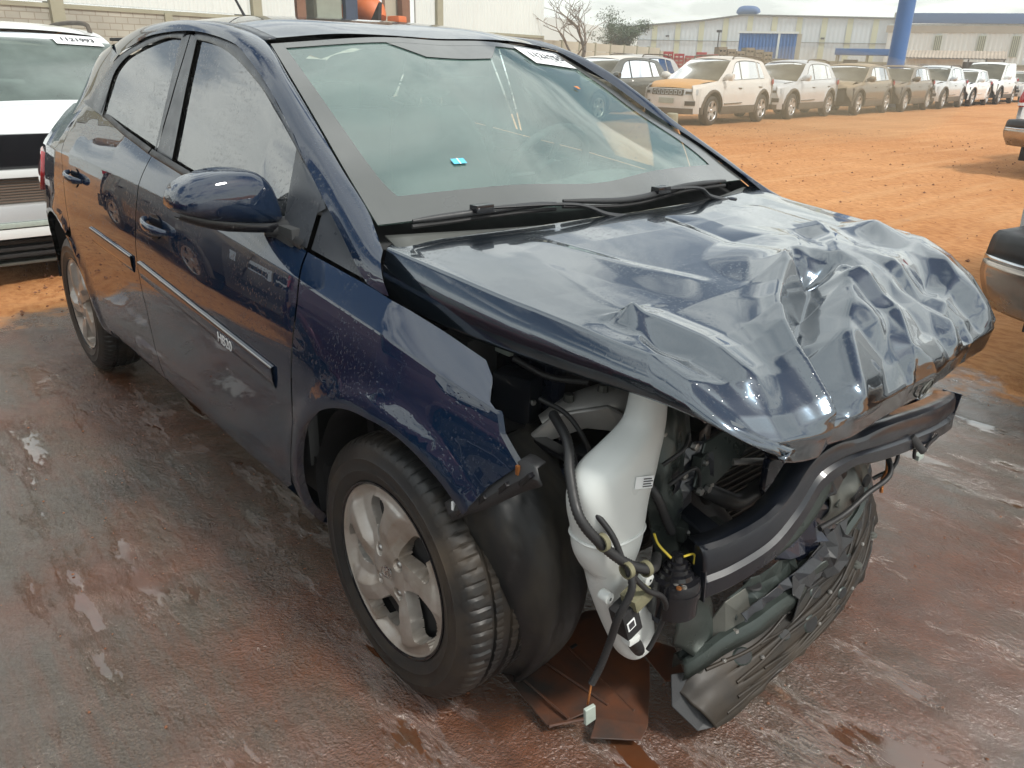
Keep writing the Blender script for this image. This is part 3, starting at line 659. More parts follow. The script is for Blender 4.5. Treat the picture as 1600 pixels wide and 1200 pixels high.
for s in (-1, 1):
    g = 'tinted_glass' if s < 0 else 'far_side_glass'
    side_flat('window_glass', fw, g, DF[s], s, -.004)
    side_flat('window_glass', rw, g, DR[s], s, -.004)
    tp = [tuple(p) for p in cr([(x, z) for x, y, z in A2], 60)]
    top_f = [p for p in tp if -1.352 < p[0] < -.12]; top_r = [p for p in tp if p[0] < -1.356]
    # door frames: outer edge under the rail, inner edge round the glass, as ring strips
    def ring(name, outer, inner, nn, par, mat, o):
        a = lin(outer, nn); b = lin(inner, nn); mid = (a+b)/2
        V = []; 
        for row, oo in ((a, o-.004), (mid, o+.003), (b, o-.002)): V += [(x, s*(gy(x, z)+oo), z) for x, z in row]
        mesh_obj(name, V, grid_faces(nn, 3, flip=(s > 0)), mat, par, True)
    ring('window_frame', [(-.475, .96)]+[p for p in top_f if p[0] < -.30 and p[0] < -.0][::1], [(-.476, .99)]+[tuple(p) for p in cr(fw_top, 22)][::-1], 40, DF[s], 'satin_frame', .006)
    ring('window_frame', top_r, [tuple(p) for p in cr([(-1.427, 1.381), (-1.56, 1.383), (-1.721, 1.364), (-1.86, 1.338), (-1.945, 1.315), (-2.015, 1.268), (-2.03, 1.20), (-2.05, 1.13)], 30)], 40, DR[s], 'satin_frame', .006)
    # black pillar covers between the windows
    side_flat('pillar_cover', [(-1.222, 1.04), (-1.298, 1.385), (-1.356, 1.392), (-1.356, 1.2), (-1.366, 1.05)], 'satin_frame', DF[s], s, .005)
    side_flat('pillar_cover', [(-1.376, 1.05), (-1.366, 1.2), (-1.364, 1.392), (-1.43, 1.39), (-1.403, 1.2), (-1.388, 1.062)], 'satin_frame', DR[s], s, .005)
    side_flat('quarter_trim', [(-2.03, 1.12), (-2.03, 1.27), (-2.10, 1.26), (-2.24, 1.17), (-2.33, 1.155), (-2.2, 1.14)], 'satin_frame', DR[s], s, .002)
    # sail: mirror triangle on the door and fixed triangle on the body ahead of it
    sail = side_flat('mirror_sail', [(-.355, .944), (-.475, .962), (-.475, 1.0), (-.51, 1.147), (-.49, 1.133), (-.355, 1.052)], 'satin_frame', DF[s], s, .004)
    side_flat('pillar_triangle', [(-.348, .942), (-.348, 1.047), (-.262, .996), (-.19, .953), (-.122, .918), (-.06, .910), (-.2, .925)], 'satin_frame', CAR, s, -.004 if s < 0 else -.004)
    # belt moulding
    for par, x0, x1 in ((DF[s], -.36, -1.368), (DR[s], -1.38, -2.30)):
        xs = np.linspace(x0, x1, 20); V = []
        for dz, o in ((.000, .006), (.008, .012), (.020, .006)): V += [(x, s*(gy(x, zb(x)+dz)*0+MS.I(MS.by, x)+o-.42*dz), zb(x)+dz) for x in xs]
        mesh_obj('belt_moulding', V, grid_faces(20, 3, flip=(s > 0)), 'black_plastic', par, True)
    # side moulding with bright top edge
    for par, x0, x1 in ((DF[s], -.395, -1.345), (DR[s], -1.42, -1.885)):
        xs = np.linspace(x0, x1, 24); zt = np.interp(-xs, [.395, 1.34, 1.9], [.668, .731, .752]); V = []
        for dz, o in ((.004, -.002), (.002, .006), (-.006, .008), (-.030, .007), (-.050, .003), (-.055, -.002)):
            t_ = MS.t(xs, zt+dz); P = MS(xs, t_); V += [(p[0], (p[1]-o)*(-s), p[2]) for p in P]
        V = [(x, y if s > 0 else y, z) for x, y, z in V]
        mo = mesh_obj('side_moulding', V, grid_faces(24, 6, flip=(s < 0)), 'navy_paint', par, True)
        V = []
        for dz, o in ((.0025, .003), (.0012, .008), (-.001, .009), (-.002, .0075)):
            t_ = MS.t(xs, zt+dz); P = MS(xs, t_); V += [(p[0], (p[1]-o)*(-s), p[2]) for p in P]
        mesh_obj('bright_strip', V, grid_faces(24, 4, flip=(s < 0)), 'alu_dull', par, True)
# badge on the front door moulding
Pb = MS(np.array([-.665]), MS.t(np.array([-.665]), np.array([.663])))[0]
textmesh('badge', 'HB20', .040, 'white_lens', DF[-1], frame((Pb[0], Pb[1]-.010, Pb[2]-.006), (1, 0, -.065), (0, 0, 1)), .0008, -.0004)
# handles
def handle(par, x0, x1, zc):
    yy = -(float(MS.spl(np.array([MS.t(np.array([x0]), np.array([zc]))[0]]))[0]))
    # cup behind the grip: a flat gloss black oval
    cup = []
    for r, d in ((1.0, -.001), (.85, .008), (.6, .018), (.25, .024), (.01, .025)):
        a = np.linspace(0, 2*math.pi, 24, endpoint=False); xc = (x0+x1)/2-.012
        cup += [(xc+r*.052*math.cos(k), None, zc-.004+r*.034*math.sin(k), d) for k in a]
    V = []
    for x, _, z, d in cup:
        t_ = MS.t(np.array([x]), np.array([z])); p = MS(np.array([x]), t_)[0]; V.append((p[0], p[1]-.0035+d*.0+(.0), p[2]))
    mesh_obj('handle_cup', V, grid_faces(24, 5, wrap_u=True), 'gloss_black', par)
    pts = []
    for k in np.linspace(0, 1, 9):
        x = x0+(x1-x0)*k; z = zc+.010*(1-k)-.006*k; p = MS(np.array([x]), MS.t(np.array([x]), np.array([z])))[0]
        pts.append((p[0], p[1]-.004-.030*math.sin(math.pi*min(1, max(0, k)))**.6, p[2]))
    tube('door_handle', pts, [.008, .012, .0135, .014, .014, .014, .0145, .013, .008], 'navy_paint', par, seg=14, n=30, flat=.62, up=(0, 1, 0))
handle(DF[-1], -1.265, -1.085, .868); handle(DR[-1], -2.165, -1.985, .905)
# door mirrors
def mirror(s):
    ol = np.array([(-.99, 1.040), (-.978, 1.066), (-.945, 1.088), (-.90, 1.100), (-.85, 1.102), (-.806, 1.093), (-.776, 1.058), (-.757, .990), (-.762, .968), (-.80, .966), (-.86, .975), (-.93, .990), (-.978, 1.008), (-.992, 1.022)])
    ol[:, 1] = 1.102-(1.102-ol[:, 1])*.90; ol = cr(np.vstack([ol, ol[:1]]), 41)[:-1]; c = ol.mean(0)+np.array([.0, .004]); V = []
    for k, dx in ((1.0, -.055), (1.02, -.02), (1.015, .012), (.975, .032), (.89, .048), (.72, .058), (.45, .064), (.15, .067), (.01, .067)):
        q = c+(ol-c)*k; V += [(-.518+dx+(.02*(y+.87)*(1 if dx > 0 else .5)), -s*-1*y if False else (y if s < 0 else -y), z) for y, z in q]
    m = mesh_obj('door_mirror', V, grid_faces(40, 9, wrap_u=True, flip=(s < 0)), 'navy_paint', CAR)
    V = []
    for k, x in ((1.0, -.592), (.9, -.594), (.01, -.594)):
        q = c+(ol-c)*k; V += [(x+.017, (y if s < 0 else -y), z) for y, z in q]
    mesh_obj('mirror_glass', V, grid_faces(40, 3, wrap_u=True, flip=(s > 0)), 'chrome', m)
    # lower black shell and arm
    V = []; lo = [(-.985, 1.012), (-.93, .992), (-.86, .977), (-.80, .968), (-.755, .968), (-.725, .975)]
    lo = [(a_, 1.102-(1.102-b_)*.90) for a_, b_ in lo]; lo = cr(lo, 24)
    for dz, dx in ((.006, .045), (-.004, .052), (-.018, .045), (-.026, .0), (-.018, -.05)):
        V += [(-.518+dx*(0.35+.65*min(1, (y+1.0)/.2)), (y if s < 0 else -y), z+dz*(.6+.4*min(1, (y+1.0)/.12))) for y, z in lo]
    mesh_obj('mirror_base', V, grid_faces(24, 5, flip=(s < 0)), 'gloss_black', m)
    arm = tube('mirror_arm', [(-.50, (-.80 if s < 0 else .80), .968), (-.487, (-.765 if s < 0 else .765), .968), (-.465, (-.735 if s < 0 else .735), .972)], [.020, .027, .032], 'black_plastic', m, seg=16, n=12, flat=.9)
mirror(-1)

# wheels ---------------------------------------------------------------
def make_wheel(name_label=None):
    wroot = bpy.data.objects.new('wheel', None); link(wroot, CAR)
    # tyre: axis Y, outer face towards -Y
    prof = [(.196, -.078), (.203, -.086), (.215, -.092), (.228, -.0955), (.231, -.0975), (.234, -.0960), (.255, -.0958), (.258, -.0972), (.261, -.0950), (.276, -.090), (.288, -.083), (.2945, -.076), (.2985, -.066), (.3005, -.052),
            (.3012, -.040), (.2945, -.0385), (.2945, -.0305), (.3015, -.029), (.302, -.012), (.2950, -.0105), (.2950, .0), (.2950, .0105), (.302, .012), (.3015, .029), (.2945, .0305), (.2945, .0385), (.3012, .040), (.3005, .052), (.2985, .066), (.2945, .076), (.288, .083), (.262, .094), (.23, .095), (.203, .086), (.196, .078)]
    nth = 360; a = np.linspace(0, 2*math.pi, nth, endpoint=False); V = []
    for i, (r, y) in enumerate(prof):
        rr = np.full(nth, r)
        if .050 <= abs(y) <= .080 and r > .288:
            ph = (np.arange(nth)+(3 if y > 0 else 0)) % 5; rr = rr-np.where(ph == 0, .0045, 0)
        elif r > .3 and abs(y) < .045:
            ph = (np.arange(nth)+int(abs(y)*200)) % 6; rr = rr-np.where(ph == 2, .0035, 0)
        if abs(y) > .0945 and .225 < r < .27: rr = rr
        V.append(np.stack([rr*np.cos(a), np.full(nth, y), rr*np.sin(a)], 1))
    mesh_obj('tyre', np.vstack(V), grid_faces(nth, len(prof), wrap_u=True, flip=True), 'tyre_rubber', wroot, True, angle=32)
    # raised ring and lettering blocks on the sidewall
    lathe('rim_flange', [(.205, -.0865), (.2045, -.090), (.201, -.0905), (.198, -.088)], 'gloss_black', wroot, 96, 'y')
    lathe('steel_rim', [(.197, -.08), (.19, -.03), (.175, .0), (.175, .06), (.195, .08)], 'matte_black', wroot, 48, 'y')
    lathe('steel_disc', [(.182, -.035), (.15, -.05), (.10, -.052), (.07, -.045), (.001, -.045)], 'matte_black', wroot, 48, 'y')
    # cover with five swirling openings
    nr, nt_ = 74, 400; Rm = .1995; rr = np.linspace(.004, Rm, nr); th = np.linspace(0, 2*math.pi, nt_, endpoint=False)
    g, tt = np.meshgrid(rr/Rm, th, indexing='ij'); k = 5; sw = .55
    ph = ((tt+sw*(g-.6)+.25)*k/(2*math.pi)) % 1.0; ph = ph-.5            # -0.5..0.5 across one sector, 0 = middle of opening
    lo_, hi_ = .34, .86
    q = np.clip((g-lo_)/(hi_-lo_), 0, 1); half = (.135+.150*q)*np.sqrt(np.clip(1-(2*q-1)**4, 0, 1))
    sd_ = np.where((g > lo_) & (g < hi_), half-np.abs(ph+.05*(q-.5)), -.1)*g*2*math.pi/k*Rm        # signed distance-ish in metres
    sd_ = np.minimum(sd_, np.minimum(g-lo_, hi_-g)*Rm)
    openm = np.clip(sd_/.0022+.5, 0, 1)
    crown = -.074-.020*(1-(g/1.0)**2)*0-.010*np.cos(np.clip(g, 0, 1)*math.pi/2)
    h = -.083-.004*np.sin(g*math.pi)
    h = h-.006*np.exp(-((g-.18)/.1)**2)
    saw = (ph+.5); ridge = np.abs(((saw+.12) % 1.0)-.5)*2            # 1 in the spoke middle
    twist = np.where(g > .30, np.clip((g-.30)/.2, 0, 1)*np.clip((.97-g)/.1, 0, 1), 0)
    side_s = np.where(ph > 0, 1, -1)
    sp_pos = np.where(ph > 0, .5-ph, -.5-ph)                         # signed distance from spoke centre line, in sectors
    h = h-twist*(.010*(1-np.clip(np.abs(sp_pos)/.28, 0, 1))) + twist*.016*np.clip(sp_pos/.13, -1, 1)*np.where(sp_pos > 0, 1.0, .25)
    h = h+.004*np.exp(-((g-.90)/.04)**2)-.004*np.exp(-((g-.985)/.012)**2)
    h = h+openm*.030
    # lug pockets
    for j in range(4):
        aj = j*math.pi/2+.35; dd = np.hypot(g*np.cos(tt)-.265*math.cos(aj), g*np.sin(tt)-.265*math.sin(aj)); h = h+.010*np.clip((.075-dd)/.012, 0, 1)
    V = np.stack([g*Rm*np.cos(tt), h, g*Rm*np.sin(tt)], -1).reshape(-1, 3); F = grid_faces(nt_, nr, wrap_u=True, flip=True)
    o = mesh_obj('wheel_cover', V, F, ['wheel_cover_silver', 'matte_black'], wroot, True, angle=34)
    om = (openm > .8).reshape(-1); fv = np.array(F); mi = om[fv].all(1).astype(np.int32); o.data.polygons.foreach_set('material_index', mi)
    om2 = (openm > .985).reshape(-1); kill = set(np.nonzero(om2[fv].all(1))[0].tolist()); bm = bmesh.new(); bm.from_mesh(o.data); bm.faces.ensure_lookup_table(); bmesh.ops.delete(bm, geom=[bm.faces[i] for i in kill], context='FACES'); bm.to_mesh(o.data); bm.free()
    for j in range(4):
        aj = j*math.pi/2+.35; lathe('lug_nut', [(.001, -.0885), (.005, -.088), (.0085, -.084), (.0095, -.076)], 'alu_dull', wroot, 12, 'y', (.265*Rm*math.cos(aj), 0, .265*Rm*math.sin(aj)))
    # centre emblem: slanted H in an oval
    e = np.linspace(0, 2*math.pi, 40, endpoint=False); ov = [(.021*math.cos(t)+.0, -.0945, .0125*math.sin(t)) for t in e]+[(.021*math.cos(2*math.pi), -.0945, 0)]
    tube('emblem', ov, .0016, 'chrome', wroot, seg=6, n=60, caps=False)
    textmesh('emblem_letter', 'H', .026, 'chrome', wroot, frame((0, -.0945, 0), (1, 0, 0), (0, 0, 1)), .0012, .0008, shear=.35)
    return wroot
W1 = make_wheel(); W1.location = (0.0, -.718, .302); W1.rotation_euler = (0, R(-22), 0)
def steer_copy(loc, rot):
    c = copy_tree(W1, CAR); c.location = loc; c.rotation_euler = rot; return c
steer_copy((-2.53, -.716, .302), (0, R(15), 0))
steer_copy((0.0, .741, .302), (0, R(40), R(180))); steer_copy((-2.53, .741, .302), (0, R(70), R(180)))

# liners and underbody --------------------------------------------------
def liner(cx, cz, r, a0, a1, y0, y1, s, name, mat):
    n = 40; a = np.radians(np.linspace(a0, a1, n)); ys = [y0, (y0*.7+y1*.3), (y0+y1)/2, y1]; V = []
    for j, y in enumerate(ys): V += [(cx+(r+.008*math.sin(k*9+j))*math.cos(k), s*y, cz+(r+.006*math.cos(k*7))*math.sin(k)) for k in a]
    V += [(cx+.05*math.cos(k), s*y1, cz+.05*math.sin(k)) for k in a]
    return mesh_obj(name, V, grid_faces(n, 5), mat, CAR, True)
liner(0, .33, .352, 62, 188, .79, .50, -1, 'wheel_liner', 'matte_black'); liner(0, .33, .352, -5, 215, .815, .50, 1, 'wheel_liner', 'muddy_liner')
for s in (-1, 1): liner(-2.50, .32, .40, -5, 176, .80, .50, s, 'wheel_liner', 'matte_black')
# the torn front half of the right liner: bulging sheet ahead of the tyre
rows = []
for z, xo, y_in in ((.655, .20, -.60), (.60, .305, -.60), (.52, .352, -.575), (.42, .368, -.565), (.32, .362, -.560), (.22, .335, -.555), (.12, .285, -.555), (.055, .235, -.56)):
    yo = np.interp(z, [.05, .3, .5, .66], [-.66, -.715, -.765, -.79]); xo -= .02; rows.append([(xo-.12, yo+.01, z), (xo-.045, yo+.02, z), (xo-.006, yo+.045, z), (xo+.014, (yo+y_in)/2-.02, z), (xo+.014, (yo*.3+y_in*.7), z), (xo+.004, y_in, z), (xo-.05, y_in+.06, z), (xo-.12, y_in+.1, z)])
V, F = loft('x', rows, 40, 60, 'muddy_liner', CAR, ret=True)
V = np.array(V); V[:, 0] += .005*np.sign(np.sin(V[:, 1]*75+2*V[:, 2]))*np.clip((V[:, 2]-.1)*3, 0, 1)+.006*vnoise(V[:, 1]*12, V[:, 2]*9, 4)
mesh_obj('torn_wheel_liner', V, F, 'muddy_liner', CAR).modifiers.new('thickness', 'SOLIDIFY').thickness = .004
box('floor_pan', (-1.35, 0, .27), (2.0, 1.46, .06), 'matte_black', CAR, .01)
box('rear_floor', (-2.7, 0, .35), (.75, .98, .10), 'matte_black', CAR, .01)
box('firewall', (-.27, 0, .60), (.03, 1.36, .62), 'matte_black', CAR, .005)
for s in (-1, 1):
    box('inner_sill', (-1.25, s*.72, .33), (1.85, .10, .16), 'matte_black', CAR, .01)
    tube('suspension_arm', [(0, s*.60, .25), (-.02, s*.45, .24), (-.05, s*.30, .25)], .025, 'matte_black', CAR, n=10)
    tube('suspension_strut', [(-.01, s*.56, .28), (-.03, s*.54, .50), (-.05, s*.52, .74)], [.03, .035, .05], 'matte_black', CAR, n=12)
    box('inner_wing', (-.02, s*.50, .68), (.44, .02, .34), 'navy_inner', CAR, .004)
tube('rear_axle', [(-2.5, -.6, .3), (-2.42, 0, .30), (-2.5, .6, .3)], .035, 'matte_black', CAR, n=16)

# bonnet: buckled sheet -------------------------------------------------
def seg_d(X, Y, poly):
    """signed distance and running parameter to a polyline"""
    P = np.array(poly, float); best = np.full(X.shape, 9.); sg = np.zeros(X.shape); tt = np.zeros(X.shape); Ltot = np.linalg.norm(np.diff(P, axis=0), axis=1).sum(); acc = 0
    for a, b in zip(P[:-1], P[1:]):
        d = b-a; l = np.hypot(*d); t = np.clip(((X-a[0])*d[0]+(Y-a[1])*d[1])/(l*l), 0, 1); px = a[0]+t*d[0]; py = a[1]+t*d[1]
        dist = np.hypot(X-px, Y-py); s_ = np.sign((X-a[0])*d[1]-(Y-a[1])*d[0]); m = dist < best
        best = np.where(m, dist, best); sg = np.where(m, s_, sg); tt = np.where(m, (acc+t*l)/Ltot, tt); acc += l
    return best, sg, tt
def bonnet():
    nu, nv, nf = 250, 250, 14
    s = np.linspace(0, 1, nu); s = s-.10*np.sin(2*math.pi*s)/(2*math.pi)*1.0; s = np.clip(s, 0, 1)
    s = np.where(s > .8, s, s)
    v = np.linspace(0, 1, nv); S_, Vv = np.meshgrid(s, v, indexing='ij')
    yn = np.interp(s, [0, .25, .5, .7, .85, .94, 1], [-.692, -.668, -.648, -.640, -.628, -.590, -.50]); yf = np.interp(s, [0, .25, .5, .7, .85, .94, 1], [.70, .672, .655, .645, .638, .622, .59])
    Y = yn[:, None]*(1-Vv)+yf[:, None]*Vv
    def xr(y): return np.interp(y, [-.70, -.65, -.55, -.3, 0, .3, .55, .65, .71], [-.135, -.175, -.125, -.085, -.070, -.085, -.13, -.19, -.21])
    def xf(y): return np.interp(y, [-.65, -.60, -.55, -.47, -.3, 0, .3, .5, .6, .66], [.66, .70, .725, .735, .718, .700, .672, .645, .615, .58])
    SX = np.clip(S_/.955, 0, 1); X = xr(Y)*(1-SX)+xf(Y)*SX-.010*np.clip((S_-.955)/.045, 0, 1)
    zc = np.interp(s, [0, .2, .45, .62, .74, .84, .92, .955, 1], [.992, .984, .966, .950, .924, .884, .830, .790, .740])
    zn = np.interp(s, [0, .2, .45, .65, .78, .86, .92, .965, 1], [.975, .958, .938, .928, .920, .898, .858, .815, .770])
    zf = np.interp(s, [0, .2, .45, .65, .78, .86, .92, .965, 1], [.985, .966, .950, .935, .902, .862, .808, .755, .708])
    e = (2*Vv-1); Z = np.where(e < 0, zc[:, None]+(zn-zc)[:, None]*np.abs(e)**2.2, zc[:, None]+(zf-zc)[:, None]*np.abs(e)**2.2)
    P = np.stack([X, Y, Z], -1)
    du = np.gradient(P, axis=0); dv = np.gradient(P, axis=1); Nn = np.cross(du, dv); Nn /= np.linalg.norm(Nn, axis=-1)[..., None]+1e-12
    if Nn[10, 10, 2] < 0: Nn = -Nn
    D = np.zeros_like(X)
    def fold(poly, amp, w, asym=1.0, soft=.004, t0=.12, t1=.12, far=None, tent=.8):
        nonlocal D
        d, sg, t = seg_d(X, Y, poly); wl = np.where(sg > 0, w, w*asym)
        tp = np.clip(t/t0, 0, 1)*np.clip((1-t)/t1, 0, 1) if t0 and t1 else (np.clip(t/t0, 0, 1) if t0 else (np.clip((1-t)/t1, 0, 1) if t1 else 1))
        dd_ = (np.sqrt(d*d+soft*soft)-soft)/wl; D += amp*tp*(tent*np.clip(1-dd_/2.0, 0, 1)+(1-tent)*np.exp(-dd_))
    def bump(cx, cy, amp, rx, ry, a=0.0, p=2.0):
        nonlocal D
        c, s_ = math.cos(a), math.sin(a); u = ((X-cx)*c+(Y-cy)*s_)/rx; w_ = (-(X-cx)*s_+(Y-cy)*c)/ry; rr_ = np.sqrt(u*u+w_*w_+.02); D += amp*(.75*np.clip(1.12-rr_/1.55, 0, 1)+.25*np.exp(-rr_**2))
    # pressed character lines
    fold([(-.02, -.42), (.25, -.36), (.40, -.30)], .004, .05, .3, .004)
    fold([(.0, .04), (.375, -.03)], -.006, .016, 2.5, .003, .15, .02)
    fold([(.0, .40), (.30, .37)], .004, .05, .3, .004)
    # peak V1 and the big valley down to the near corner
    bump(.40, -.02, .030, .10, .13)
    fold([(.375, -.03), (.405, -.085), (.455, -.18), (.515, -.285), (.575, -.360), (.64, -.41), (.72, -.44)], .036, .030, 1.0, .003, .18, 0, tent=.15)
    fold([(.40, .015), (.48, -.085), (.58, -.275), (.66, -.355), (.73, -.385)], -.050, .026, 1.0, .003, .08, 0, tent=.45)
    fold([(.45, .03), (.53, -.06), (.62, -.21), (.70, -.30)], .026, .024, 1.6, .002, .1, 0)
    # star at V2 near the right edge
    fold([(.396, -.546), (.535, -.645)], .018, .022, .6, .002, .02, .1); fold([(.396, -.546), (.53, -.53), (.69, -.53)], .014, .020, 1.5, .002, .02, .2)
    bump(.50, -.585, -.022, .09, .035, .1); fold([(.396, -.546), (.15, -.50), (-.05, -.46)], .005, .05, 1, .003, .02, .5)
        
    # V3 ridges
    fold([(.20, .37), (.33, .24), (.495, .0)], .022, .028, 1.8, .003, .12, .05); fold([(.24, .27), (.38, .14), (.46, .02)], -.018, .03, 1, .003, .2, .1)
    fold([(.495, .0), (.60, .01), (.665, -.05), (.715, .05)], .026, .022, 1.6, .003, .05, 0)
    fold([(.47, .01), (.42, -.01), (.385, -.03)], -.030, .030, 1, .004, .1, .1)
    bump(.44, .02, -.035, .045, .055, .4)
    # far side bulges and troughs
    bump(.30, .12, .014, .10, .07, .3); bump(.335, .44, .036, .05, .085, .5); bump(.50, .20, .020, .05, .10, .2); bump(.56, .30, -.026, .07, .10, -.4)
    bump(.60, .44, .022, .05, .05); fold([(.40, .60), (.47, .36), (.50, .16)], .016, .045, 1.4, .002, .1, .1); bump(.60, -.10, .018, .05, .04, .3)
    fold([(.46, .50), (.56, .40), (.64, .20), (.70, .12)], .016, .020, 1.5, .003, .15, .1); fold([(.52, .16), (.60, .22), (.68, .30)], -.016, .022, 1, .003, .2, .1)
    
    # long soft strain waves radiating to the rear
    wave = .0035*np.sin((Y*1.0+X*.35)*23+1.5*np.sin(X*9))*np.clip((X-.02)*3, 0, 1)
    rid = 1-np.abs(vfbm(X*6.5+3.1, Y*5.2-1.7, 3, 5, .45)); rid2 = 1-np.abs(vfbm(X*10+1.1, Y*7+4.2, 2, 15, .4))
    m = np.clip((X-.36)/.22, 0, 1)
    rid = 1-np.abs(vfbm(X*4.2+3.1, Y*3.4-1.7, 2, 5, .4)); D += wave*np.clip((Y+.25)*3, .25, 1)+m*(.006*(rid-.6))*np.clip((Y+.15)*4, 0, 1)
    # crimped lip
    lip = 0*np.clip((S_-.955)/.045, 0, 1); D += lip*(.004*vnoise(Y*7, Y*0+2.0, 8)+.002*vnoise(Y*24, Y*0+2.0, 9))
    for _ in range(2): D[1:-1, 1:-1] = D[1:-1, 1:-1]*.4+.15*(D[:-2, 1:-1]+D[2:, 1:-1]+D[1:-1, :-2]+D[1:-1, 2:])
    edge = np.clip(np.minimum(Vv, 1-Vv)/.05, .12, 1)*np.clip(S_/.05, 0, 1); D *= edge
    D *= 1-.85*np.clip((S_-.94)/.03, 0, 1); P2 = P+Nn*D[..., None]
    # right hand flange below the ridge
    low = cr([(-.125, -.703, .866), (.042, -.690, .853), (.214, -.676, .852), (.362, -.668, .856), (.52, -.656, .858), (.634, -.636, .848), (.685, -.600, .826), (.722, -.55, .800), (.745, -.485, .768)], nu)
    xs = P[:, 0, 0]; lo = np.stack([np.interp(np.linspace(0, 1, nu), np.linspace(0, 1, nu), low[:, k]) for k in range(3)], 1)
    # match by x
    lo = np.stack([xs*.5+lo[:, 0]*.5, np.interp(xs, low[:, 0], low[:, 1]), np.interp(xs, low[:, 0], low[:, 2])], 1)
    rows = []
    for j in range(nf):
        k = 1-j/nf; q = P2[:, 0]*(1-k)+lo*k; q = q+np.array([0, -.010, .002])*math.sin(k*math.pi)*1.0
        q[:, 2] += .004*np.sin(xs*14+1)*k*np.clip((xs-.2)*2, 0, 1); rows.append(q)
    inner = [lo+np.array([0, .022, .003])]
    A = np.concatenate([np.array(inner+rows), P2.transpose(1, 0, 2)], 0)
    V = A.reshape(-1, 3); o = mesh_obj('bonnet', V, grid_faces(nu, A.shape[0], flip=False), 'hood_paint_sky_sheen', CAR, True)
    m = o.modifiers.new('thickness', 'SOLIDIFY'); m.thickness = .006; m.offset = -1
    # inner frame seen below the lip
    fr = A[nf+1:, :, :][:, -1]
    low2 = np.stack([fr[:, 0]-.045, fr[:, 1], fr[:, 2]-.012+.008*vnoise(fr[:, 1]*20, fr[:, 1]*0, 3)], 1); low3 = np.stack([fr[:, 0]-.12, fr[:, 1], fr[:, 2]+.035], 1)
    V = np.vstack([fr-np.array([.003, 0, 0]), low2, low3]); mesh_obj('bonnet_inner_frame', V, grid_faces(len(fr), 3), 'navy_inner', o)
    # dented emblem outline on the lip
    i = int(nu*.982); j = int(np.argmin(np.abs(P2[i, :, 1]-.02))); c = Vector(P2[i, j]); n_ = Vector(Nn[i, j]); ty = Vector((P2[i, j+4]-P2[i, j-4])).normalized()
    mt = frame(c+n_*.004, ty, n_.cross(ty)); e = np.linspace(0, 2*math.pi, 33)
    tube('emblem', [mt @ Vector((.034*math.cos(t), .019*math.sin(t), 0)) for t in e], .0018, 'steel_grey', o, seg=6, n=48, caps=False)
    textmesh('emblem_letter', 'H', .030, 'steel_grey', o, mt, .001, .0006, shear=.3)
    return o
BON = bonnet()

# cowl, wipers ----------------------------------------------------------
cow = [[(-.20, -.66, .985), (-.10, -.33, .985), (-.07, 0, .985), (-.10, .33, .985), (-.20, .66, .985)], [(-.14, -.67, .972), (-.05, -.33, .975), (-.02, 0, .976), (-.05, .33, .975), (-.14, .67, .972)], [(-.08, -.66, .93), (.0, -.33, .93), (.03, 0, .93), (.0, .33, .93), (-.08, .66, .93)]]
simple('dusty_cowl_plastic', (.075, .078, .072), .5, 0, 6, .3)
loft('cowl_panel', cow, 30, 8, 'dusty_cowl_plastic', CAR, thick=.004)
def wiper(u0, u1, v0, v1, piv, uarm):
    dn = np.array([.030, 0, -.010]); g = WS(np.linspace(u0, u1, 9), np.linspace(v0, v1, 9), .020)+dn; b = tube('wiper_blade', g, [.004, .007, .008, .0085, .009, .0085, .008, .007, .004], 'black_plastic', CAR, seg=8, n=28)
    g2 = WS(np.linspace(u0, u1, 9), np.linspace(v0-.006, v1-.006, 9), .008)+dn; tube('wiper_rubber', g2, .005, 'matte_black', b, seg=6, n=20)
    m = WS(np.array([uarm]), np.array([v0+(v1-v0)*(uarm-u0)/(u1-u0)]), .030)[0]+dn
    tube('wiper_arm', [piv, (piv[0]-.015, piv[1]+(m[1]-piv[1])*.3, piv[2]+.022), (m+np.array(piv))/2+np.array([0, 0, .022]), m], [.011, .009, .006, .005], 'black_plastic', b, seg=8, n=24, flat=.7)
    box('wiper_clip', m, (.028, .05, .018), 'gloss_black', b, .004); lathe('pivot_cap', [(.001, .014), (.014, .012), (.017, .0)], 'gloss_black', b, 16, 'z', (piv[0], piv[1], piv[2]))
wiper(.045, .325, .004, .012, (-.055, .05, .972), .17)
wiper(.345, .87, .022, .010, (-.075, .42, .978), .60)
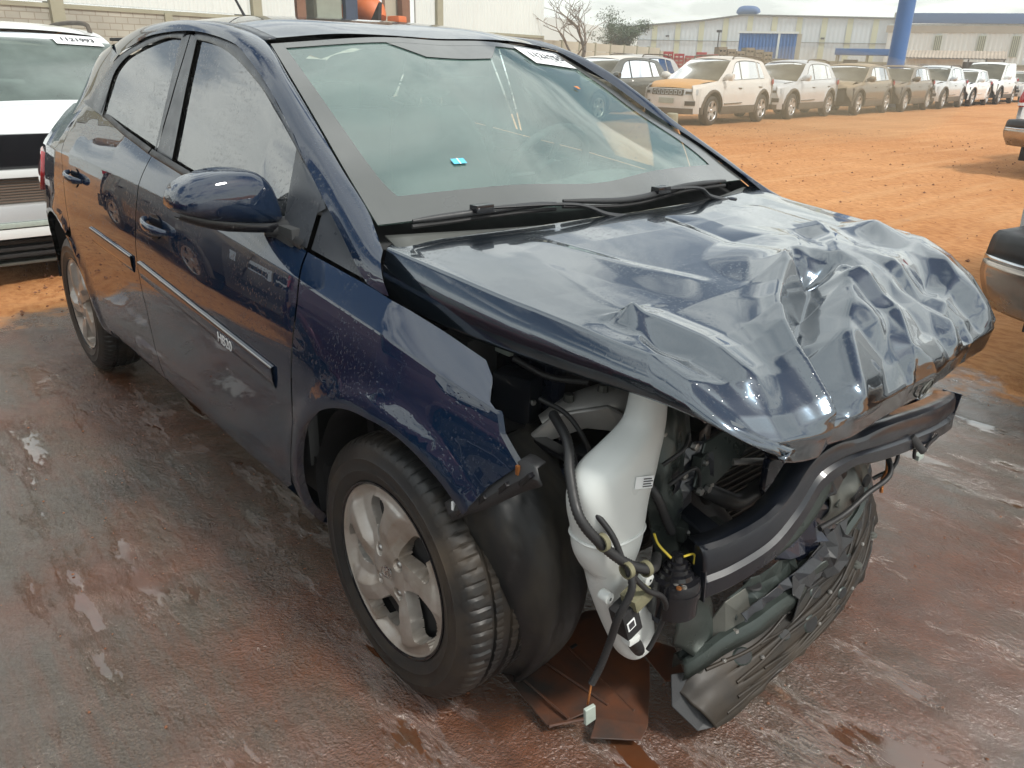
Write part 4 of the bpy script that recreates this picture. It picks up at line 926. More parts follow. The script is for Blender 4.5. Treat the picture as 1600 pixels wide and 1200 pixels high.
# interior --------------------------------------------------------------
dash = [[(-.22, y, .95), (-.34, y, .985+.01*math.cos(y*2)), (-.52, y, .99+(.035 if 0 < 1 else 0)*math.exp(-((y-.36)/.2)**2)), (-.66, y, .955), (-.70, y, .86), (-.62, y, .60)] for y in np.linspace(-.68, .68, 24)]
loft('dashboard', dash, 26, 24, 'interior_dark', CAR)
def seat(y):
    cush = [[(-.85, y+dy*.24, .55+.0), (-1.1, y+dy*.25, .60-.02*(1-dy*dy)), (-1.35, y+dy*.25, .58)] for dy in (-1, -.6, 0, .6, 1)]
    st = loft('seat_cushion', cush, 12, 10, 'seat_cloth', CAR, thick=.12)
    V = []; rows = []
    for z, w_, x in ((.60, .23, -1.32), (.75, .25, -1.36), (.95, .245, -1.42), (1.10, .20, -1.47), (1.17, .13, -1.49)):
        rows.append([(x+.06*math.cos(t)*(1 if math.cos(t) > 0 else .9)+.02*abs(math.sin(t)), y+w_*math.sin(t), z) for t in np.linspace(0, 2*math.pi, 25)])
    loft('seat_back', rows, 25, 20, 'seat_cloth', CAR)
    rows = [[(-1.49+.045*math.cos(t), y+w_*math.sin(t), z) for t in np.linspace(0, 2*math.pi, 17)] for z, w_ in ((1.20, .07), (1.23, .11), (1.30, .12), (1.36, .10), (1.38, .04))]
    loft('headrest', rows, 17, 12, 'seat_cloth', CAR)
    for d in (-.05, .05): tube('headrest_post', [(-1.485, y+d, 1.13), (-1.485, y+d, 1.23)], .006, 'chrome', CAR, seg=8, n=4)
seat(-.36); seat(.36)
rows = [[(-2.25+.08*math.cos(t), 1.1*(k/10.-.5), z+.0) for t in np.linspace(0, 2*math.pi, 3)] for k in range(11) for z in (1.0,)]
box('rear_bench', (-2.18, 0, .82), (.14, 1.16, .62), 'seat_cloth', CAR, .05); box('bench_cushion', (-1.95, 0, .56), (.5, 1.16, .14), 'seat_cloth', CAR, .04)
for y in (-.36, .36): box('rear_headrest', (-2.24, y, 1.17), (.09, .22, .13), 'seat_cloth', CAR, .035)
e = np.linspace(0, 2*math.pi, 37); mt = Matrix.Translation((-.80, .36, .985)) @ Matrix.Rotation(R(-62), 4, 'Y')
sw_ = tube('steering_wheel', [mt @ Vector((.175*math.cos(t), .175*math.sin(t), 0)) for t in e], .014, 'interior_dark', CAR, seg=10, n=72, caps=False)
bx = []
for a_ in (0, math.pi, math.pi/2*3):
    p0_, p1_ = mt @ Vector((.05*math.cos(a_), .05*math.sin(a_), 0)), mt @ Vector((.17*math.cos(a_), .17*math.sin(a_), 0)); tube('spoke', [p0_, p1_], .014, 'interior_dark', sw_, seg=8, n=4, flat=.5)
tube('airbag_boss', [mt @ Vector((0, 0, -.03)), mt @ Vector((0, 0, .02))], [.065, .05], 'interior_dark', sw_, seg=20, n=4)
for s in (-1, 1):
    tube('seat_belt', [(-1.42, s*.60, 1.28), (-1.40, s*.60, 1.0), (-1.36, s*.62, .6)], .02, 'interior_dark', CAR, seg=6, n=10, flat=.1)
    box('door_card', (-1.35, s*.765, .68), (1.9, .03, .60), 'interior_dark', CAR, .01)
rm_ = box('rear_view_mirror', (-.83, .01, 1.318), (.03, .23, .06), 'gloss_black', CAR, .015)
box('headliner', (-1.75, 0, 1.385), (1.45, 1.06, .012), 'interior_dark', CAR, .004)
# radio aerial at the rear of the roof
an = tube('roof_aerial', [(-2.28, -.0, 1.44), (-2.36, -.0, 1.50), (-2.78, -.0, 1.86)], [.012, .006, .003], 'matte_black', CAR, seg=8, n=12)

# ------------------------------------------------------------------ what the torn off bumper lays bare
def hose(name, pts, r, parent=CAR, mat='cable', rib=True, n=None, seg=10):
    P = np.array(pts, float); Lh = np.linalg.norm(np.diff(P, axis=0), axis=1).sum()
    return tube(name, pts, r, mat, parent, seg=seg, n=n or int(max(10, Lh/(.0035 if rib else .012))), rib=1 if rib else 0, ribamp=.16)
# washer fluid tank: neck, shoulder, waist, lower lobe
rings = [(.86, -.565, -.505, .026), (.80, -.566, -.498, .030), (.76, -.575, -.496, .033), (.738, -.597, -.499, .037), (.715, -.640, -.502, .042), (.692, -.684, -.508, .047), (.66, -.702, -.518, .052), (.62, -.700, -.533, .054), (.571, -.686, -.540, .054), (.53, -.680, -.543, .052), (.495, -.664, -.552, .046), (.470, -.648, -.560, .040), (.445, -.640, -.545, .040), (.413, -.630, -.524, .041), (.36, -.610, -.500, .041), (.311, -.590, -.482, .038), (.26, -.566, -.478, .032), (.238, -.545, -.492, .022), (.230, -.525, -.510, .004)]
RG = cr([(z, a_, b_, c_) for z, a_, b_, c_ in rings], 110); th_ = np.linspace(0, 2*math.pi, 40, endpoint=False); V = []
for z, a_, b_, c_ in RG:
    cy_ = (a_+b_)/2; ry = abs(b_-a_)/2; cxx = .447+.10*max(0, .42-z)*.9+.25*(cy_+.60)*0; ce, se = np.cos(th_), np.sin(th_); ce = np.sign(ce)*np.abs(ce)**.8; se = np.sign(se)*np.abs(se)**.8
    dz = .012*np.sin(th_*1.0)*0
    V.append(np.stack([cxx+c_*ce-.30*ry*se*0, cy_+ry*se, np.full(40, z)], 1))
V = np.vstack(V); V[:, 0] += .006*np.exp(-((V[:, 2]-.575)/.012)**2)*0; tank = mesh_obj('washer_tank', V, grid_faces(40, 110, wrap_u=True), 'reservoir_plastic', CAR)
for z_, r_ in ((.556, .0035),):
    k_ = int(np.argmin(np.abs(RG[:, 0]-z_))); rg = V[k_*40:(k_+1)*40]; tube('mould_seam', [tuple(p) for p in rg]+[tuple(rg[0])], r_, 'reservoir_plastic', tank, seg=6, n=80, caps=False)
for c, r in (((.492, -.655, .455), .011), ((.492, -.545, .445), .012)): lathe('tank_lug', [(.003, .012), (r, .010), (r, -.01), (.003, -.012)], 'reservoir_plastic', tank, 16, 'x', c)
mt = frame((.4985, -.588, .668), (.10, 1.0, -.22), (-.12, .25, 1.0)); 
lb = plate('tank_label', [mt @ Vector(p) for p in ((-.022, -.011, .003), (.022, -.011, .003), (.022, .011, .003), (-.022, .011, .003))], .0006, 'white_print', tank)
for k in range(4): plate('print_line', [mt @ Vector(p) for p in ((-.004, -.008+k*.0045, .0045), (.019-.003*(k % 2), -.008+k*.0045, .0045), (.019-.003*(k % 2), -.006+k*.0045, .0045), (-.004, -.006+k*.0045, .0045))], .0004, 'ink', lb)
# bracket strip that carried the bumper, under the fender lip
bT = [(.192, -.790, .556), (.24, -.778, .598), (.28, -.765, .632), (.32, -.752, .668), (.356, -.740, .702), (.384, -.733, .694)]
bB = [(.222, -.792, .534), (.262, -.785, .566), (.300, -.772, .590), (.332, -.758, .618), (.365, -.742, .645), (.394, -.730, .664)]
bM = [tuple((np.array(p_)+np.array(q_))/2+np.array([.006, -.006, 0])) for p_, q_ in zip(bT, bB)]
bR = [(x_-.012, y_+.03, z_-.004) for x_, y_, z_ in bT]
b_ = loft('bumper_bracket', [bR, bT, bM, bB], 24, 4, 'black_plastic', CAR, thick=.005, straight=True, angle=20)
for x, z in ((.235, .568), (.275, .600), (.318, .640), (.362, .672)): box('bracket_rib', (x+.010, -.800+.33*(x-.2), z), (.009, .012, .040), 'gloss_black', b_, .002, ('Y', .7))
for x, z, m_ in ((.222, .566, 'white_print'), (.268, .612, 'alu_dull'), (.352, .683, 'copper')): box('clip', (x, -.800+.33*(x-.2), z), (.007, .006, .018), m_, b_, .001)
# battery / dark carrier behind, engine mount, wing rail
box('battery', (.06, -.36, .73), (.20, .26, .19), 'black_plastic', CAR, .012)
box('battery_top', (.06, -.36, .832), (.205, .265, .02), 'matte_black', CAR, .004)
rail = plate('wing_rail', [(-.05, -.55, .615), (.42, -.60, .600), (.455, -.545, .60), (.42, -.50, .60), (-.05, -.49, .615)], .05, 'navy_inner', CAR, .006)
plate('rail_flange', [(.20, -.60, .645), (.43, -.585, .630), (.44, -.560, .634), (.2, -.57, .650)], .012, 'gloss_black', CAR, .002)
mnt = tube('engine_mount', [(.20, -.55, .655), (.235, -.49, .688), (.27, -.42, .70), (.30, -.36, .672), (.30, -.33, .62)], [(.028, .020), (.042, .03), (.045, .035), (.040, .032), (.030, .028)], 'cast_aluminium', CAR, seg=14, n=26)
for p_ in ((.235, -.515, .715), (.285, -.40, .735), (.275, -.46, .735)): lathe('bolt_head', [(.001, .012), (.010, .011), (.011, -.004)], 'steel_grey', mnt, 8, 'z', p_)
plate('mount_bracket', [(.19, -.60, .63), (.24, -.555, .70), (.30, -.47, .715), (.33, -.42, .68), (.31, -.43, .65), (.27, -.50, .665), (.23, -.56, .64)], .012, 'cast_aluminium', mnt, .003)
cyl = lathe('oil_filter_housing', [(.001, .06), (.03, .058), (.036, .05), (.036, -.05), (.02, -.06)], 'cast_aluminium', CAR, 24, 'z', (.335, -.365, .575))
lathe('expansion_cap', [(.001, .035), (.025, .033), (.028, .0), (.034, -.002), (.034, -.03)], 'matte_black', CAR, 20, 'z', (.20, -.36, .775))
box('relay_box', (.02, -.60, .755), (.09, .08, .12), 'black_plastic', CAR, .008)
box('hinge_tag', (.115, -.585, .80), (.045, .012, .014), 'connector_grey', CAR, .002)
box('engine_block', (.06, -.02, .50), (.40, .50, .42), 'matte_black', CAR, .03); box('engine_cover', (.06, .0, .74), (.38, .50, .05), 'black_plastic', CAR, .02)
# upright of the radiator support, near side: stamped dark green-grey metal with folds
up = [[(.40, -.475, .745), (.395, -.42, .75), (.37, -.35, .74), (.35, -.29, .745)], [(.43, -.475, .66), (.435, -.42, .665), (.405, -.36, .67), (.37, -.29, .665)], [(.425, -.485, .58), (.445, -.44, .585), (.445, -.385, .575), (.40, -.33, .57)], [(.43, -.47, .50), (.455, -.43, .50), (.44, -.375, .49), (.40, -.335, .49)], [(.44, -.46, .43), (.465, -.42, .42), (.45, -.37, .42), (.42, -.33, .41)], [(.43, -.44, .33), (.455, -.40, .30), (.44, -.35, .30), (.41, -.31, .30)]]
V, F = loft('x', up, 34, 60, 'navy_inner', CAR, ret=True); V = np.array(V); V[:, 0] += .012*vfbm(V[:, 1]*22, V[:, 2]*12, 2, 3)
UPR = mesh_obj('radiator_support_upright', V, F, 'green_grey_metal', CAR); UPR.modifiers.new('thickness', 'SOLIDIFY').thickness = .004
plate('upright_gusset', [(.445, -.345, .65), (.44, -.18, .665), (.45, -.14, .64), (.455, -.235, .575), (.46, -.335, .545), (.455, -.38, .565)], .006, 'green_grey_metal', UPR, .002)
for p_ in ((.462, -.40, .665), (.466, -.345, .555), (.466, -.37, .558), (.462, -.425, .61)): lathe('bolt_head', [(.001, .010), (.008, .009), (.009, 0)], 'alu_dull', UPR, 6, 'x', p_)
tow = [[(.445, -.40, .435), (.52, -.42, .425), (.55, -.43, .40)], [(.44, -.32, .455), (.50, -.32, .440), (.545, -.36, .415)], [(.43, -.24, .430), (.49, -.23, .41), (.54, -.28, .38)]]
loft('crumpled_gusset', tow, 18, 14, 'green_grey_metal', CAR, thick=.004)
# the bent bumper beam: hollow box section, two stamped ribs
def beam():
    pth = [(.553, -.462, .450), (.575, -.40, .462), (.600, -.32, .495), (.606, -.25, .540), (.610, -.19, .600), (.622, -.10, .618), (.640, .05, .612), (.645, .22, .595), (.628, .38, .572), (.600, .475, .553)]
    n = 90; P = cr(pth, n); T = np.gradient(P, axis=0); T /= np.linalg.norm(T, axis=1)[:, None]
    up_ = np.array([0, -.25, 1.0]); sect = [(-.040, .050), (-.004, .054), (.006, .050), (.010, .040), (.011, .012), (.003, .006), (.003, -.006), (.012, -.013), (.011, -.044), (.005, -.052), (-.006, -.055), (-.040, -.052)]
    V = []
    for i in range(n):
        out_ = np.cross(T[i], up_); out_ /= np.linalg.norm(out_); u_ = np.cross(out_, T[i]); 
        if out_[0] < 0: out_ = -out_
        if u_[2] < 0: u_ = -u_
        k = (.82-.20*math.exp(-((i/n-.44)/.05)**2))*(1+.45*max(0, 1-i/n/.4))
        V += [P[i]+out_*(a*1.0)+u_*b*k for a, b in sect]
    F = grid_faces(len(sect), n); o = mesh_obj('bumper_beam', np.array(V), F, 'beam_black', CAR, True, angle=28); m = o.modifiers.new('thickness', 'SOLIDIFY'); m.thickness = .003; m.offset = 0
    for q in ((.645, .31, .618), (.642, .36, .612)): pass
    plate('beam_end_plate', [(.535, -.462, .515), (.565, -.462, .512), (.568, -.455, .392), (.535, -.455, .395)], .004, 'beam_black', o)
    plate('beam_end_plate', [(.575, .478, .598), (.622, .475, .600), (.612, .480, .505), (.575, .478, .508)], .004, 'navy_inner', o)
    return o
BEAM = beam()
plate('crash_box', [(.42, -.33, .50), (.56, -.37, .50), (.56, -.37, .41), (.42, -.33, .41)], .05, 'beam_black', CAR, .004)
plate('crash_box', [(.46, .46, .58), (.60, .46, .58), (.60, .46, .50), (.46, .46, .50)], .06, 'navy_inner', CAR, .004)
tube('dangling_strap', [(.655, .125, .600), (.665, .150, .575), (.672, .165, .560), (.66, .215, .555), (.665, .245, .570)], [(.004, .009)]*5, 'black_plastic', CAR, seg=8, n=30)
# upright dark column between beam and lower bar; inner reinforcement
plate('centre_column', [(.505, -.215, .66), (.53, -.13, .66), (.545, -.02, .36), (.54, .03, .30), (.52, -.03, .28), (.505, -.12, .36), (.495, -.20, .52)], .018, 'navy_inner', CAR, .004)
inn = [[(.50, -.30, .37), (.52, -.20, .40), (.53, -.12, .45), (.53, -.07, .52), (.53, -.08, .60)], [(.535, -.33, .395), (.555, -.23, .425), (.57, -.15, .47), (.57, -.11, .54), (.57, -.13, .62)], [(.545, -.35, .36), (.57, -.24, .39), (.585, -.15, .43), (.59, -.08, .50), (.59, -.07, .60)]]
loft('inner_reinforcement', inn, 40, 12, 'green_grey_metal', CAR, thick=.004)
# radiator, fan shroud, pipes
box('radiator', (.30, .02, .42), (.03, .56, .42), 'matte_black', CAR, .004); 
lathe('fan_ring', [(.17, .02), (.185, .02), (.185, -.01), (.165, -.01)], 'black_plastic', CAR, 48, 'x', (.34, .02, .42))
tube('intake_pipe', [(.36, -.26, .50), (.38, -.22, .42), (.40, -.16, .33), (.40, -.14, .25)], [.035, .04, .045, .045], 'black_plastic', CAR, seg=18, n=20)
tube('coolant_hose', [(.45, -.335, .545), (.47, -.29, .515), (.48, -.24, .492), (.485, -.18, .505), (.49, -.15, .52)], [.016, .019, .019, .018, .016], 'cable', CAR, seg=12, n=24)
tube('metal_pipe', [(.46, -.255, .582), (.475, -.20, .572), (.49, -.12, .552), (.49, -.06, .535)], .0075, 'alu_dull', CAR, seg=10, n=16)
lathe('hose_clamp', [(.0175, -.012), (.0195, -.012), (.0195, .012), (.0175, .012)], 'alu_dull', CAR, 20, 'y', (.447, -.330, .548)); tube('crimped_fitting', [(.487, -.165, .512), (.49, -.115, .497)], .0135, 'alu_dull', CAR, seg=14, n=14, rib=1, ribamp=.12)
tube('fitting_end', [(.49, -.115, .497), (.492, -.07, .488)], .0065, 'alu_dull', CAR, seg=10, n=6)
# horn / pump below the tank
hb = (.520, -.492, .0)
horn = lathe('signal_horn', [(.001, .492), (.012, .490), (.014, .478), (.020, .477), (.021, .468), (.026, .467), (.027, .458), (.033, .456), (.036, .448), (.047, .445), (.050, .436), (.050, .425), (.052, .424), (.052, .412), (.049, .410), (.049, .37), (.040, .362), (.001, .36)], 'gloss_black', CAR, 32, 'z', (hb[0], hb[1], 0))
for k in range(4): lathe('horn_contact', [(.001, .004), (.005, .003), (.0055, 0)], 'copper' if k % 2 else 'alu_dull', horn, 10, 'z', (hb[0]+.030+.008*math.cos(k*1.57+.4), hb[1]-.024+.008*math.sin(k*1.57+.4), .445))
tube('yellow_lead', [(hb[0], hb[1]-.02, .49), (hb[0]-.02, hb[1]-.035, .515), (hb[0]-.025, hb[1]-.045, .54)], .0025, 'yellow_wire', horn, seg=6, n=12); tube('yellow_lead', [(hb[0]+.012, hb[1]+.002, .49), (hb[0]+.018, hb[1]+.026, .488), (hb[0]+.018, hb[1]+.03, .465)], .0022, 'yellow_wire', horn, seg=6, n=12)
box('horn_bracket', (hb[0]-.03, hb[1]+.02, .385), (.03, .07, .12), 'navy_inner', horn, .004)
# lower leg of the support, folded plates, lower cross bar
leg = [[(.50, -.475, .40), (.49, -.40, .39), (.48, -.33, .33), (.485, -.29, .25)], [(.535, -.49, .34), (.53, -.43, .32), (.52, -.36, .27), (.515, -.32, .20)], [(.52, -.475, .27), (.525, -.44, .24), (.52, -.39, .19), (.51, -.345, .15)]]
loft('lower_leg', leg, 24, 14, 'green_grey_metal', CAR, thick=.004)
lp = plate('lower_bracket', [(.50, -.335, .225), (.515, -.30, .285), (.525, -.19, .300), (.53, -.11, .265), (.54, -.10, .225), (.56, -.215, .205), (.54, -.31, .175)], .005, 'steel_grey', CAR, .001)
lathe('bracket_hole', [(.001, .001), (.018, .001), (.021, -.002)], 'matte_black', lp, 20, 'z', (.528, -.215, .298)); lathe('bracket_bolt', [(.001, .008), (.007, .007), (.009, -.002)], 'alu_dull', lp, 8, 'z', (.545, -.285, .218))
def bar(name, pth, wd, ht, mat, twist=.0, rib=.006):
    n = 70; P = cr(pth, n); T = np.gradient(P, axis=0); T /= np.linalg.norm(T, axis=1)[:, None]; V = []
    sect = [(-wd, -ht), (-wd, ht*.6), (-wd*.6, ht), (-wd*.25, ht*.72), (wd*.1, ht*.72), (wd*.3, ht), (wd*.8, ht*.7), (wd, 0), (wd*.9, -ht)]
    for i in range(n):
        o_ = np.cross(T[i], (0, 0, 1)); o_ /= np.linalg.norm(o_); o_ = -o_ if o_[0] < 0 else o_; u_ = np.array([0, 0, 1.0]); ph = twist*math.sin(i*.09)
        j = .0025*math.sin(i*.45)
        V += [P[i]+o_*(a*math.cos(ph)-b*math.sin(ph)+j)+u_*(a*math.sin(ph)+b*math.cos(ph)) for a, b in sect]
    o = mesh_obj(name, np.array(V), grid_faces(len(sect), n), mat, CAR, True, angle=30); m = o.modifiers.new('thickness', 'SOLIDIFY'); m.thickness = .003; return o
bar('lower_cross_member', [(.500, -.412, .165), (.515, -.37, .185), (.543, -.25, .212), (.560, -.15, .238), (.555, -.03, .265), (.552, .08, .292), (.535, .19, .330), (.505, .285, .355)], .024, .022, 'green_grey_metal', .35)
lathe('bar_end_sleeve', [(.004, .02), (.014, .02), (.014, -.02), (.004, -.02)], 'steel_grey', CAR, 16, 'z', (.520, -.372, .165))
bar('second_rail', [(.53, -.02, .31), (.54, .07, .345), (.53, .17, .38), (.50, .26, .41), (.47, .34, .42)], .020, .018, 'steel_grey', .3)
hc = [[(.50, .0, .50), (.52, .08, .50), (.50, .18, .50), (.47, .28, .49)], [(.555, .02, .43), (.565, .10, .43), (.55, .19, .43), (.51, .28, .42)], [(.545, .0, .36), (.56, .08, .37), (.55, .17, .38), (.51, .26, .37)]]
V, F = loft('x', hc, 40, 30, 'x', ret=True); V = np.array(V); V[:, 0] += .012*vfbm(V[:, 1]*16, V[:, 2]*16, 2, 6); mesh_obj('crumpled_panel', V, F, 'steel_grey', CAR).modifiers.new('thickness', 'SOLIDIFY').thickness = .004
for (y, z, r) in ((.12, .418, .022), (.15, .445, .014)): lathe('panel_hole', [(.001, .002), (r, .002), (r+.003, -.004)], 'matte_black', CAR, 20, 'x', (.572, y, z))
# undertray: big black sheet with pressed channels, hanging off the lower bar
TI = [(.512, -.430, .120), (.525, -.37, .150), (.556, -.20, .185), (.560, -.03, .230), (.552, .10, .270), (.520, .22, .312), (.478, .33, .345)]
TO = [(.592, -.395, .060), (.600, -.29, .072), (.603, -.17, .088), (.608, .03, .120), (.592, .165, .152), (.562, .285, .196), (.512, .380, .265)]
a = cr(TI, 150); b = cr(TO, 150); rows = []
for k in np.linspace(0, 1, 44): rows.append(a*(1-k)+b*k+np.array([.012, -.004, .004])*math.sin(k*math.pi))
G = np.array(rows); K_, J_ = np.meshgrid(np.linspace(0, 1, 44), np.linspace(0, 1, 150), indexing='ij')
D = np.zeros_like(K_)
for c0, w_ in ((.32, .022), (.60, .020), (.72, .016), (.88, .014)): 
    cc = c0+.05*np.sin(J_*9+c0*7); D += -.010*np.exp(-((K_-cc)/w_)**2)*np.clip((J_-.12)*8, 0, 1)*np.clip((.93-J_)*8, 0, 1)
for (k0, j0, r) in ((.55, .62, .07), (.8, .90, .05)): D += .005*np.clip(1-np.abs(np.hypot((K_-k0), (J_-j0)*1.9)-r)/.018, 0, 1)
D += .003*vfbm(J_*5, K_*3, 2, 2)
G = G+D[..., None]*np.array([.6, -.1, .8]); J2 = G.copy(); nse = .010*vnoise(np.linspace(0, 1, 150)*22, np.zeros(150), 7); G[-1, :, 0] += nse; G[-1, :, 2] -= nse*.5
TRAY = mesh_obj('undertray', G.reshape(-1, 3), grid_faces(150, 44), 'wet_undertray', CAR, True); TRAY.modifiers.new('thickness', 'SOLIDIFY').thickness = .004
for k0, j0, j1, r_ in ((5, 14, 138, .0045), (11, 40, 128, .0035), (20, 20, 142, .0040), (30, 34, 120, .0035), (36, 16, 136, .0040), (41, 8, 142, .0030)):
    js = np.linspace(j0, j1, 16).astype(int); kk = [int(np.clip(k0+2.2*math.sin(q*.9+k0), 1, 42)) for q in range(16)]
    tube('pressed_rib', [G[a_, b_]+np.array([.003, -.002, .003]) for a_, b_ in zip(kk, js)], r_, 'wet_undertray', TRAY, seg=8, n=60)
for k0, j0, r_ in ((8, 30, .016), (15, 52, .011), (8, 78, .013), (24, 66, .017), (33, 48, .009), (27, 90, .012), (14, 104, .014), (35, 84, .010), (10, 124, .012), (38, 112, .008)):
    p_ = G[k0, j0]; nrm2 = np.cross(G[k0, j0+2]-G[k0, j0-2], G[k0+2, j0]-G[k0-2, j0]); nrm2 /= np.linalg.norm(nrm2); nrm2 = nrm2 if nrm2[0] > 0 else -nrm2; e1 = np.cross(nrm2, (0, 0, 1.)); e1 /= np.linalg.norm(e1); e2 = np.cross(nrm2, e1)
    an_ = np.linspace(0, 2*math.pi, 15)[:-1]; V = [p_+nrm2*.006+(e1*math.cos(t)*1.3+e2*math.sin(t))*r_ for t in an_]+[p_+nrm2*.0035+(e1*math.cos(t)*1.3+e2*math.sin(t))*r_*1.22 for t in an_]+[p_+nrm2*.0055]
    mesh_obj('tray_hole', V[:14]+[V[-1]], [(i, (i+1) % 14, 14) for i in range(14)], 'matte_black', TRAY, False); mesh_obj('hole_rim', V[:28], grid_faces(14, 2, wrap_u=True), 'green_grey_metal', TRAY, True)
for k0, j0 in ((4, 22), (18, 36), (4, 60), (32, 70), (18, 84), (38, 98), (6, 100), (22, 118), (36, 128), (6, 136)): lathe('tray_rivet', [(.001, .006), (.005, .005), (.006, .001)], 'alu_dull', TRAY, 8, 'z', tuple(G[k0, j0]+np.array([.003, 0, .004])))
for k, j, r in ((26, 108, .016), (35, 130, .014)): lathe('tray_screw', [(.001, .006), (r*.5, .005), (r*.55, .001), (r, .0), (r*1.05, -.004)], 'steel_grey', TRAY, 20, 'z', tuple(G[k, j]+np.array([0, 0, .004])))
plate('torn_flap', [G[8, 140], G[20, 146], G[30, 140], G[26, 132], G[12, 132]], .003, 'steel_grey', TRAY, nrm=(.6, -.3, .7))
plate('tray_corner', [(.50, -.435, .155), (.525, -.455, .10), (.575, -.425, .052), (.600, -.375, .055), (.575, -.33, .10), (.53, -.36, .15)], .004, 'black_plastic', CAR, .001)
def crumple(name, c, nx, ny, amp, mat, seed, par=CAR, thick=.003, ragged=.18):
    """torn sheet metal: bilinear patch, faceted, with ragged free edges"""
    c = [np.array(p, float) for p in c]; rs = np.random.RandomState(seed); n_ = np.cross(c[1]-c[0], c[3]-c[0]); n_ /= np.linalg.norm(n_); V = []
    for j in range(ny):
        for i in range(nx):
            u, v = i/(nx-1), j/(ny-1); uu_ = u+(rs.uniform(-.4, .4)/(nx-1) if 0 < i < nx-1 else rs.uniform(-ragged, ragged)*.5); vv_ = v+(rs.uniform(-.4, .4)/(ny-1) if 0 < j < ny-1 else rs.uniform(-ragged, ragged)*.5)
            p = (c[0]*(1-uu_)+c[1]*uu_)*(1-vv_)+(c[3]*(1-uu_)+c[2]*uu_)*vv_; V.append(p+n_*amp*(rs.uniform(-1, 1)*.6+math.sin(u*7+seed)*.5+math.sin(v*5+seed*2)*.4))
    o = mesh_obj(name, V, grid_faces(nx, ny), mat, par, False); m = o.modifiers.new('thickness', 'SOLIDIFY'); m.thickness = thick
    bv = o.modifiers.new('edge', 'BEVEL'); bv.width = .0012; bv.segments = 1; bv.limit_method = 'ANGLE'; bv.angle_limit = R(25); return o
crumple('torn_support_sheet', [(.545, -.06, .50), (.50, .20, .49), (.515, .22, .36), (.565, .02, .34)], 8, 6, .022, 'beam_black', 2)
crumple('torn_support_sheet', [(.50, .10, .56), (.47, .36, .53), (.46, .36, .40), (.51, .16, .42)], 8, 6, .024, 'beam_black', 5)
crumple('torn_support_sheet', [(.525, -.28, .30), (.545, -.08, .34), (.555, -.06, .24), (.545, -.26, .20)], 8, 5, .014, 'green_grey_metal', 7)
crumple('torn_support_sheet', [(.535, -.20, .44), (.555, -.05, .46), (.560, .0, .34), (.535, -.14, .33)], 7, 5, .014, 'navy_inner', 9)
crumple('bent_strip', [(.555, .04, .42), (.50, .30, .46), (.495, .30, .42), (.56, .05, .385)], 12, 2, .012, 'green_grey_metal', 11, thick=.002)
crumple('bent_strip', [(.555, -.30, .265), (.575, .02, .330), (.58, .02, .305), (.56, -.30, .245)], 14, 2, .008, 'beam_black', 13, thick=.002)
crumple('shredded_grille_piece', [(.56, -.12, .30), (.56, .10, .36), (.585, .08, .26), (.58, -.12, .19)], 9, 5, .016, 'black_plastic', 17)
crumple('shredded_grille_piece', [(.52, .20, .42), (.47, .36, .43), (.50, .36, .33), (.54, .20, .31)], 7, 5, .016, 'black_plastic', 19)
crumple('bent_rail_flange', [(.43, -.44, .62), (.44, -.33, .66), (.455, -.31, .56), (.455, -.42, .52)], 7, 6, .010, 'beam_black', 23)
crumple('bent_rail_flange', [(.40, -.36, .76), (.37, -.16, .76), (.39, -.16, .66), (.42, -.34, .68)], 8, 5, .012, 'navy_inner', 29)
# fins of the condenser behind, with its side tank
cdc = box('condenser_core', (.345, .03, .40), (.012, .50, .36), 'matte_black', CAR)
for k in range(20): box('condenser_fin', (.353, .03, .235+k*.0175), (.008, .49, .004), 'steel_grey', cdc)
box('condenser_tank', (.35, -.235, .40), (.03, .03, .37), 'alu_dull', CAR, .008)
# compressor, pulleys, belt and a few pipes in the dark of the bay
for (y_, z_, r_) in ((-.30, .42, .055), (-.18, .30, .07), (-.22, .52, .035)): lathe('pulley', [(.001, .015), (r_*.3, .018), (r_*.35, .005), (r_*.85, .004), (r_*.9, .012), (r_, .012), (r_, -.012), (r_*.9, -.014)], 'steel_grey', CAR, 30, 'y', (.20, y_-.05, z_))
for k, (a_, b_c) in enumerate((((.36, -.46, .70), (.30, -.20, .66)), ((.38, -.44, .62), (.28, -.15, .50)), ((.42, -.36, .56), (.37, -.20, .42)), ((.33, -.50, .60), (.20, -.30, .60)), ((.40, -.30, .70), (.30, .10, .68)))):
    hose('bay_hose', [a_, tuple((np.array(a_)+np.array(b_c))/2+np.array([.03, 0, -.05+.03*(k % 3)])), b_c], .007+.003*(k % 3), rib=(k % 2 == 0))
hose('bay_lead', [(.47, -.50, .66), (.49, -.47, .69), (.47, -.43, .70), (.45, -.40, .66)], .004, rib=False); hose('bay_lead', [(.46, -.46, .60), (.48, -.42, .63), (.47, -.38, .60), (.46, -.36, .55)], .004, rib=False)
hose('bay_lead', [(.24, -.60, .74), (.30, -.58, .72), (.34, -.56, .66), (.33, -.54, .60)], .005, rib=False); hose('bay_lead', [(.16, -.60, .80), (.22, -.56, .77), (.27, -.50, .76)], .006)
for (x_, y_, z_, sx, sy, sz) in ((.455, -.395, .475, .03, .05, .035), (.45, -.355, .615, .02, .035, .03), (.40, -.45, .69, .05, .035, .03), (.35, -.25, .60, .06, .08, .06), (.30, -.52, .60, .05, .05, .06), (.13, -.56, .70, .09, .05, .10)):
    b2 = box('bay_bracket', (x_, y_, z_), (sx, sy, sz), 'beam_black' if sx > .03 else 'green_grey_metal', CAR, .004, ('Z', .3)); lathe('bracket_bolt', [(.001, .008), (.006, .007), (.007, 0)], 'alu_dull', b2, 6, 'x', (x_+sx/2+.001, y_, z_))
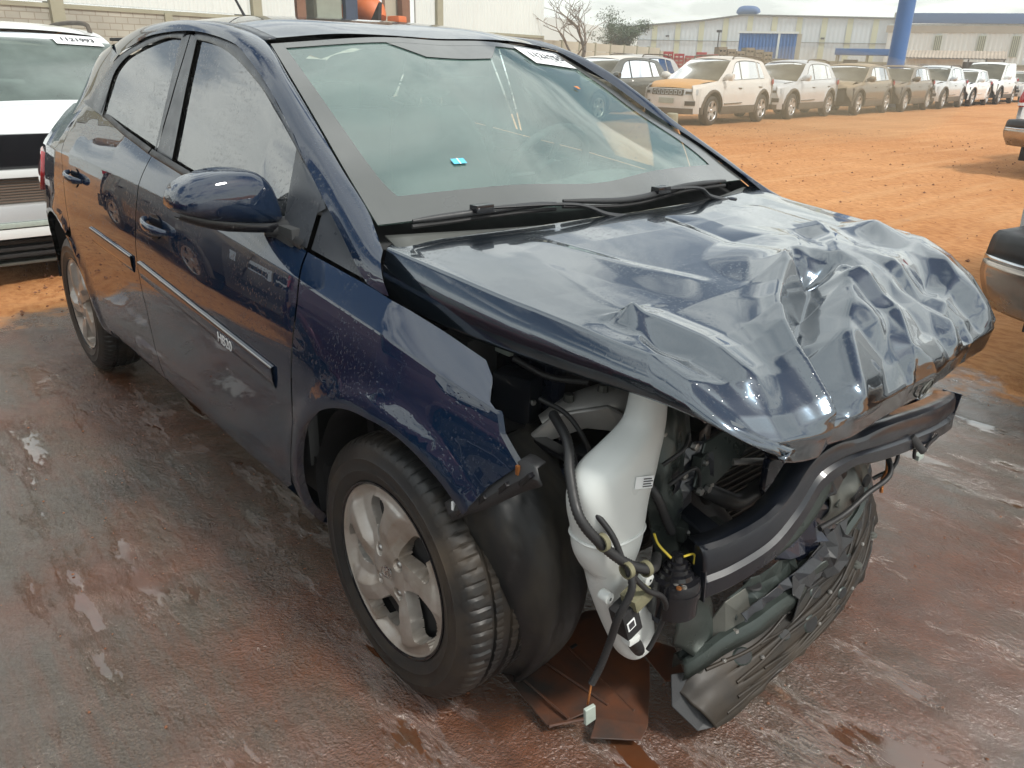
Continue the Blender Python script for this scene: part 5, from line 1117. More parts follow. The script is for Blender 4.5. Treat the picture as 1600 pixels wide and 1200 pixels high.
hose('far_loom', [(.56, .24, .50), (.60, .20, .46), (.59, .12, .43), (.58, .05, .40), (.57, -.04, .39)], .006); hose('far_loom', [(.55, .33, .50), (.57, .30, .44), (.54, .26, .40)], .005, rib=False)
# small dangling connectors at the far end
w1 = hose('dangling_lead', [(.56, .265, .475), (.565, .270, .43), (.555, .280, .40), (.558, .283, .362)], .0045, mat='copper', rib=False); w2 = hose('dangling_lead', [(.575, .385, .47), (.575, .392, .435), (.575, .40, .43)], .0045, rib=False); box('plug', (.577, .415, .428), (.016, .03, .014), 'connector_grey', w2, .003)
# splash shields lying on the tarmac
def shield(name, pts, par=CAR):
    return plate(name, pts, .004, 'rusty_film_plastic', par, .001)
sh = [(.155, -.625, .045), (.170, -.480, .050), (.165, -.345, .065), (.20, -.31, .075), (.385, -.355, .055), (.425, -.40, .045), (.487, -.478, .030), (.500, -.514, .022), (.428, -.592, .022), (.405, -.552, .034), (.385, -.545, .036), (.352, -.640, .020)]
S1 = shield('splash_shield', sh)
for P_ in (((.19, -.61, .052), (.37, -.60, .040)), ((.20, -.54, .056), (.40, -.51, .045)), ((.20, -.46, .060), (.445, -.475, .040)), ((.352, -.640, .030), (.40, -.57, .044))): tube('pressed_rib', P_, .0035, 'rusty_film_plastic', S1, seg=6, n=6)
for x, y in ((.185, -.595), (.19, -.52), (.20, -.45), (.215, -.38)): lathe('rivet', [(.001, .006), (.004, .005), (.005, 0)], 'alu_dull', S1, 10, 'z', (x, y, .055)); box('slot', (x+.03, y+.0, .0565), (.008, .022, .003), 'matte_black', S1)
S2 = shield('splash_shield', [(.290, -.335, .075), (.40, -.285, .075), (.475, -.335, .062), (.445, -.372, .058)])
# wiring: main loom, branches, tags
loom = hose('wiring_loom', [(.30, -.62, .735), (.385, -.665, .725), (.430, -.700, .690), (.478, -.722, .640), (.505, -.690, .585), (.528, -.640, .535), (.535, -.585, .508), (.505, -.535, .497)], .0085)
hose('loom_branch', [(.528, -.648, .540), (.545, -.650, .50), (.535, -.668, .44), (.520, -.665, .38), (.510, -.675, .32), (.505, -.690, .285)], .0065, loom)
hose('loom_branch', [(.33, -.60, .675), (.40, -.660, .690), (.450, -.690, .660), (.505, -.670, .600), (.522, -.655, .55)], .0058, loom, rib=False)
hose('loom_branch', [(.540, -.648, .525), (.545, -.605, .475), (.545, -.560, .440), (.535, -.530, .385), (.520, -.535, .315), (.515, -.545, .29)], .0052, loom, rib=False)
hose('loom_branch', [(.44, -.512, .625), (.465, -.50, .59), (.470, -.47, .53), (.475, -.455, .50)], .0085, loom)
for p_, r_ in (((.505, -.690, .590), .013), ((.535, -.655, .535), .012), ((.532, -.600, .512), .012)): lathe('cable_clip', [(r_, -.005), (r_+.003, -.005), (r_+.003, .005), (r_, .005)], 'dirty_connector', loom, 16, 'y', p_)
hose('thin_lead', [(.505, -.690, .290), (.510, -.700, .262), (.508, -.700, .245)], .0022, loom, 'copper', False)
tg = plate('plug', [(.512, -.716, .247), (.516, -.694, .250), (.516, -.690, .215), (.512, -.712, .209)], .008, 'connector_grey', loom, .001)
cn = box('sensor_connector', (.515, -.622, .405), (.036, .040, .070), 'matte_black', CAR, .004, ('X', .35)); box('connector_cap', (.523, -.607, .452), (.038, .046, .030), 'dirty_connector', cn, .006, ('X', .35)); box('connector_foot', (.525, -.615, .362), (.022, .028, .014), 'reservoir_plastic', cn, .003); box('print_square', (.5345, -.628, .405), (.0012, .020, .022), 'white_print', cn, 0, ('X', .35)); box('print_core', (.5352, -.628, .405), (.0012, .014, .015), 'ink', cn, 0, ('X', .35))
tube('rubber_boot', [(.515, -.605, .355), (.50, -.57, .31), (.49, -.54, .27)], [.010, .014, .012], 'cable', CAR, seg=10, n=14)
hose('mount_lead', [(.33, -.50, .58), (.335, -.455, .665), (.36, -.40, .68), (.37, -.365, .64), (.37, -.355, .60)], .0075, CAR)

# ================================================================== parked cars
DUSTC = (.40, .25, .14)
paint('white_dusty_paint', (.62, .63, .62), .0, .35, False, .55, (.46, .36, .24))
paint('white_orange_bonnet', (.50, .28, .12), .0, .65, False, .9, (.50, .27, .10), .2)
paint('white_clean_paint', (.66, .69, .69), .0, .28, False, .15, (.5, .42, .32))
paint('silver_dusty_paint', (.42, .44, .45), .5, .35, False, .45, (.45, .33, .2))
paint('silver_bright_paint', (.55, .58, .60), .3, .3, False, .18, (.5, .4, .28))
paint('black_dusty_paint', (.022, .024, .026), .2, .32, False, .55, (.42, .30, .18))
paint('dark_dusty_paint', (.06, .062, .06), .4, .34, False, .75, (.46, .34, .2))
paint('graphite_paint', (.040, .046, .042), .3, .3, False, .35, (.36, .30, .2))
paint('maroon_paint', (.085, .006, .018), .4, .3, True, .05)
paint('pickup_white', (.72, .73, .73), .0, .3, False, .2, (.5, .36, .22))
simple('dusty_black_trim', (.085, .07, .055), .75, 0, 5, .4)
simple('alloy', (.48, .48, .47), .35, .7)
simple('condenser_fins', (.15, .13, .11), .6, .3, 6, .4)
simple('dirty_chrome', (.42, .37, .32), .22, .85, 4, .3)
simple('brown_plastic', (.13, .085, .06), .45, 0, 5, .3)

def car_wheel(parent, x, y, r, s, kind=5):
    wr = bpy.data.objects.new('wheel', None); link(wr, parent); wr.location = (x, y, r)
    key = ('w', round(r, 3), s, kind)
    if key not in CACHE:
        V1 = lathe('x', [(r*.62, -.09), (r*.72, -.105), (r*.9, -.10), (r*.985, -.08), (r, -.05), (r, .05), (r*.98, .08), (r*.88, .1), (r*.65, .09)], 'x', None, 40, 'y', ret=True)
        me = mesh_obj('tyre', V1[0]*np.array([1, 1, 1]), V1[1], 'tyre_rubber', None, True, angle=40)
        parts = [lathe('x', [(r*.60, -.085), (r*.64, -.10), (r*.665, -.095), (r*.66, -.07)], 'x', None, 40, 'y', ret=True)]
        for k in range(kind):
            a = 2*math.pi*k/kind+.3; c, sn = math.cos(a), math.sin(a); w0, w1 = .045, .075
            P = [(-w0*sn+.03*c, -.078, w0*c+.03*sn), (w0*sn+.03*c, -.078, -w0*c+.03*sn), (w1*sn*.8+r*.62*c, -.092, -w1*c*.8+r*.62*sn), (-w1*sn*.8+r*.62*c, -.092, w1*c*.8+r*.62*sn)]
            P += [(p[0], p[1]+.03, p[2]) for p in P]
            parts.append((np.array(P), [(3, 2, 1, 0), (0, 1, 5, 4), (1, 2, 6, 5), (2, 3, 7, 6), (3, 0, 4, 7)]))
        parts.append(lathe('x', [(.001, -.095), (.035, -.093), (.05, -.075)], 'x', None, 20, 'y', ret=True))
        rim = join_parts('rim', parts, 'alloy', None); 
        back = lathe('brake_disc', [(r*.62, -.03), (.14, -.035), (.001, -.035)], 'matte_black', None, 30, 'y')
        CACHE[key] = (me.data, rim.data, back.data)
        for o in (me, rim, back): bpy.data.objects.remove(o)
    for nm, d in zip(('tyre', 'rim', 'brake_disc'), CACHE[key]):
        o = bpy.data.objects.new(nm, d); link(o, wr)
    if s > 0: wr.rotation_euler = (0, 0, math.pi)
    return wr
CACHE = {}
def parked(label, loc, rot, L=4.40, W=1.81, H=1.64, wb=2.64, paintm='white_dusty_paint', hood=None, roofm=None, glass='parked_car_glass', rails=True, cladding=True,
           front='suv', kindw=5, damage=0, van=False, name='parked_car', cat='car', group='damaged cars parked in a row on the red earth', lot=False, nodetail=False):
    C = empty(name, loc, rot, label, cat, group); hw = W/2; f = wb/2; xf = L*.5-.02; xr = -L*.5+.03
    zcr = .60*H if not van else .56*H; zbt = .655*H if not van else .60*H; r = .34; rm = roofm or paintm; hm = hood or paintm
    S = Side(.24, [(xr, zcr+.04), (0, zcr), (f, zcr-.03), (xf, zcr-.12)], [(xr, zbt+.05), (0, zbt), (f-.3, zbt-.015), (xf, zbt-.13)],
             [(0, .955*hw), (.1, .985*hw), (.35, .995*hw), (.6, hw), (.85, .99*hw), (1, .965*hw)],
             [(xr-.03, .74), (xr+.1, .88), (xr+.4, .96), (xr+.9, 1), (f-.2, 1), (xf-.5, .955), (xf-.2, .87), (xf, .76)],
             [(xr, .78*hw), (xr+.5, .86*hw), (-f*.5, .895*hw), (f*.6, .90*hw), (f+.2, .86*hw), (xf, .68*hw)], [(f, .36, .40), (-f, .36, .40)], .02)
    def bt(a, b, n=8): return [(x, float(S.I(S.zb, x))) for x in np.linspace(a, b, n)]
    A1 = f-.46; B = -.05*wb-.02; Cx = -f+.10; clad = 'dusty_black_trim' if cladding else paintm
    ts = [.0, .15, .3, .5, .7, .85, .95, 1.0, 1.05, 1.2, 1.35]
    for s in (-1, 1):
        kw = dict(dx=.12, ts=ts, flange=.03)
        o = [(xf-.30, .42), (f+.42, .42)]+arc(f, .36, .42, 8, 172, 16)+[(f-.44, .42), (A1, .42), (A1, .9*zcr)]+bt(A1, xf-.12, 8)+[(xf-.06, zcr-.22), (xf-.10, .6)]
        fe = side_panel(S, 'front_fender', o, paintm, C, s, **kw)
        fd = side_panel(S, 'front_door', [(A1-.012, .42), (B+.006, .42)]+bt(B+.006, A1-.012), paintm, C, s, **kw)
        rd = side_panel(S, 'rear_door', [(B-.006, .42), (-f+.46, .42)]+arc(-f, .36, .425, 12, 75, 8)+[(Cx+.02, zcr)]+bt(Cx, B-.006)[0:], paintm, C, s, **kw)
        q = side_panel(S, 'quarter_panel', [(Cx-.012, zcr)]+arc(-f, .36, .42, 76, 172, 12)+[(-f-.44, .42), (xr+.06, .42), (xr+.02, .7), (xr+.03, zbt)]+bt(xr+.06, Cx-.02)[0:], paintm, C, s, **kw)
        side_panel(S, 'sill_cladding', [(f-.40, .435), (-f+.40, .435), (-f+.38, .25), (f-.38, .25)], clad, C, s, dx=.2, ts=ts, flange=.05, push=.006)
        for ax in (f, -f):
            a = np.radians(np.linspace(-12, 192, 26)); V = []
            for rr, oo in ((.395, .0), (.40, .022), (.455, .016), (.46, .0)):
                x = ax+rr*np.cos(a); z = np.clip(.36+rr*np.sin(a), .25, 2); P = S(x, S.t(x, z)); V += [(p[0], s*(-p[1]+oo), p[2]) for p in P]
            mesh_obj('wheel_arch_trim', V, grid_faces(26, 4, flip=(s < 0)), clad, C, True)
            a = np.radians(np.linspace(-10, 190, 20)); V = [(ax+.40*math.cos(k), s*y, .36+.40*math.sin(k)) for y in (hw*.97, hw*.6) for k in a]+[(ax+.02*math.cos(k), s*hw*.6, .36+.02*math.sin(k)) for k in a]
            mesh_obj('wheel_liner', V, grid_faces(20, 3), 'matte_black', C, True)
            car_wheel(C, ax, s*(hw-.115), r, s, kindw)
        for d_, hx in ((fd, B+.16), (rd, Cx+.12)):
            P = S(np.array([hx]), np.array([.93]))[0]; tube('door_handle', [(hx-.09, s*(-P[1]+.006), P[2]-.05), (hx, s*(-P[1]+.03), P[2]-.048), (hx+.09, s*(-P[1]+.006), P[2]-.046)], .014, paintm if not cladding else 'dusty_black_trim', d_, seg=6, n=8)
        tube('door_moulding', [(B+.05, s*(hw+.012), .50), (A1-.06, s*(hw+.012), .49)], .02, clad, fd, seg=6, n=6, flat=.5)
    # greenhouse: roof line in side view
    if not van: RL = [(f-.30, zbt-.01), (f-.75, .80*H), (f-1.12, .935*H), (f-1.6, .975*H), (-f+.4, .975*H), (-f-.15, .945*H), (xr+.45, .90*H), (xr+.10, zbt+.04)]
    else: RL = [(f-.05, zbt-.01), (f-.45, .80*H), (f-.78, .935*H), (f-1.1, .975*H), (-f+.2, .985*H), (xr+.30, .98*H), (xr+.12, .95*H), (xr+.04, zbt+.04)]
    tl = cr(RL, 50); slope = .36 if not van else .18
    def g2(x, z): return float(S.I(S.by, x))-slope*(z-float(S.I(S.zb, x)))
    tl[-1, 0] = xr+.10 if not van else xr+.04
    bl = np.array([(x, float(S.I(S.zb, x))-.004) for x in np.linspace(tl[0, 0], tl[-1, 0], 50)])
    for s in (-1, 1):
        V = []
        for k in (0, .35, .7, .92, 1.0):
            for i in range(50):
                x = bl[i, 0]*(1-k)+tl[i, 0]*k; z = bl[i, 1]*(1-k)+tl[i, 1]*k; V.append((x, s*(g2(x, z)-.02*max(0, k-.9)*10*.5), z))
        mesh_obj('body_side_top', V, grid_faces(50, 5, flip=(s > 0)), paintm, C, True)
        # windows
        def wpoly(name, x0, x1, m0, m1, gm, par):
            P = []; xs = np.linspace(x0, x1, 10)
            top = [(x, float(np.interp(-x, -tl[:, 0], tl[:, 1]))-.075) for x in xs]; bot = [(x, float(S.I(S.zb, x))+.015) for x in xs]
            top = [(x+(m0 if i == 0 else m1 if i == 9 else m0*(1-i/9)+m1*i/9), z) for i, (x, z) in enumerate(top)]
            top = [(x, max(z, float(S.I(S.zb, x))+.03)) for x, z in top]
            V = [(x, s*(g2(x, z)+.006), z) for x, z in bot]+[(x, s*(g2(x, z)+.006), z) for x, z in top]
            V = V+[(x, s*(g2(x, z)+.0025), z) for x, z in [(a+(a-(x0+x1)/2)*.05, b-.012) for a, b in bot]]+[(x, s*(g2(x, z)+.0025), z) for x, z in [(a+(a-(x0+x1)/2)*.05, b+.022) for a, b in top]]
            wf = mesh_obj('window_frame', V[20:], grid_faces(10, 2, flip=(s > 0)), 'gloss_black', par, True); mesh_obj('window_glass', V[:20], grid_faces(10, 2, flip=(s > 0)), gm, wf, True)
        wpoly('w', A1-.02, B+.03, -.42 if not van else -.30, -.03, glass, C); 
        if not van:
            wpoly('w', B-.03, Cx+.10, -.03, .03, glass, C); wpoly('w', Cx+.02, xr+.62, .02, .12, glass, C)
        if rails: tube('roof_rail', [(f-1.25, s*(hw*.66), .955*H), (f-1.4, s*hw*.66, 1.005*H), (-f+.2, s*hw*.66, 1.01*H), (-f-.25, s*hw*.65, .965*H)], .018, 'alu_dull' if not cladding else 'dusty_black_trim', C, seg=8, n=20)
        # mirrors
        m = tube('door_mirror', [(A1-.10, s*(hw*.90), zbt+.06), (A1-.08, s*(hw+.05), zbt+.075), (A1-.08, s*(hw+.17), zbt+.07)], [(.03, .03), (.075, .09), (.06, .075)], paintm if not damage == 9 else 'matte_black', C, seg=12, n=12, flat=.8)
    yt = [g2(x, z) for x, z in tl]
    rows = []
    i0 = int(np.argmin(np.abs(tl[:, 0]-(f-1.12 if not van else f-.78)))); i1 = int(np.argmin(np.abs(tl[:, 0]-(xr+.45 if not van else xr+.30))))
    def cross(idx, crown): return [[(tl[i, 0]+fwd*(1-v*v), yt[i]*v*.995, tl[i, 1]+crown*(1-abs(v)**2.5)) for i in idx] for v in np.linspace(-1, 1, 13) for fwd in (.0,)]
    loft('roof_panel', cross(range(i0, i1+1), .045), 24, 13, rm, C, flip=False)
    ws = [[(tl[i, 0]+(.16*(1-k/i0)+.06)*(1-v*v), yt[i]*v*.99, tl[i, 1]+.02*(1-v*v)) for k, i in enumerate(range(0, i0+1))] for v in np.linspace(-1, 1, 13)]
    wsb = loft('windscreen', ws, 14, 13, 'dusty_windscreen_glass' if glass == 'parked_car_glass' else glass, C)
    rw_ = [[(tl[i, 0]-(.10)*(1-v*v), yt[i]*v*.99, tl[i, 1]+.02*(1-v*v)) for i in range(i1, 50)] for v in np.linspace(-1, 1, 13)]
    loft('rear_window', rw_, 10, 13, 'gloss_black', C)
    if lot:
        Pa = np.array(ws[9][-2]); Pb = np.array(ws[11][-2]); Pc = np.array(ws[9][-3]); Pd = np.array(ws[11][-3]); up = np.array([.02, 0, .012]); c_ = [tuple(a*.9+b*.1+up) for a, b in ((Pa, Pc), (Pb, Pd))]+[tuple(b*.75+a*.25+up) for a, b in ((Pb, Pd), (Pa, Pc))]
        plate('lot_number_strip', c_, .002, 'white_print', wsb)
    # bonnet
    zh0 = zbt-.02; hd = []
    for v in np.linspace(-1, 1, 13):
        a = abs(v)
        hd.append([(f-.36+.18*(1-v*v), v*.885*hw, zh0+.035*(1-a**2)), (f, v*.875*hw, zh0-.015+.045*(1-a**2)), (f+.30, v*.83*hw, zh0-.04+.045*(1-a**2)), (xf-.16-.10*a**3, v*.76*hw, zh0-.10+.04*(1-a**2)), (xf-.05-.14*a**3, v*.72*hw, zh0-.18+.03*(1-a**2))])
    V, F = loft('x', hd, 22, 25, hm, C, ret=True)
    if damage: V = np.array(V); k = np.clip((V[:, 0]-f+.1)/.6, 0, 1); V[:, 2] += k*(.05*vfbm(V[:, 0]*4+damage*3, V[:, 1]*3+damage, 3, damage)+.02*damage*.5)
    mesh_obj('bonnet', V, F, hm, C, True)
    # front fascia
    def fx(y, z): return xf+.02-.30*abs(y/hw)**3.2-.10*abs((z-.55)/.5)**2.2*(1 if z > .55 else .7)
    ys = np.linspace(-.93*hw, .93*hw, 27); zs = np.linspace(.28, zh0-.17, 9)
    V = [(fx(y, z), y, z+(.0)) for z in zs for y in ys]; 
    if damage: V = [(x-.06*abs(vnoise(np.array(y*3+damage), np.array(z*4.)))-(.10 if damage > 1 else 0), y, z) for x, y, z in V]
    bp = mesh_obj('front_bumper', V, grid_faces(27, 9), paintm if damage < 2 else 'matte_black', C, True)
    def fpatch(name, y0, y1, z0, z1, mat, par, o=.012, n=7, sk=0.0):
        V = [(fx(y, z)+oo-(.06 if damage > 1 else 0), y, z) for oo in (o,) for z in (z0, z1) for y in np.linspace(y0+(sk if z == z1 else 0), y1-(sk if z == z1 else 0), n)]
        V += [(x-.03, y, z) for x, y, z in V]; F = grid_faces(n, 2)+[tuple(i+2*n for i in q_[::-1]) for q_ in grid_faces(n, 2)]
        F += [(i, i+2*n, i+1+2*n, i+1) for i in range(n-1)]+[(n+i, n+i+1, 3*n+i+1, 3*n+i) for i in range(n-1)]
        return mesh_obj(name, V, F, mat, par, True, angle=30)
    if front != 'none':
        gz0, gz1 = zh0-.32, zh0-.19
        gr = fpatch('grille', -.52*hw, .52*hw, gz0, gz1, 'gloss_black', C)
        if front == 'slots':
            for k in range(7):
                yc = (-.42+.14*k)*hw; fpatch('grille_slot', yc-.045*hw, yc+.045*hw, gz0+.02, gz1-.02, 'alloy', gr, .018, 3); fpatch('slot_core', yc-.03*hw, yc+.03*hw, gz0+.035, gz1-.035, 'matte_black', gr, .022, 3)
        else: fpatch('grille_bar', -.5*hw, .5*hw, (gz0+gz1)/2-.012, (gz0+gz1)/2+.012, 'alloy', gr, .02)
        for s in (-1, 1):
            a, b = sorted((s*.54*hw, s*.88*hw)); hl = fpatch('headlight', a, b, gz0+.01, gz1, 'clear_lens', C, .014, 5); fpatch('lamp_core', a+.03, b-.06, gz0+.03, gz1-.04, 'matte_black', hl, .017, 3)
            a, b = sorted((s*.58*hw, s*.84*hw)); fpatch('fog_lamp', a, b, .46, .56, 'matte_black', C, .014, 4)
        fpatch('lower_intake', -.80*hw, .80*hw, .27, .40, 'dusty_black_trim', C, .016, 13); fpatch('number_plate', -.20, .20, .50, .62, 'connector_grey', C, .02, 3)
    else: fpatch('open_front', -.7*hw, .7*hw, .40, zh0-.22, 'matte_black', C, .014, 13)
    # rear end
    V = [(xr-.02+.14*abs(y/hw)**3+.03*((z-.8)/.4)**2, y, z) for z in np.linspace(.42, zbt+.06, 8) for y in np.linspace(-.90*hw, .90*hw, 19)]
    mesh_obj('tailgate', V, grid_faces(19, 8, flip=True), paintm, C, True)
    V = [(xr-.05+.16*abs(y/hw)**3, y, z) for z in (.30, .42, .55, .58) for y in np.linspace(-.93*hw, .93*hw, 15)]; mesh_obj('rear_bumper', V, grid_faces(15, 4, flip=True), clad, C, True)
    for s in (-1, 1): 
        V = [(xr+.02+.10*k, s*(.80+.12*k)*hw+s*.0, z) for z in (zcr-.05, zcr+.10) for k in (0, .5, 1)]; P = tube('tail_light', [(xr-.0, s*.70*hw, zcr+.02), (xr+.04, s*.84*hw, zcr+.03), (xr+.20, s*.935*hw, zcr+.04)], [(.03, .07)]*3, 'red_lens', C, seg=10, n=10)
    box('underbody', (0, 0, .34), (L*.86, W*.72, .14), 'matte_black', C); box('cabin_floor', (-.15, 0, .62), (wb*.75, W*.8, .42), 'interior_dark', C)
    for y in (-.36, .36): box('seat_back', (-.25, y, .98), (.14, .46, .55), 'seat_cloth', C, .05)
    return C

ROW = 'damaged cars parked in a row on the red earth'
def place(fw, rwp, side=1, wb=2.64, hw=.79):
    """origin and heading from the ground points of the near-side front and rear wheels"""
    a = np.array(fw); b = np.array(rwp); d = a-b; d /= np.linalg.norm(d); mid = (a+b)/2; nrm_ = np.array([-d[1], d[0]])*side   # left of heading when side=1
    return (mid[0]-nrm_[0]*hw, mid[1]-nrm_[1]*hw, 0), math.atan2(d[1], d[0])
def headed(fw, ang, side=1, wb=2.64, hw=.79):
    d = np.array([math.cos(ang), math.sin(ang)]); a = np.array(fw); mid = a-d*wb/2; n_ = np.array([-d[1], d[0]])*side
    return (mid[0]-n_[0]*hw, mid[1]-n_[1]*hw, 0), ang
HD = R(-82)
def row(fx_, fy_, label, **k):
    wb = k.get('wb', 2.6); (l, r_) = headed((fx_, fy_), k.pop('ang', HD), 1, wb, k.get('W', 1.8)/2-.02)
    k['wb'] = wb; return parked(label, l, r_, **k)
row(-10.75, 14.95, 'white suv with orange dust on its bonnet and a torn rear door', paintm='white_dusty_paint', hood='white_orange_bonnet', roofm='white_dusty_paint', front='slots', L=4.24, W=1.62, wb=2.64, H=1.56, kindw=5, damage=0)
row(-11.25, 19.25, 'silver suv with clean paint, behind the orange bonneted suv', paintm='silver_bright_paint', front='slots', L=4.24, W=1.66, wb=2.64, H=1.54, kindw=6, lot=True)
row(-11.45, 23.35, 'black suv with dust covered roof and missing bumper, nearer of the two black ones', paintm='dark_dusty_paint', front='none', L=4.15, wb=2.58, H=1.50, damage=2, rails=False, lot=True)
row(-11.85, 27.35, 'black suv with crushed nose, farther of the two black ones', paintm='black_dusty_paint', front='none', L=4.15, wb=2.6, H=1.50, damage=3, rails=False, lot=True, kindw=6)
row(-12.25, 31.35, 'white suv with bent front wing between black suv and white hatchback', paintm='silver_bright_paint', L=4.15, wb=2.59, H=1.53, damage=1, lot=True)
row(-12.75, 35.35, 'small white hatchback with crushed front, before the white van', paintm='white_clean_paint', front='none', L=3.9, wb=2.5, H=1.44, damage=2, rails=False, cladding=False, W=1.74)
row(-13.10, 39.2, 'white panel van with black front near the row end', paintm='white_clean_paint', front='none', L=4.3, wb=2.7, H=1.76, damage=2, rails=False, van=True, W=1.80, cat='van', name='parked_van')
row(-13.7, 44.0, 'pale car at the far end of the row behind the van', paintm='silver_dusty_paint', L=4.2, wb=2.6, H=1.42, rails=False, cladding=False)
row(-12.75, 13.15, 'dark grey suv with dusty roof just beyond the navy bonnet pillar', paintm='graphite_paint', roofm='white_dusty_paint', L=4.3, wb=2.61, H=1.52, rails=False, cladding=True)
row(-15.4, 17.0, 'olive grey suv with roof rails, second row behind the dusty dark suv', paintm='silver_dusty_paint', L=4.45, wb=2.65, H=1.6, rails=True, group='second row of parked cars')
row(-15.6, 10.6, 'pale suv hidden mostly behind the navy windscreen, second row', paintm='silver_dusty_paint', L=4.45, wb=2.65, H=1.60, rails=False, group='second row of parked cars')
# torn rear door skin of the first car, fallen bracket
# maroon car alongside the crashed hatchback, seen only as a reflection in its doors
parked('maroon hatchback mirrored in the doors of the navy car', (-1.5, -3.35, 0), R(1), L=4.0, W=1.72, H=1.48, wb=2.5, paintm='maroon_paint', glass='parked_car_glass', rails=False, cladding=False, group=None)
parked('dark pickup shaped suv mirrored in the navy side windows', (-6.6, -3.6, 0), R(2), L=4.6, W=1.85, H=1.72, wb=2.7, paintm='black_dusty_paint', group=None)
parked('unseen charcoal hatchback added to darken reflections in the navy front fender', (3.4, -3.9, 0), R(-3), L=4.1, W=1.75, H=1.50, wb=2.55, paintm='black_dusty_paint', rails=False, cladding=False, group=None)  # added out of view to darken what the fender reflects

# white suv at the left, its front bumper stripped --------------------------
SV = parked('white suv with stripped front bumper parked behind the navy hatchback', (-6.40, -.22, 0), 0, L=4.25, W=1.86, H=1.54, wb=2.60, paintm='white_clean_paint', glass='light_car_glass', front='none', rails=True, cladding=True, damage=0, group=None)
for o in list(SV.children):
    if o.name.startswith(('open_front', 'front_bumper')): bpy.data.objects.remove(o)
xf = 2.10
box('grille_recess', (xf-.10, 0, .775), (.10, 1.62, .20), 'gloss_black', SV, .01)
for y in (-.70, .70): box('lamp_housing', (xf-.07, y, .775), (.06, .34, .12), 'matte_black', SV, .02)
tube('grille_bar', [(xf-.03, .30, .80), (xf-.03, .62, .80)], .008, 'steel_grey', SV, seg=6, n=4)
p_ = box('front_crossmember', (xf-.02, 0, .655), (.06, 1.50, .045), 'white_clean_paint', SV, .008); box('plate_holder', (xf+.015, .30, .665), (.02, .62, .075), 'connector_grey', SV, .006)
for y in (.42, .55): box('holder_slot', (xf+.027, y, .668), (.004, .07, .04), 'dusty_black_trim', SV)
cdn = box('condenser', (xf-.04, 0, .555), (.03, 1.30, .15), 'condenser_fins', SV, .004)
for k in range(9): box('condenser_tube', (xf-.022, 0, .492+k*.0158), (.006, 1.28, .005), 'brown_plastic', cdn)
b_ = box('bumper_core', (xf+.0, 0, .43), (.09, 1.56, .10), 'silver_bright_paint', SV, .015); box('core_recess', (xf+.046, .42, .435), (.006, .62, .05), 'matte_black', b_, .002)
box('core_strip', (xf+.02, 0, .365), (.07, 1.60, .03), 'connector_grey', SV, .006); box('lower_white_bar', (xf+.0, 0, .315), (.10, 1.62, .06), 'white_clean_paint', SV, .015)
for z in (.255, .215, .175): box('lower_slat', (xf-.03, 0, z), (.06, 1.55, .022), 'matte_black', SV, .004)
box('undertray_lip', (xf-.06, 0, .125), (.12, 1.60, .015), 'steel_grey', SV, .003); box('front_backing', (xf-.16, 0, .42), (.04, 1.6, .62), 'matte_black', SV)
# number strip on its windscreen
wsb = [o for o in SV.children if o.name.startswith('windscreen')][0]
Vw = np.array([v.co[:] for v in wsb.data.vertices]).reshape(13, 14, 3)
def wpt(v, u):
    i = min(11, int(v)); j = min(12, int(u)); a_, b_ = v-i, u-j
    return (Vw[i, j]*(1-a_)+Vw[i+1, j]*a_)*(1-b_)+(Vw[i, j+1]*(1-a_)+Vw[i+1, j+1]*a_)*b_
upv = np.array([.010, 0, .012]); qa = [wpt(8.2, 12.1)+upv, wpt(11.2, 12.1)+upv, wpt(11.3, 10.4)+upv, wpt(8.3, 10.4)+upv]
plate('lot_number_strip', [tuple(v) for v in qa], .002, 'white_print', wsb)
nq = np.cross(qa[1]-qa[0], qa[0]-qa[3]); nq /= np.linalg.norm(nq); cen = sum(qa)/4; textmesh('lot_number', '1121993', .075, 'ink', wsb, frame(tuple(cen+nq*.009), tuple(qa[1]-qa[0]), tuple(qa[0]-qa[3])), .001, .001)

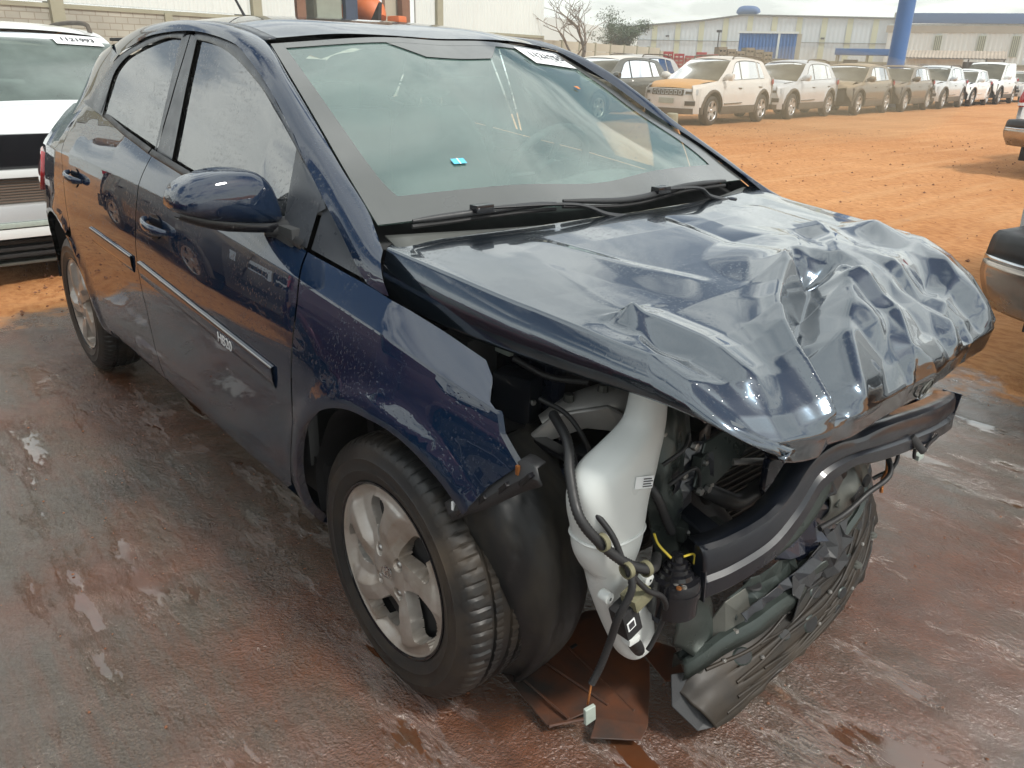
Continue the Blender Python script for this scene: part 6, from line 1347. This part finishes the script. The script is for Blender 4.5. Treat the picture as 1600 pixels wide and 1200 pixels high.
# pickups at the right ----------------------------------------------------
def pickup(loc, rot, label):
    C = empty('parked_pickup', loc, rot, label, 'pickup', 'white pickups at the right edge')
    # local: rear bumper at x=0, cab towards +x; y to the left
    hw = .90
    def prof(x): return [(hw*.93, .52), (hw*.985, .62), (hw, .80), (hw*.985, .98), (hw*.96, 1.06), (hw*.955, 1.10)]
    for s in (-1, 1):
        rows = [[(x, s*y, z) for x in (.14, .30)+tuple(np.linspace(.5, 1.95, 6))] for y, z in prof(0)]
        # bed side with arch
        S = Side(.50, [(0, .98), (6, .98)], [(0, 1.10), (6, 1.10)], [(0, hw*.93), (.3, hw*.985), (.7, hw), (1, hw*.985)], [(0, .98), (.3, 1), (6, 1)], [(0, hw*.95), (6, hw*.95)], [(1.05, .42, .44)], .02)
        ts = [.2, .4, .6, .8, .9, 1.0, 1.1, 1.3]
        side_panel(S, 'bed_side', [(.12, 1.10), (.10, .60), (.62, .52)]+arc(1.05, .42, .44, 168, 14, 14)+[(1.55, .52), (1.96, .52), (1.96, 1.10)], 'pickup_white', C, s, dx=.15, ts=ts, flange=.05)
        side_panel(S, 'cab_side', [(1.985, 1.10), (1.985, .50), (4.0, .50), (4.3, .60), (4.3, 1.08)], 'pickup_white', C, s, dx=.3, ts=ts, flange=.05)
        V = [(x, s*y, z) for x, y, z in ((.035, hw*.99, .82), (.035, hw*.78, .82), (.035, hw*.78, 1.09), (.035, hw*.99, 1.09), (.17, hw*1.012, .80), (.17, hw*1.0, 1.10))]
        tl = tube('tail_light', [(.10, s*hw*.925, .90), (.10, s*hw*.925, .94), (.10, s*hw*.925, 1.02), (.10, s*hw*.915, 1.10)], [(.055, .075), (.062, .082), (.062, .082), (.05, .07)], 'red_lens', C, seg=14, n=14)
        tube('reverse_lens', [(.09, s*hw*.925, .915), (.09, s*hw*.925, .955)], [(.065, .082)]*2, 'white_lens', tl, seg=14, n=3)
        car_wheel(C, 1.05, s*(hw-.13), .37, s, 6); car_wheel(C, 4.1, s*(hw-.13), .37, s, 6)
        box('mud_flap', (.60, s*(hw-.13), .30), (.02, .26, .32), 'matte_black', C, .004)
        side_flatp = [(2.1, 1.10), (2.25, 1.68), (3.3, 1.70), (4.0, 1.10)]
        P_ = [(x, s*(hw*.93-.30*(z-1.1)), z) for x, z in side_flatp]; pl = plate('cab_window_side', P_, .02, 'pickup_white', C); P_ = [(x, s*(hw*.935-.30*(z-1.1)+.004), z) for x, z in [(2.22, 1.16), (2.34, 1.60), (3.25, 1.62), (3.8, 1.16)]]; plate('window_glass', P_, .004, 'gloss_black', pl)
    tg_ = box('tailgate', (.12, 0, .86), (.06, 1.42, .46), 'pickup_white', C, .012); box('tailgate_handle', (.082, 0, .98), (.015, .22, .05), 'gloss_black', tg_, .004); box('tailgate_recess', (.088, 0, .80), (.006, 1.2, .16), 'pickup_white', tg_, .002)
    bx0 = -.24
    bp_ = [[(-.10+.20*abs(v)**4, v*hw*.97, z) for v in np.linspace(-1, 1, 25)] for z in (.50, .55, .62)]
    lo = loft('rear_bumper', [[(bx0-.02+.20*abs(v)**4, v*hw*.955, .40) for v in np.linspace(-1, 1, 25)], [(bx0-.09+.20*abs(v)**4, v*hw*.98, .48) for v in np.linspace(-1, 1, 25)], [(bx0-.12+.20*abs(v)**4, v*hw, .56) for v in np.linspace(-1, 1, 25)], [(bx0-.12+.20*abs(v)**4, v*hw, .615) for v in np.linspace(-1, 1, 25)]], 40, 12, 'dirty_chrome', C, thick=.02)
    loft('bumper_bright_line', [[(bx0-.124+.20*abs(v)**4, v*hw*1.002, z) for v in np.linspace(-1, 1, 25)] for z in (.617, .637)], 40, 2, 'chrome', lo, thick=.008)
    loft('bumper_step', [[(bx0-.118+.20*abs(v)**4, v*hw, .637) for v in np.linspace(-1, 1, 25)], [(bx0-.105+.20*abs(v)**4, v*hw*.99, .72) for v in np.linspace(-1, 1, 25)], [(bx0-.06+.18*abs(v)**4, v*hw*.96, .735) for v in np.linspace(-1, 1, 25)], [(.08, v*hw*.93, .735) for v in np.linspace(-1, 1, 25)]], 40, 14, 'black_plastic', lo, thick=.01)
    box('bed_floor', (1.05, 0, .64), (1.75, 1.5, .05), 'dusty_black_trim', C); box('chassis', (2.3, 0, .42), (3.9, 1.0, .14), 'matte_black', C)
    cr2 = [[(2.08, y*hw*.93, 1.10), (2.18, y*hw*.88, 1.4), (2.27, y*hw*.76, 1.69), (2.5, y*hw*.74, 1.745), (3.1, y*hw*.74, 1.74), (3.4, y*hw*.78, 1.66), (4.05, y*hw*.9, 1.12), (4.5, y*hw*.88, 1.05), (5.15, y*hw*.85, .98), (5.3, y*hw*.85, .7), (5.3, y*hw*.85, .4)] for y in (-1, -.5, 0, .5, 1)]
    loft('cab_shell', cr2, 50, 9, 'pickup_white', C); 
    loft('rear_window', [[(2.13, y*hw*.78, 1.18), (2.20, y*hw*.76, 1.4), (2.255, y*hw*.66, 1.60)] for y in (-1, 0, 1)], 8, 5, 'gloss_black', C, thick=.004)
    return C
pickup((.97, 2.25, 0), R(90), 'white pickup tail with brown stained bumper, nearest at the right edge')
pickup((-2.17, 11.35, 0), R(88), 'white pickup tail with red lamp, farther one at the right edge')

# ------------------------------------------------------------------ yard walls, sheds and far buildings
simple('concrete_post', (.27, .27, .20), .85, 0, 1.2, .3, .4, 8)
simple('precast_panel', (.36, .34, .27), .85, 0, .8, .22, .3, 5)
simple('white_cladding', (.60, .66, .65), .5, .1, .25, .10)
simple('blue_grey_cladding', (.46, .54, .58), .55, .1, .12, .08)
simple('pale_green_strip', (.42, .46, .32), .6, 0, .3, .12)
simple('roof_blue', (.035, .10, .25), .5, .1, .3, .2)
simple('blue_pole_paint', (.045, .13, .33), .4, .1, .4, .2)
simple('orange_machine', (.55, .14, .04), .5, 0, 1.5, .2)
simple('rust_brown', (.17, .085, .05), .8, 0, 2, .4)
simple('grey_green_sheet', (.22, .25, .21), .7, 0, 2, .25)
simple('dark_blue_sheet', (.03, .05, .09), .5, 0, 2, .3)
simple('red_crates', (.30, .035, .04), .7, 0, 1.5, .3)
simple('pallet_wood', (.20, .17, .12), .85, 0, 2, .35)
simple('corrugated_rust', (.33, .27, .21), .7, 0, 1.2, .35)
simple('far_mesh_green', (.05, .07, .03), .8)
simple('bark', (.10, .085, .07), .9, 0, 6, .3)
simple('dry_twig', (.16, .13, .10), .9, 0, 6, .3)
simple('leaf_green', (.055, .085, .035), .6, 0, 3, .5)
def blockwall():
    t = NT('concrete_block'); c = t.coord()
    br = t.n.new('ShaderNodeTexBrick'); cs_ = t.xyz(c); cm_ = t.n.new('ShaderNodeCombineXYZ'); t.l.new(cs_[0], cm_.inputs[0]); t.l.new(cs_[2], cm_.inputs[1]); t.l.new(cm_.outputs[0], br.inputs['Vector']); br.inputs['Scale'].default_value = 1.0; br.inputs['Brick Width'].default_value = .42; br.inputs['Row Height'].default_value = .20; br.inputs['Mortar Size'].default_value = .014
    br.inputs['Color1'].default_value = (.36, .36, .31, 1); br.inputs['Color2'].default_value = (.29, .29, .25, 1); br.inputs['Mortar'].default_value = (.22, .20, .16, 1)
    f = t.ramp(t.noise(c, .7, 6), [(.3, .75), (.7, 1.08)])
    m = t.n.new('ShaderNodeMix'); m.data_type = 'RGBA'; m.blend_type = 'MULTIPLY'; m.inputs[0].default_value = 1; t.l.new(br.outputs[0], m.inputs[6]); t.l.new(f, m.inputs[7])
    b = t.bsdf(Base_Color=m.outputs[2], Roughness=.9, Normal=t.bump(br.outputs[1], -.5, .02)); t.done(b.outputs[0])
blockwall()
def wall_seg(name, a, b, z0, z1, th, mat, parent=None, corr=0, amp=.025, n=None):
    """wall from a to b (x, y); local u along wall; corrugated when corr is the rib pitch"""
    a = np.array(a, float); b = np.array(b, float); Lw = np.linalg.norm(b-a); 
    if corr: 
        k = int(Lw/corr*4); u = np.linspace(0, Lw, k+1); pr = [0, amp, amp, 0]; off_ = np.array([pr[i % 4] for i in range(k+1)])
    else: u = np.array([0, Lw]); off_ = np.zeros(2)
    V = [(x, -o, z) for z in (0, z1-z0) for x, o in zip(u, off_)]+[(x, th, z) for z in (0, z1-z0) for x in u]; n_ = len(u)
    F = grid_faces(n_, 2)+[tuple(i+2*n_ for i in q[::-1]) for q in grid_faces(n_, 2)]
    F += [(n_+i, n_+i+1, 3*n_+i+1, 3*n_+i) for i in range(n_-1)]+[(0, n_, 3*n_, 2*n_), (n_-1, 3*n_-1, 4*n_-1, 2*n_-1)]
    o = mesh_obj(name, V, F, mat, parent, False); return o, Lw
def wallthing(name, a, b, label, cat, group=None):
    a = np.array(a, float); b = np.array(b, float); d = b-a; e = empty(name, (a[0], a[1], 0), math.atan2(d[1], d[0]), label, cat, group); return e, np.linalg.norm(d)
def lwall(name, par, u0, u1, z0, z1, th, mat, corr=0, amp=.025, y=0.0):
    o, _ = wall_seg(name, (0, 0), (u1-u0, 0), z0, z1, th, mat, par, corr, amp); o.location = (u0, y, z0); return o
# shed with block plinth and white cladding (front faces +x, so run from far to near: y decreasing)
PB, PA = np.array([-34.3, 31.0]), np.array([-26.2, -4.5]); LL = np.linalg.norm(PB-PA)
shed, _ = wallthing('cladded_shed', PA, PB, 'long white clad shed over a concrete block wall behind the cars', 'building')
def upos(px_y):  # distance along the wall from its far end for world y
    return (PA[1]-px_y)/(PA[1]-PB[1])*LL
lwall('block_wall', shed, 0, LL, 0, 2.55, .25, 'concrete_block'); lwall('wall_cap', shed, 0, LL, 2.55, 2.68, .30, 'concrete_post', y=-.04)
gap0, gap1 = upos(14.35), upos(20.9)
lwall('cladding_sheet', shed, upos(22.6), LL-.1, 2.68, 7.6, .08, 'white_cladding', .28, .035)
lwall('cladding_sheet', shed, gap1, upos(22.2), 2.68, 7.6, .08, 'white_cladding', .28, .035)
us = [0, upos(-3), upos(5.15), upos(12.35), gap0]
for a_, b_2 in zip(us[:-1], us[1:]): lwall('cladding_sheet', shed, a_+.22, b_2-.22, 2.72, 7.6, .08, 'white_cladding', .30, .035)
for y_ in (22.4, 12.35, 5.15, -3.0): lwall('concrete_pillar', shed, upos(y_)-.20, upos(y_)+.20, 0, 7.8, .5, 'concrete_post', y=-.16)
for y_ in (2.6, 8.8, 26.5): lwall('wall_pilaster', shed, upos(y_)-.14, upos(y_)+.14, 0, 2.6, .4, 'concrete_post', y=-.08)
lwall('shed_roof_edge', shed, 0, LL, 7.6, 7.85, 9, 'white_cladding', y=-.2)
lwall('bay_column', shed, gap0+.10, gap0+.55, 2.6, 7.6, .3, 'rust_brown', y=.2); lwall('bay_column', shed, gap1-.75, gap1-.25, 2.6, 7.6, .3, 'rust_brown', y=.1)
lwall('bay_panel', shed, upos(15.6), upos(16.9), 2.6, 5.6, .2, 'grey_green_sheet', y=.4); lwall('bay_panel', shed, upos(17.05), upos(17.7), 2.6, 5.6, .2, 'dark_blue_sheet', y=.3)
lwall('bay_panel', shed, upos(19.5), upos(20.6), 2.6, 6, .2, 'precast_panel', y=.5); lwall('bay_back', shed, gap0, gap1, 2.6, 7.6, .2, 'grey_green_sheet', y=4.0)
# orange loading machine standing in the bay
e0 = PA+(PB-PA)/LL*upos(18.6); mach = empty('loading_machine', (e0[0]-1.2, e0[1], 0), R(-77), 'orange loading machine standing in the open bay of the shed', 'machine')
hull = tube('cab', [(0, -.9, 3.0), (0, -.5, 3.35), (0, .5, 3.3), (0, .95, 2.9)], [(.5, .5), (.62, .62), (.6, .55), (.4, .3)], 'orange_machine', mach, seg=8, n=10); box('chassis', (0, 0, 1.5), (1.2, 2.4, 2.6), 'dusty_black_trim', mach, .1)
plate('deflector', [(.4, .95, 2.75), (.4, 1.55, 3.55), (.4, 1.45, 2.75)], .2, 'matte_black', mach); tube('mast', [(.3, -.2, 3.3), (.3, -.35, 5.2)], .05, 'white_lens', mach, n=4); box('beacon', (.6, 2.6, 2.85), (.5, .7, .3), 'orange_machine', mach, .1)
for y in (-.8, .8):
    for x in (-.4, .4): lathe('machine_wheel', [(.2, -.15), (.5, -.15), (.55, -.05), (.55, .05), (.5, .15), (.2, .15)], 'tyre_rubber', mach, 24, 'x', (x, y, .55))
# precast wall to the right of the shed
pw, Lp = wallthing('precast_wall', (-34.4, 31.05), (-44.5, 58.5), 'low grey precast concrete wall running right from the shed', 'wall')
npan = 12
pos_ = np.linspace(0, Lp, npan+1)
for i in range(npan):
    zt = 2.5 if i < 8 else 2.3-.25*(i-8)
    for k in range(5): 
        if k*.5 < zt: lwall('wall_panel', pw, pos_[i]+.08, pos_[i+1]-.08, k*.5+.01, min(k*.5+.49, zt), .08, 'precast_panel')
    lwall('wall_post', pw, pos_[i]-.08, pos_[i]+.08, 0, zt+.04, .2, 'concrete_post', y=-.05)
# distant warehouse with green strips
WA, WB = np.array([-55.4, 115.4]), np.array([-91.5, 90.0])
def far_building(name, segs_top, strips, mat, label, depth=40, group=None):
    pass
wh = empty('distant_warehouse', (WA[0], WA[1], 0), math.atan2(*(WB-WA)[::-1]), 'long blue grey warehouse with pale green strips and sloping gable', 'building')
LW = np.linalg.norm(WB-WA)
def pitch(u):  # roof height along the gable: flat from the right, then falling
    return np.interp(u, [0, 20.0, 26, LW], [7.75, 8.0, 7.2, 5.6])
def gable(par, u0, u1, z0, mat, y=0.0, corr=.6, name='wall_sheet'):
    u = np.arange(u0, u1+1e-6, corr/4) if corr else np.array([u0, u1]); u = np.append(u, u1) if u[-1] < u1-1e-6 else u; off_ = np.array([[0, .018, .018, 0][i % 4] for i in range(len(u))]) if corr else np.zeros(len(u))
    V = [(x, y+o, z0) for x, o in zip(u, off_)]+[(x, y+o, pitch(x)) for x, o in zip(u, off_)]; V += [(x, y-.3, z) for x, _, z in V]; n_ = len(u)
    F = grid_faces(n_, 2)+[tuple(i+2*n_ for i in q[::-1]) for q in grid_faces(n_, 2)]+[(n_+i, n_+i+1, 3*n_+i+1, 3*n_+i) for i in range(n_-1)]
    return mesh_obj(name, V, F, mat, par, False)
gable(wh, 0, LW, 0, 'blue_grey_cladding')
for k in range(13):
    u = 1.9+k*3.35
    if u < LW-1: gable(wh, u, u+.75, .5, 'pale_green_strip', .10, 0, 'green_strip')
u = np.array([0, 20.0, 26, LW]); V = [(a_, .35, pitch(a_)+.02) for a_ in u]+[(a_, -35, pitch(a_)+.02) for a_ in u]+[(a_, .35, pitch(a_)+.22) for a_ in u]+[(a_, -35, pitch(a_)+.22) for a_ in u]
mesh_obj('roof_sheet', V, grid_faces(4, 2)+[tuple(i+8 for i in q[::-1]) for q in grid_faces(4, 2)]+[(i, i+1, i+9, i+8) for i in range(3)], 'steel_grey', wh, False)
tube('ridge_vent', [(18.2, -1.5, 8.35), (18.6, -1.5, 8.75), (20.4, -1.5, 8.75), (20.9, -1.5, 8.3)], [(.4, .5), (.5, .6), (.5, .6), (.4, .3)], 'roof_blue', wh, seg=14, n=12)
lwall('ledge', wh, 0, LW, 4.6, 4.68, .1, 'steel_grey', y=.12); box('corner_tower', (-.6, 0, 4.3), (1.2, 1.5, 8.6), 'precast_panel', wh)
for u_ in (9.0, 30.5): box('wall_lamp', (u_, .5, 5.2), (.5, .4, .25), 'matte_black', wh, .05)
# right hand building with blue parapet
rbd = empty('right_warehouse', (-33.0, 103.4, 0), math.atan2(97.5-103.4, -47.2+33.0), 'pale warehouse with dark blue parapet at far right', 'building'); Lr = math.hypot(14.2, 5.9)
lwall('wall_sheet', rbd, -6, Lr, 0, 6.3, .3, 'white_cladding', .5, .05, y=0).scale = (1, -1, 1); pb = box('parapet', (Lr/2-1.4, -.2, 6.85), (Lr+1.5, 1.2, 1.05), 'roof_blue', rbd, .03, ('Y', -.008)); box('eaves_band', (Lr/2-2, .12, 5.75), (Lr+4.5, .14, .75), 'precast_panel', rbd)
for u_ in (1.9, 5.2, 9.6, 13.3): 
    g_ = lwall('louvre', rbd, u_, u_+.75, 2.9, 5.1, .1, 'pale_green_strip', y=.16)
    for k in range(4): box('louvre_slit', (.09+k*.19, .0-.02+.12, 1.1), (.07, .04, 2.1), 'matte_black', g_)
lwall('side_door', rbd, -1.5, 1.2, 0, 2.6, .1, 'blue_grey_cladding', y=.16)
# blue container-like store and low walls
bs = empty('blue_store', (-36.3, 57.5, 0), math.atan2(1.6, 2.5), 'blue corrugated store with a white corner post', 'shed')
o_ = lwall('store_wall', bs, -2.9, 1.4, 0, 3.75, 2.5, 'blue_pole_paint', .25, .04); lwall('store_roof', bs, -3.0, 1.5, 3.75, 3.9, 2.7, 'white_cladding', y=-.1); lwall('corner_post', bs, .0, .16, 0, 3.8, .1, 'white_cladding', y=-.08); lwall('store_end', bs, 1.42, 1.75, 0, 3.75, .3, 'precast_panel')
lw2, L2 = wallthing('yard_wall', (-46.0, 50.5), (-13.0, 67.5), 'low pale yard wall beyond the row of cars', 'wall'); lwall('wall_face', lw2, 0, L2, 0, 1.75, .2, 'precast_panel'); lwall('wall_coping', lw2, 0, L2, 1.75, 1.85, .3, 'concrete_post', y=-.05)
# stacked red crates and pallets
ORD = ['leftmost of them', 'second from the left', 'third from the left', 'fourth from the left', 'fifth from the left', 'sixth from the left']
def stack(label, cat, x0, y0, x1, y1, n, z0, z1, mat, name, group):
    for i in range(n):
        k = (i+.5)/n; h = z1-.12*((i*7) % 3); rr = empty(name, (x0+(x1-x0)*k, y0+(y1-y0)*k, 0), math.atan2(y1-y0, x1-x0), label % ORD[i] if i < n-1 else label % 'rightmost of them', cat, group)
        Ls = math.hypot(x1-x0, y1-y0)/n
        st = []
        for j in range(8):
            zz_ = z0+(h-z0)*j/8; st.append(boxvf((0, 0, zz_+(h-z0)/16*.8), (Ls*.92, 1.0, (h-z0)/8*.62)))
        for sx in (-.45, 0, .45): st.append(boxvf((sx*Ls*.85, 0, z0+(h-z0)*.45), (.09, 1.0, (h-z0)*.9)))
        join_parts('boards', st, mat, rr, smooth=False); box('stack_base', (0, 0, z0/2), (Ls*.9, .95, max(.1, z0)), mat, rr)
stack('stack of red crates before the warehouse, %s', 'crates', -36.0, 43.5, -33.2, 45.8, 5, .2, 2.22, 'red_crates', 'crate_stack', 'red crate stacks')
stack('stack of wooden pallets left of the blue store, %s', 'pallets', -34.5, 47.3, -32.2, 50.4, 6, .2, 2.62, 'pallet_wood', 'pallet_stack', 'wooden pallet stacks')
# canopy with blue fascia, tin shed
cn_ = empty('blue_canopy', (-27.6, 50.9, 0), math.atan2(1.6, 3.4), 'small open canopy with blue fascia left of the blue pole', 'canopy')
box('fascia', (1.9, 0, 2.35), (3.9, 2.2, .38), 'blue_pole_paint', cn_, .02)
for x_ in (.1, 1.9, 3.6):
    for y in (-1, 1): box('canopy_post', (x_, y, 1.1), (.10, .10, 2.2), 'concrete_post', cn_)
box('bench_block', (2.6, 0, .9), (1.4, .8, 1.4), 'dusty_black_trim', cn_, .05); box('ladder_stack', (.9, .6, 1.1), (.9, .2, 1.6), 'steel_grey', cn_)
ts_ = empty('tin_roof_shed', (-26.6, 58.2, 0), math.atan2(2.2, 5.6), 'low tin roofed lean-to right of the blue pole', 'shed')
lwall('shed_wall', ts_, .2, 3.8, 0, 2.1, .15, 'white_cladding', .4, .03, y=.3); lwall('shed_wall', ts_, 5.2, 6.2, 0, 2.1, .15, 'blue_grey_cladding', y=.3); rf_ = lwall('tin_roof', ts_, 0, 6.3, 0, 1.6, .05, 'corrugated_rust', .22, .03); rf_.location = (0, -.6, 2.15); rf_.rotation_euler = (R(-72), 0, 0)
for x_ in (4.1, 5.15, 6.2): box('shed_post', (x_, -.4, 1.1), (.09, .09, 2.2), 'steel_grey', ts_)
box('shade_net', (4.6, .6, 1.6), (1.6, .1, .7), 'dusty_black_trim', ts_)
# big blue pole
pl_ = empty('blue_pole', (-13.3, 29.2, 0), 0, 'thick blue steel pole rising behind the parked cars', 'pole'); tube('shaft', [(0, 0, 0), (0, 0, 7.5)], [.30, .27], 'blue_pole_paint', pl_, seg=24, n=8); tube('pole_flange', [(0, 0, 0), (0, 0, .06)], .42, 'steel_grey', pl_, seg=24, n=3)
# small concrete post on the dirt, thin light poles
bp0 = empty('short_post', (-10.76, 13.5, 0), 0, 'short pale concrete post on the earth beside the orange bonneted suv', 'post'); lathe('post_shaft', [(.14, 0), (.135, .2), (.13, .30), (.11, .325), (.001, .33)], 'concrete_post', bp0, 18, 'z')
for (x_, y_, h_) in ((-45.5, 62.5, 4.2), (-44.0, 66.0, 3.9)):
    lp_ = empty('yard_lamp', (x_, y_, 0), 0, 'thin dark lamp post in front of the warehouse, %s' % ('left one' if h_ > 4 else 'right one'), 'lamp post', 'thin lamp posts before the warehouse'); tube('pole', [(0, 0, 0), (0, 0, h_)], .05, 'matte_black', lp_, seg=8, n=4); box('lamp_head', (0, 0, h_), (.4, .25, .2), 'matte_black', lp_, .03)
# far pale gable behind the trees
fb = empty('pale_gable_building', (-66, 62, 0), R(-120), 'pale grey gabled building behind the bare tree', 'building')
V = [(-9, 0, 0), (9, 0, 0), (9, 0, 3.9), (5, 0, 5.6), (0, 0, 5.7), (-9, 0, 4.3)]; V += [(x, -20, z) for x, y, z in V]; mesh_obj('gable_wall', V, [(0, 1, 2, 3, 4, 5), (2, 8, 9, 3), (3, 9, 10, 4), (4, 10, 11, 5), (5, 11, 6, 0), (1, 7, 8, 2)], 'white_cladding', fb, False)

# trees ------------------------------------------------------------------
def tree(name, loc, h, label, seed, leaf=0.0, spread=1.0, cat='tree'):
    rnd = random.Random(seed); T = empty(name, loc, 0, label, cat); segs = []; tips = []
    def grow(p, d, l, r, lvl):
        n = 5; pts = [p]; q = p; dd = d
        for i in range(n):
            dd = (dd+Vector((rnd.uniform(-1, 1), rnd.uniform(-1, 1), rnd.uniform(-.6, .9)))*.22).normalized(); q = q+dd*l/n; pts.append(q)
        segs.append((pts, [r*(1-.45*i/n) for i in range(n+1)], lvl))
        if lvl >= 5 or r < .006: tips.append(q); return
        k = 3 if lvl < 2 else rnd.choice((2, 3, 3))
        for i in range(k):
            a = rnd.uniform(0, 6.28); ax = Vector((math.cos(a), math.sin(a), 0)); nd = (dd*.75+ax*rnd.uniform(.5, 1.0)*spread+Vector((0, 0, .12))).normalized()
            st = pts[-1] if i < 2 else pts[rnd.choice((2, 3, 4))]; grow(st, nd, l*rnd.uniform(.62, .85), r*rnd.uniform(.48, .62), lvl+1)
            tips.append(st)
    grow(Vector((0, 0, 0)), Vector((.05, 0, 1)), h*.30, h*.030, 0)
    for nm, m_, cond in (('trunk', 'bark', lambda l: l < 2), ('twigs', 'dry_twig', lambda l: l >= 2)):
        lst = []
        for pts, rr_, lvl in segs:
            if cond(lvl): tube('x', pts, rr_, m_, None, seg=6 if lvl < 3 else 4, n=7, caps=False, merge=lst)
        o = join_parts(nm, lst, m_, T)
        if nm == 'twigs': o['kind'] = 'stuff'
    if leaf:
        V = []; F = []
        for q in tips:
            if rnd.random() > leaf: continue
            for _ in range(30):
                c = q+Vector((rnd.gauss(0, .28), rnd.gauss(0, .28), rnd.gauss(0, .13))); a = Vector((rnd.uniform(-1, 1), rnd.uniform(-1, 1), rnd.uniform(-1, 1))).normalized(); b = a.cross(Vector((rnd.uniform(-1, 1), rnd.uniform(-1, 1), 1))).normalized(); s_ = rnd.uniform(.04, .09); i = len(V)
                V += [c-a*s_, c+b*s_*.5, c+a*s_, c-b*s_*.5]; F.append((i, i+1, i+2, i+3))
        cr3 = mesh_obj('crown', V, F, 'leaf_green', T, False); cr3['kind'] = 'stuff'
    return T
tree('bare_tree', (-33.2, 32.6, 0), 6.6, 'bare grey tree with twisting limbs beside the shed corner', 5, 0, 1.15)
tree('leafy_tree', (-46.5, 50.5, 0), 6.2, 'tree with thin green crown behind the precast wall', 12, .85, 1.15)
# clods and small stones
def clods():
    rnd = random.Random(3); V = []; F = []
    base, bf = None, [(0, 1, 2), (0, 2, 3), (0, 3, 4), (0, 4, 1), (5, 2, 1), (5, 3, 2), (5, 4, 3), (5, 1, 4)]
    def add(x, y, z, s_):
        i = len(V); pts = [(0, 0, .7), (1, 0, 0), (0, 1, 0), (-1, 0, 0), (0, -1, 0), (0, 0, -.4)]; a = rnd.uniform(0, 6.28); c, s2 = math.cos(a), math.sin(a)
        for p in pts: 
            q = [v*rnd.uniform(.6, 1.3)*s_ for v in p]; V.append((x+q[0]*c-q[1]*s2, y+q[0]*s2+q[1]*c, z+q[2]))
        for f in bf: F.append(tuple(i+k for k in f))
    for _ in range(1900): 
        r_ = rnd.random(); x = rnd.uniform(-3.4, 1.3); y = rnd.uniform(-1.9, 2.4); add(x, y, .001, rnd.choice((.0015, .002, .0025, .003, .0045)))
    for _ in range(3500):
        x = rnd.uniform(-16, .9); y = rnd.uniform(2.6, 18); add(x, y, .004, rnd.choice((.004, .006, .008, .012, .02))*rnd.uniform(.6, 1.1))
    for _ in range(700): add(rnd.uniform(-6, -3.5), rnd.uniform(-2.5, 2), .004, rnd.uniform(.004, .014))
    simple('earth_clod', (.17, .07, .035), .9, 0, 4, .5); o = mesh_obj('earth_clods', V, F, 'earth_clod', None, False); tag(o, 'loose red clods and grit scattered over the yard', 'grit', kind='stuff')
clods()

# ------------------------------------------------------------------ dusty air
def volume(name, kind_geom, col, dens, aniso=.35):
    t = bpy.data.materials.new(name+'_air'); t.use_nodes = True; n = t.node_tree.nodes; n.clear(); o = n.new('ShaderNodeOutputMaterial'); v = n.new('ShaderNodeVolumePrincipled')
    v.inputs['Color'].default_value = col+(1,); v.inputs['Density'].default_value = dens; v.inputs['Anisotropy'].default_value = aniso; t.node_tree.links.new(v.outputs[0], o.inputs['Volume']); MAT[name+'_air'] = t
volume('haze', None, (.92, .90, .84), .0030)
hz_ = mesh_obj('haze', *(lambda V, F: (V, F))(*boxvf((-65, 65, 6.5), (240, 260, 17))), 'haze_air', None, False); tag(hz_, kind='stuff')

volume('dust_cloud', None, (.95, .74, .48), .055)
bmd = bmesh.new(); bmesh.ops.create_icosphere(bmd, subdivisions=3, radius=1.0); bmesh.ops.scale(bmd, vec=(3.0, 4.2, 1.0), verts=bmd.verts); bmesh.ops.translate(bmd, vec=(-8.2, 14.2, .75), verts=bmd.verts)
dc_ = bm_obj('dust_cloud', bmd, 'dust_cloud_air', None, True, None); tag(dc_, 'low cloud of orange dust drifting over the earth before the parked row', 'dust', kind='stuff')
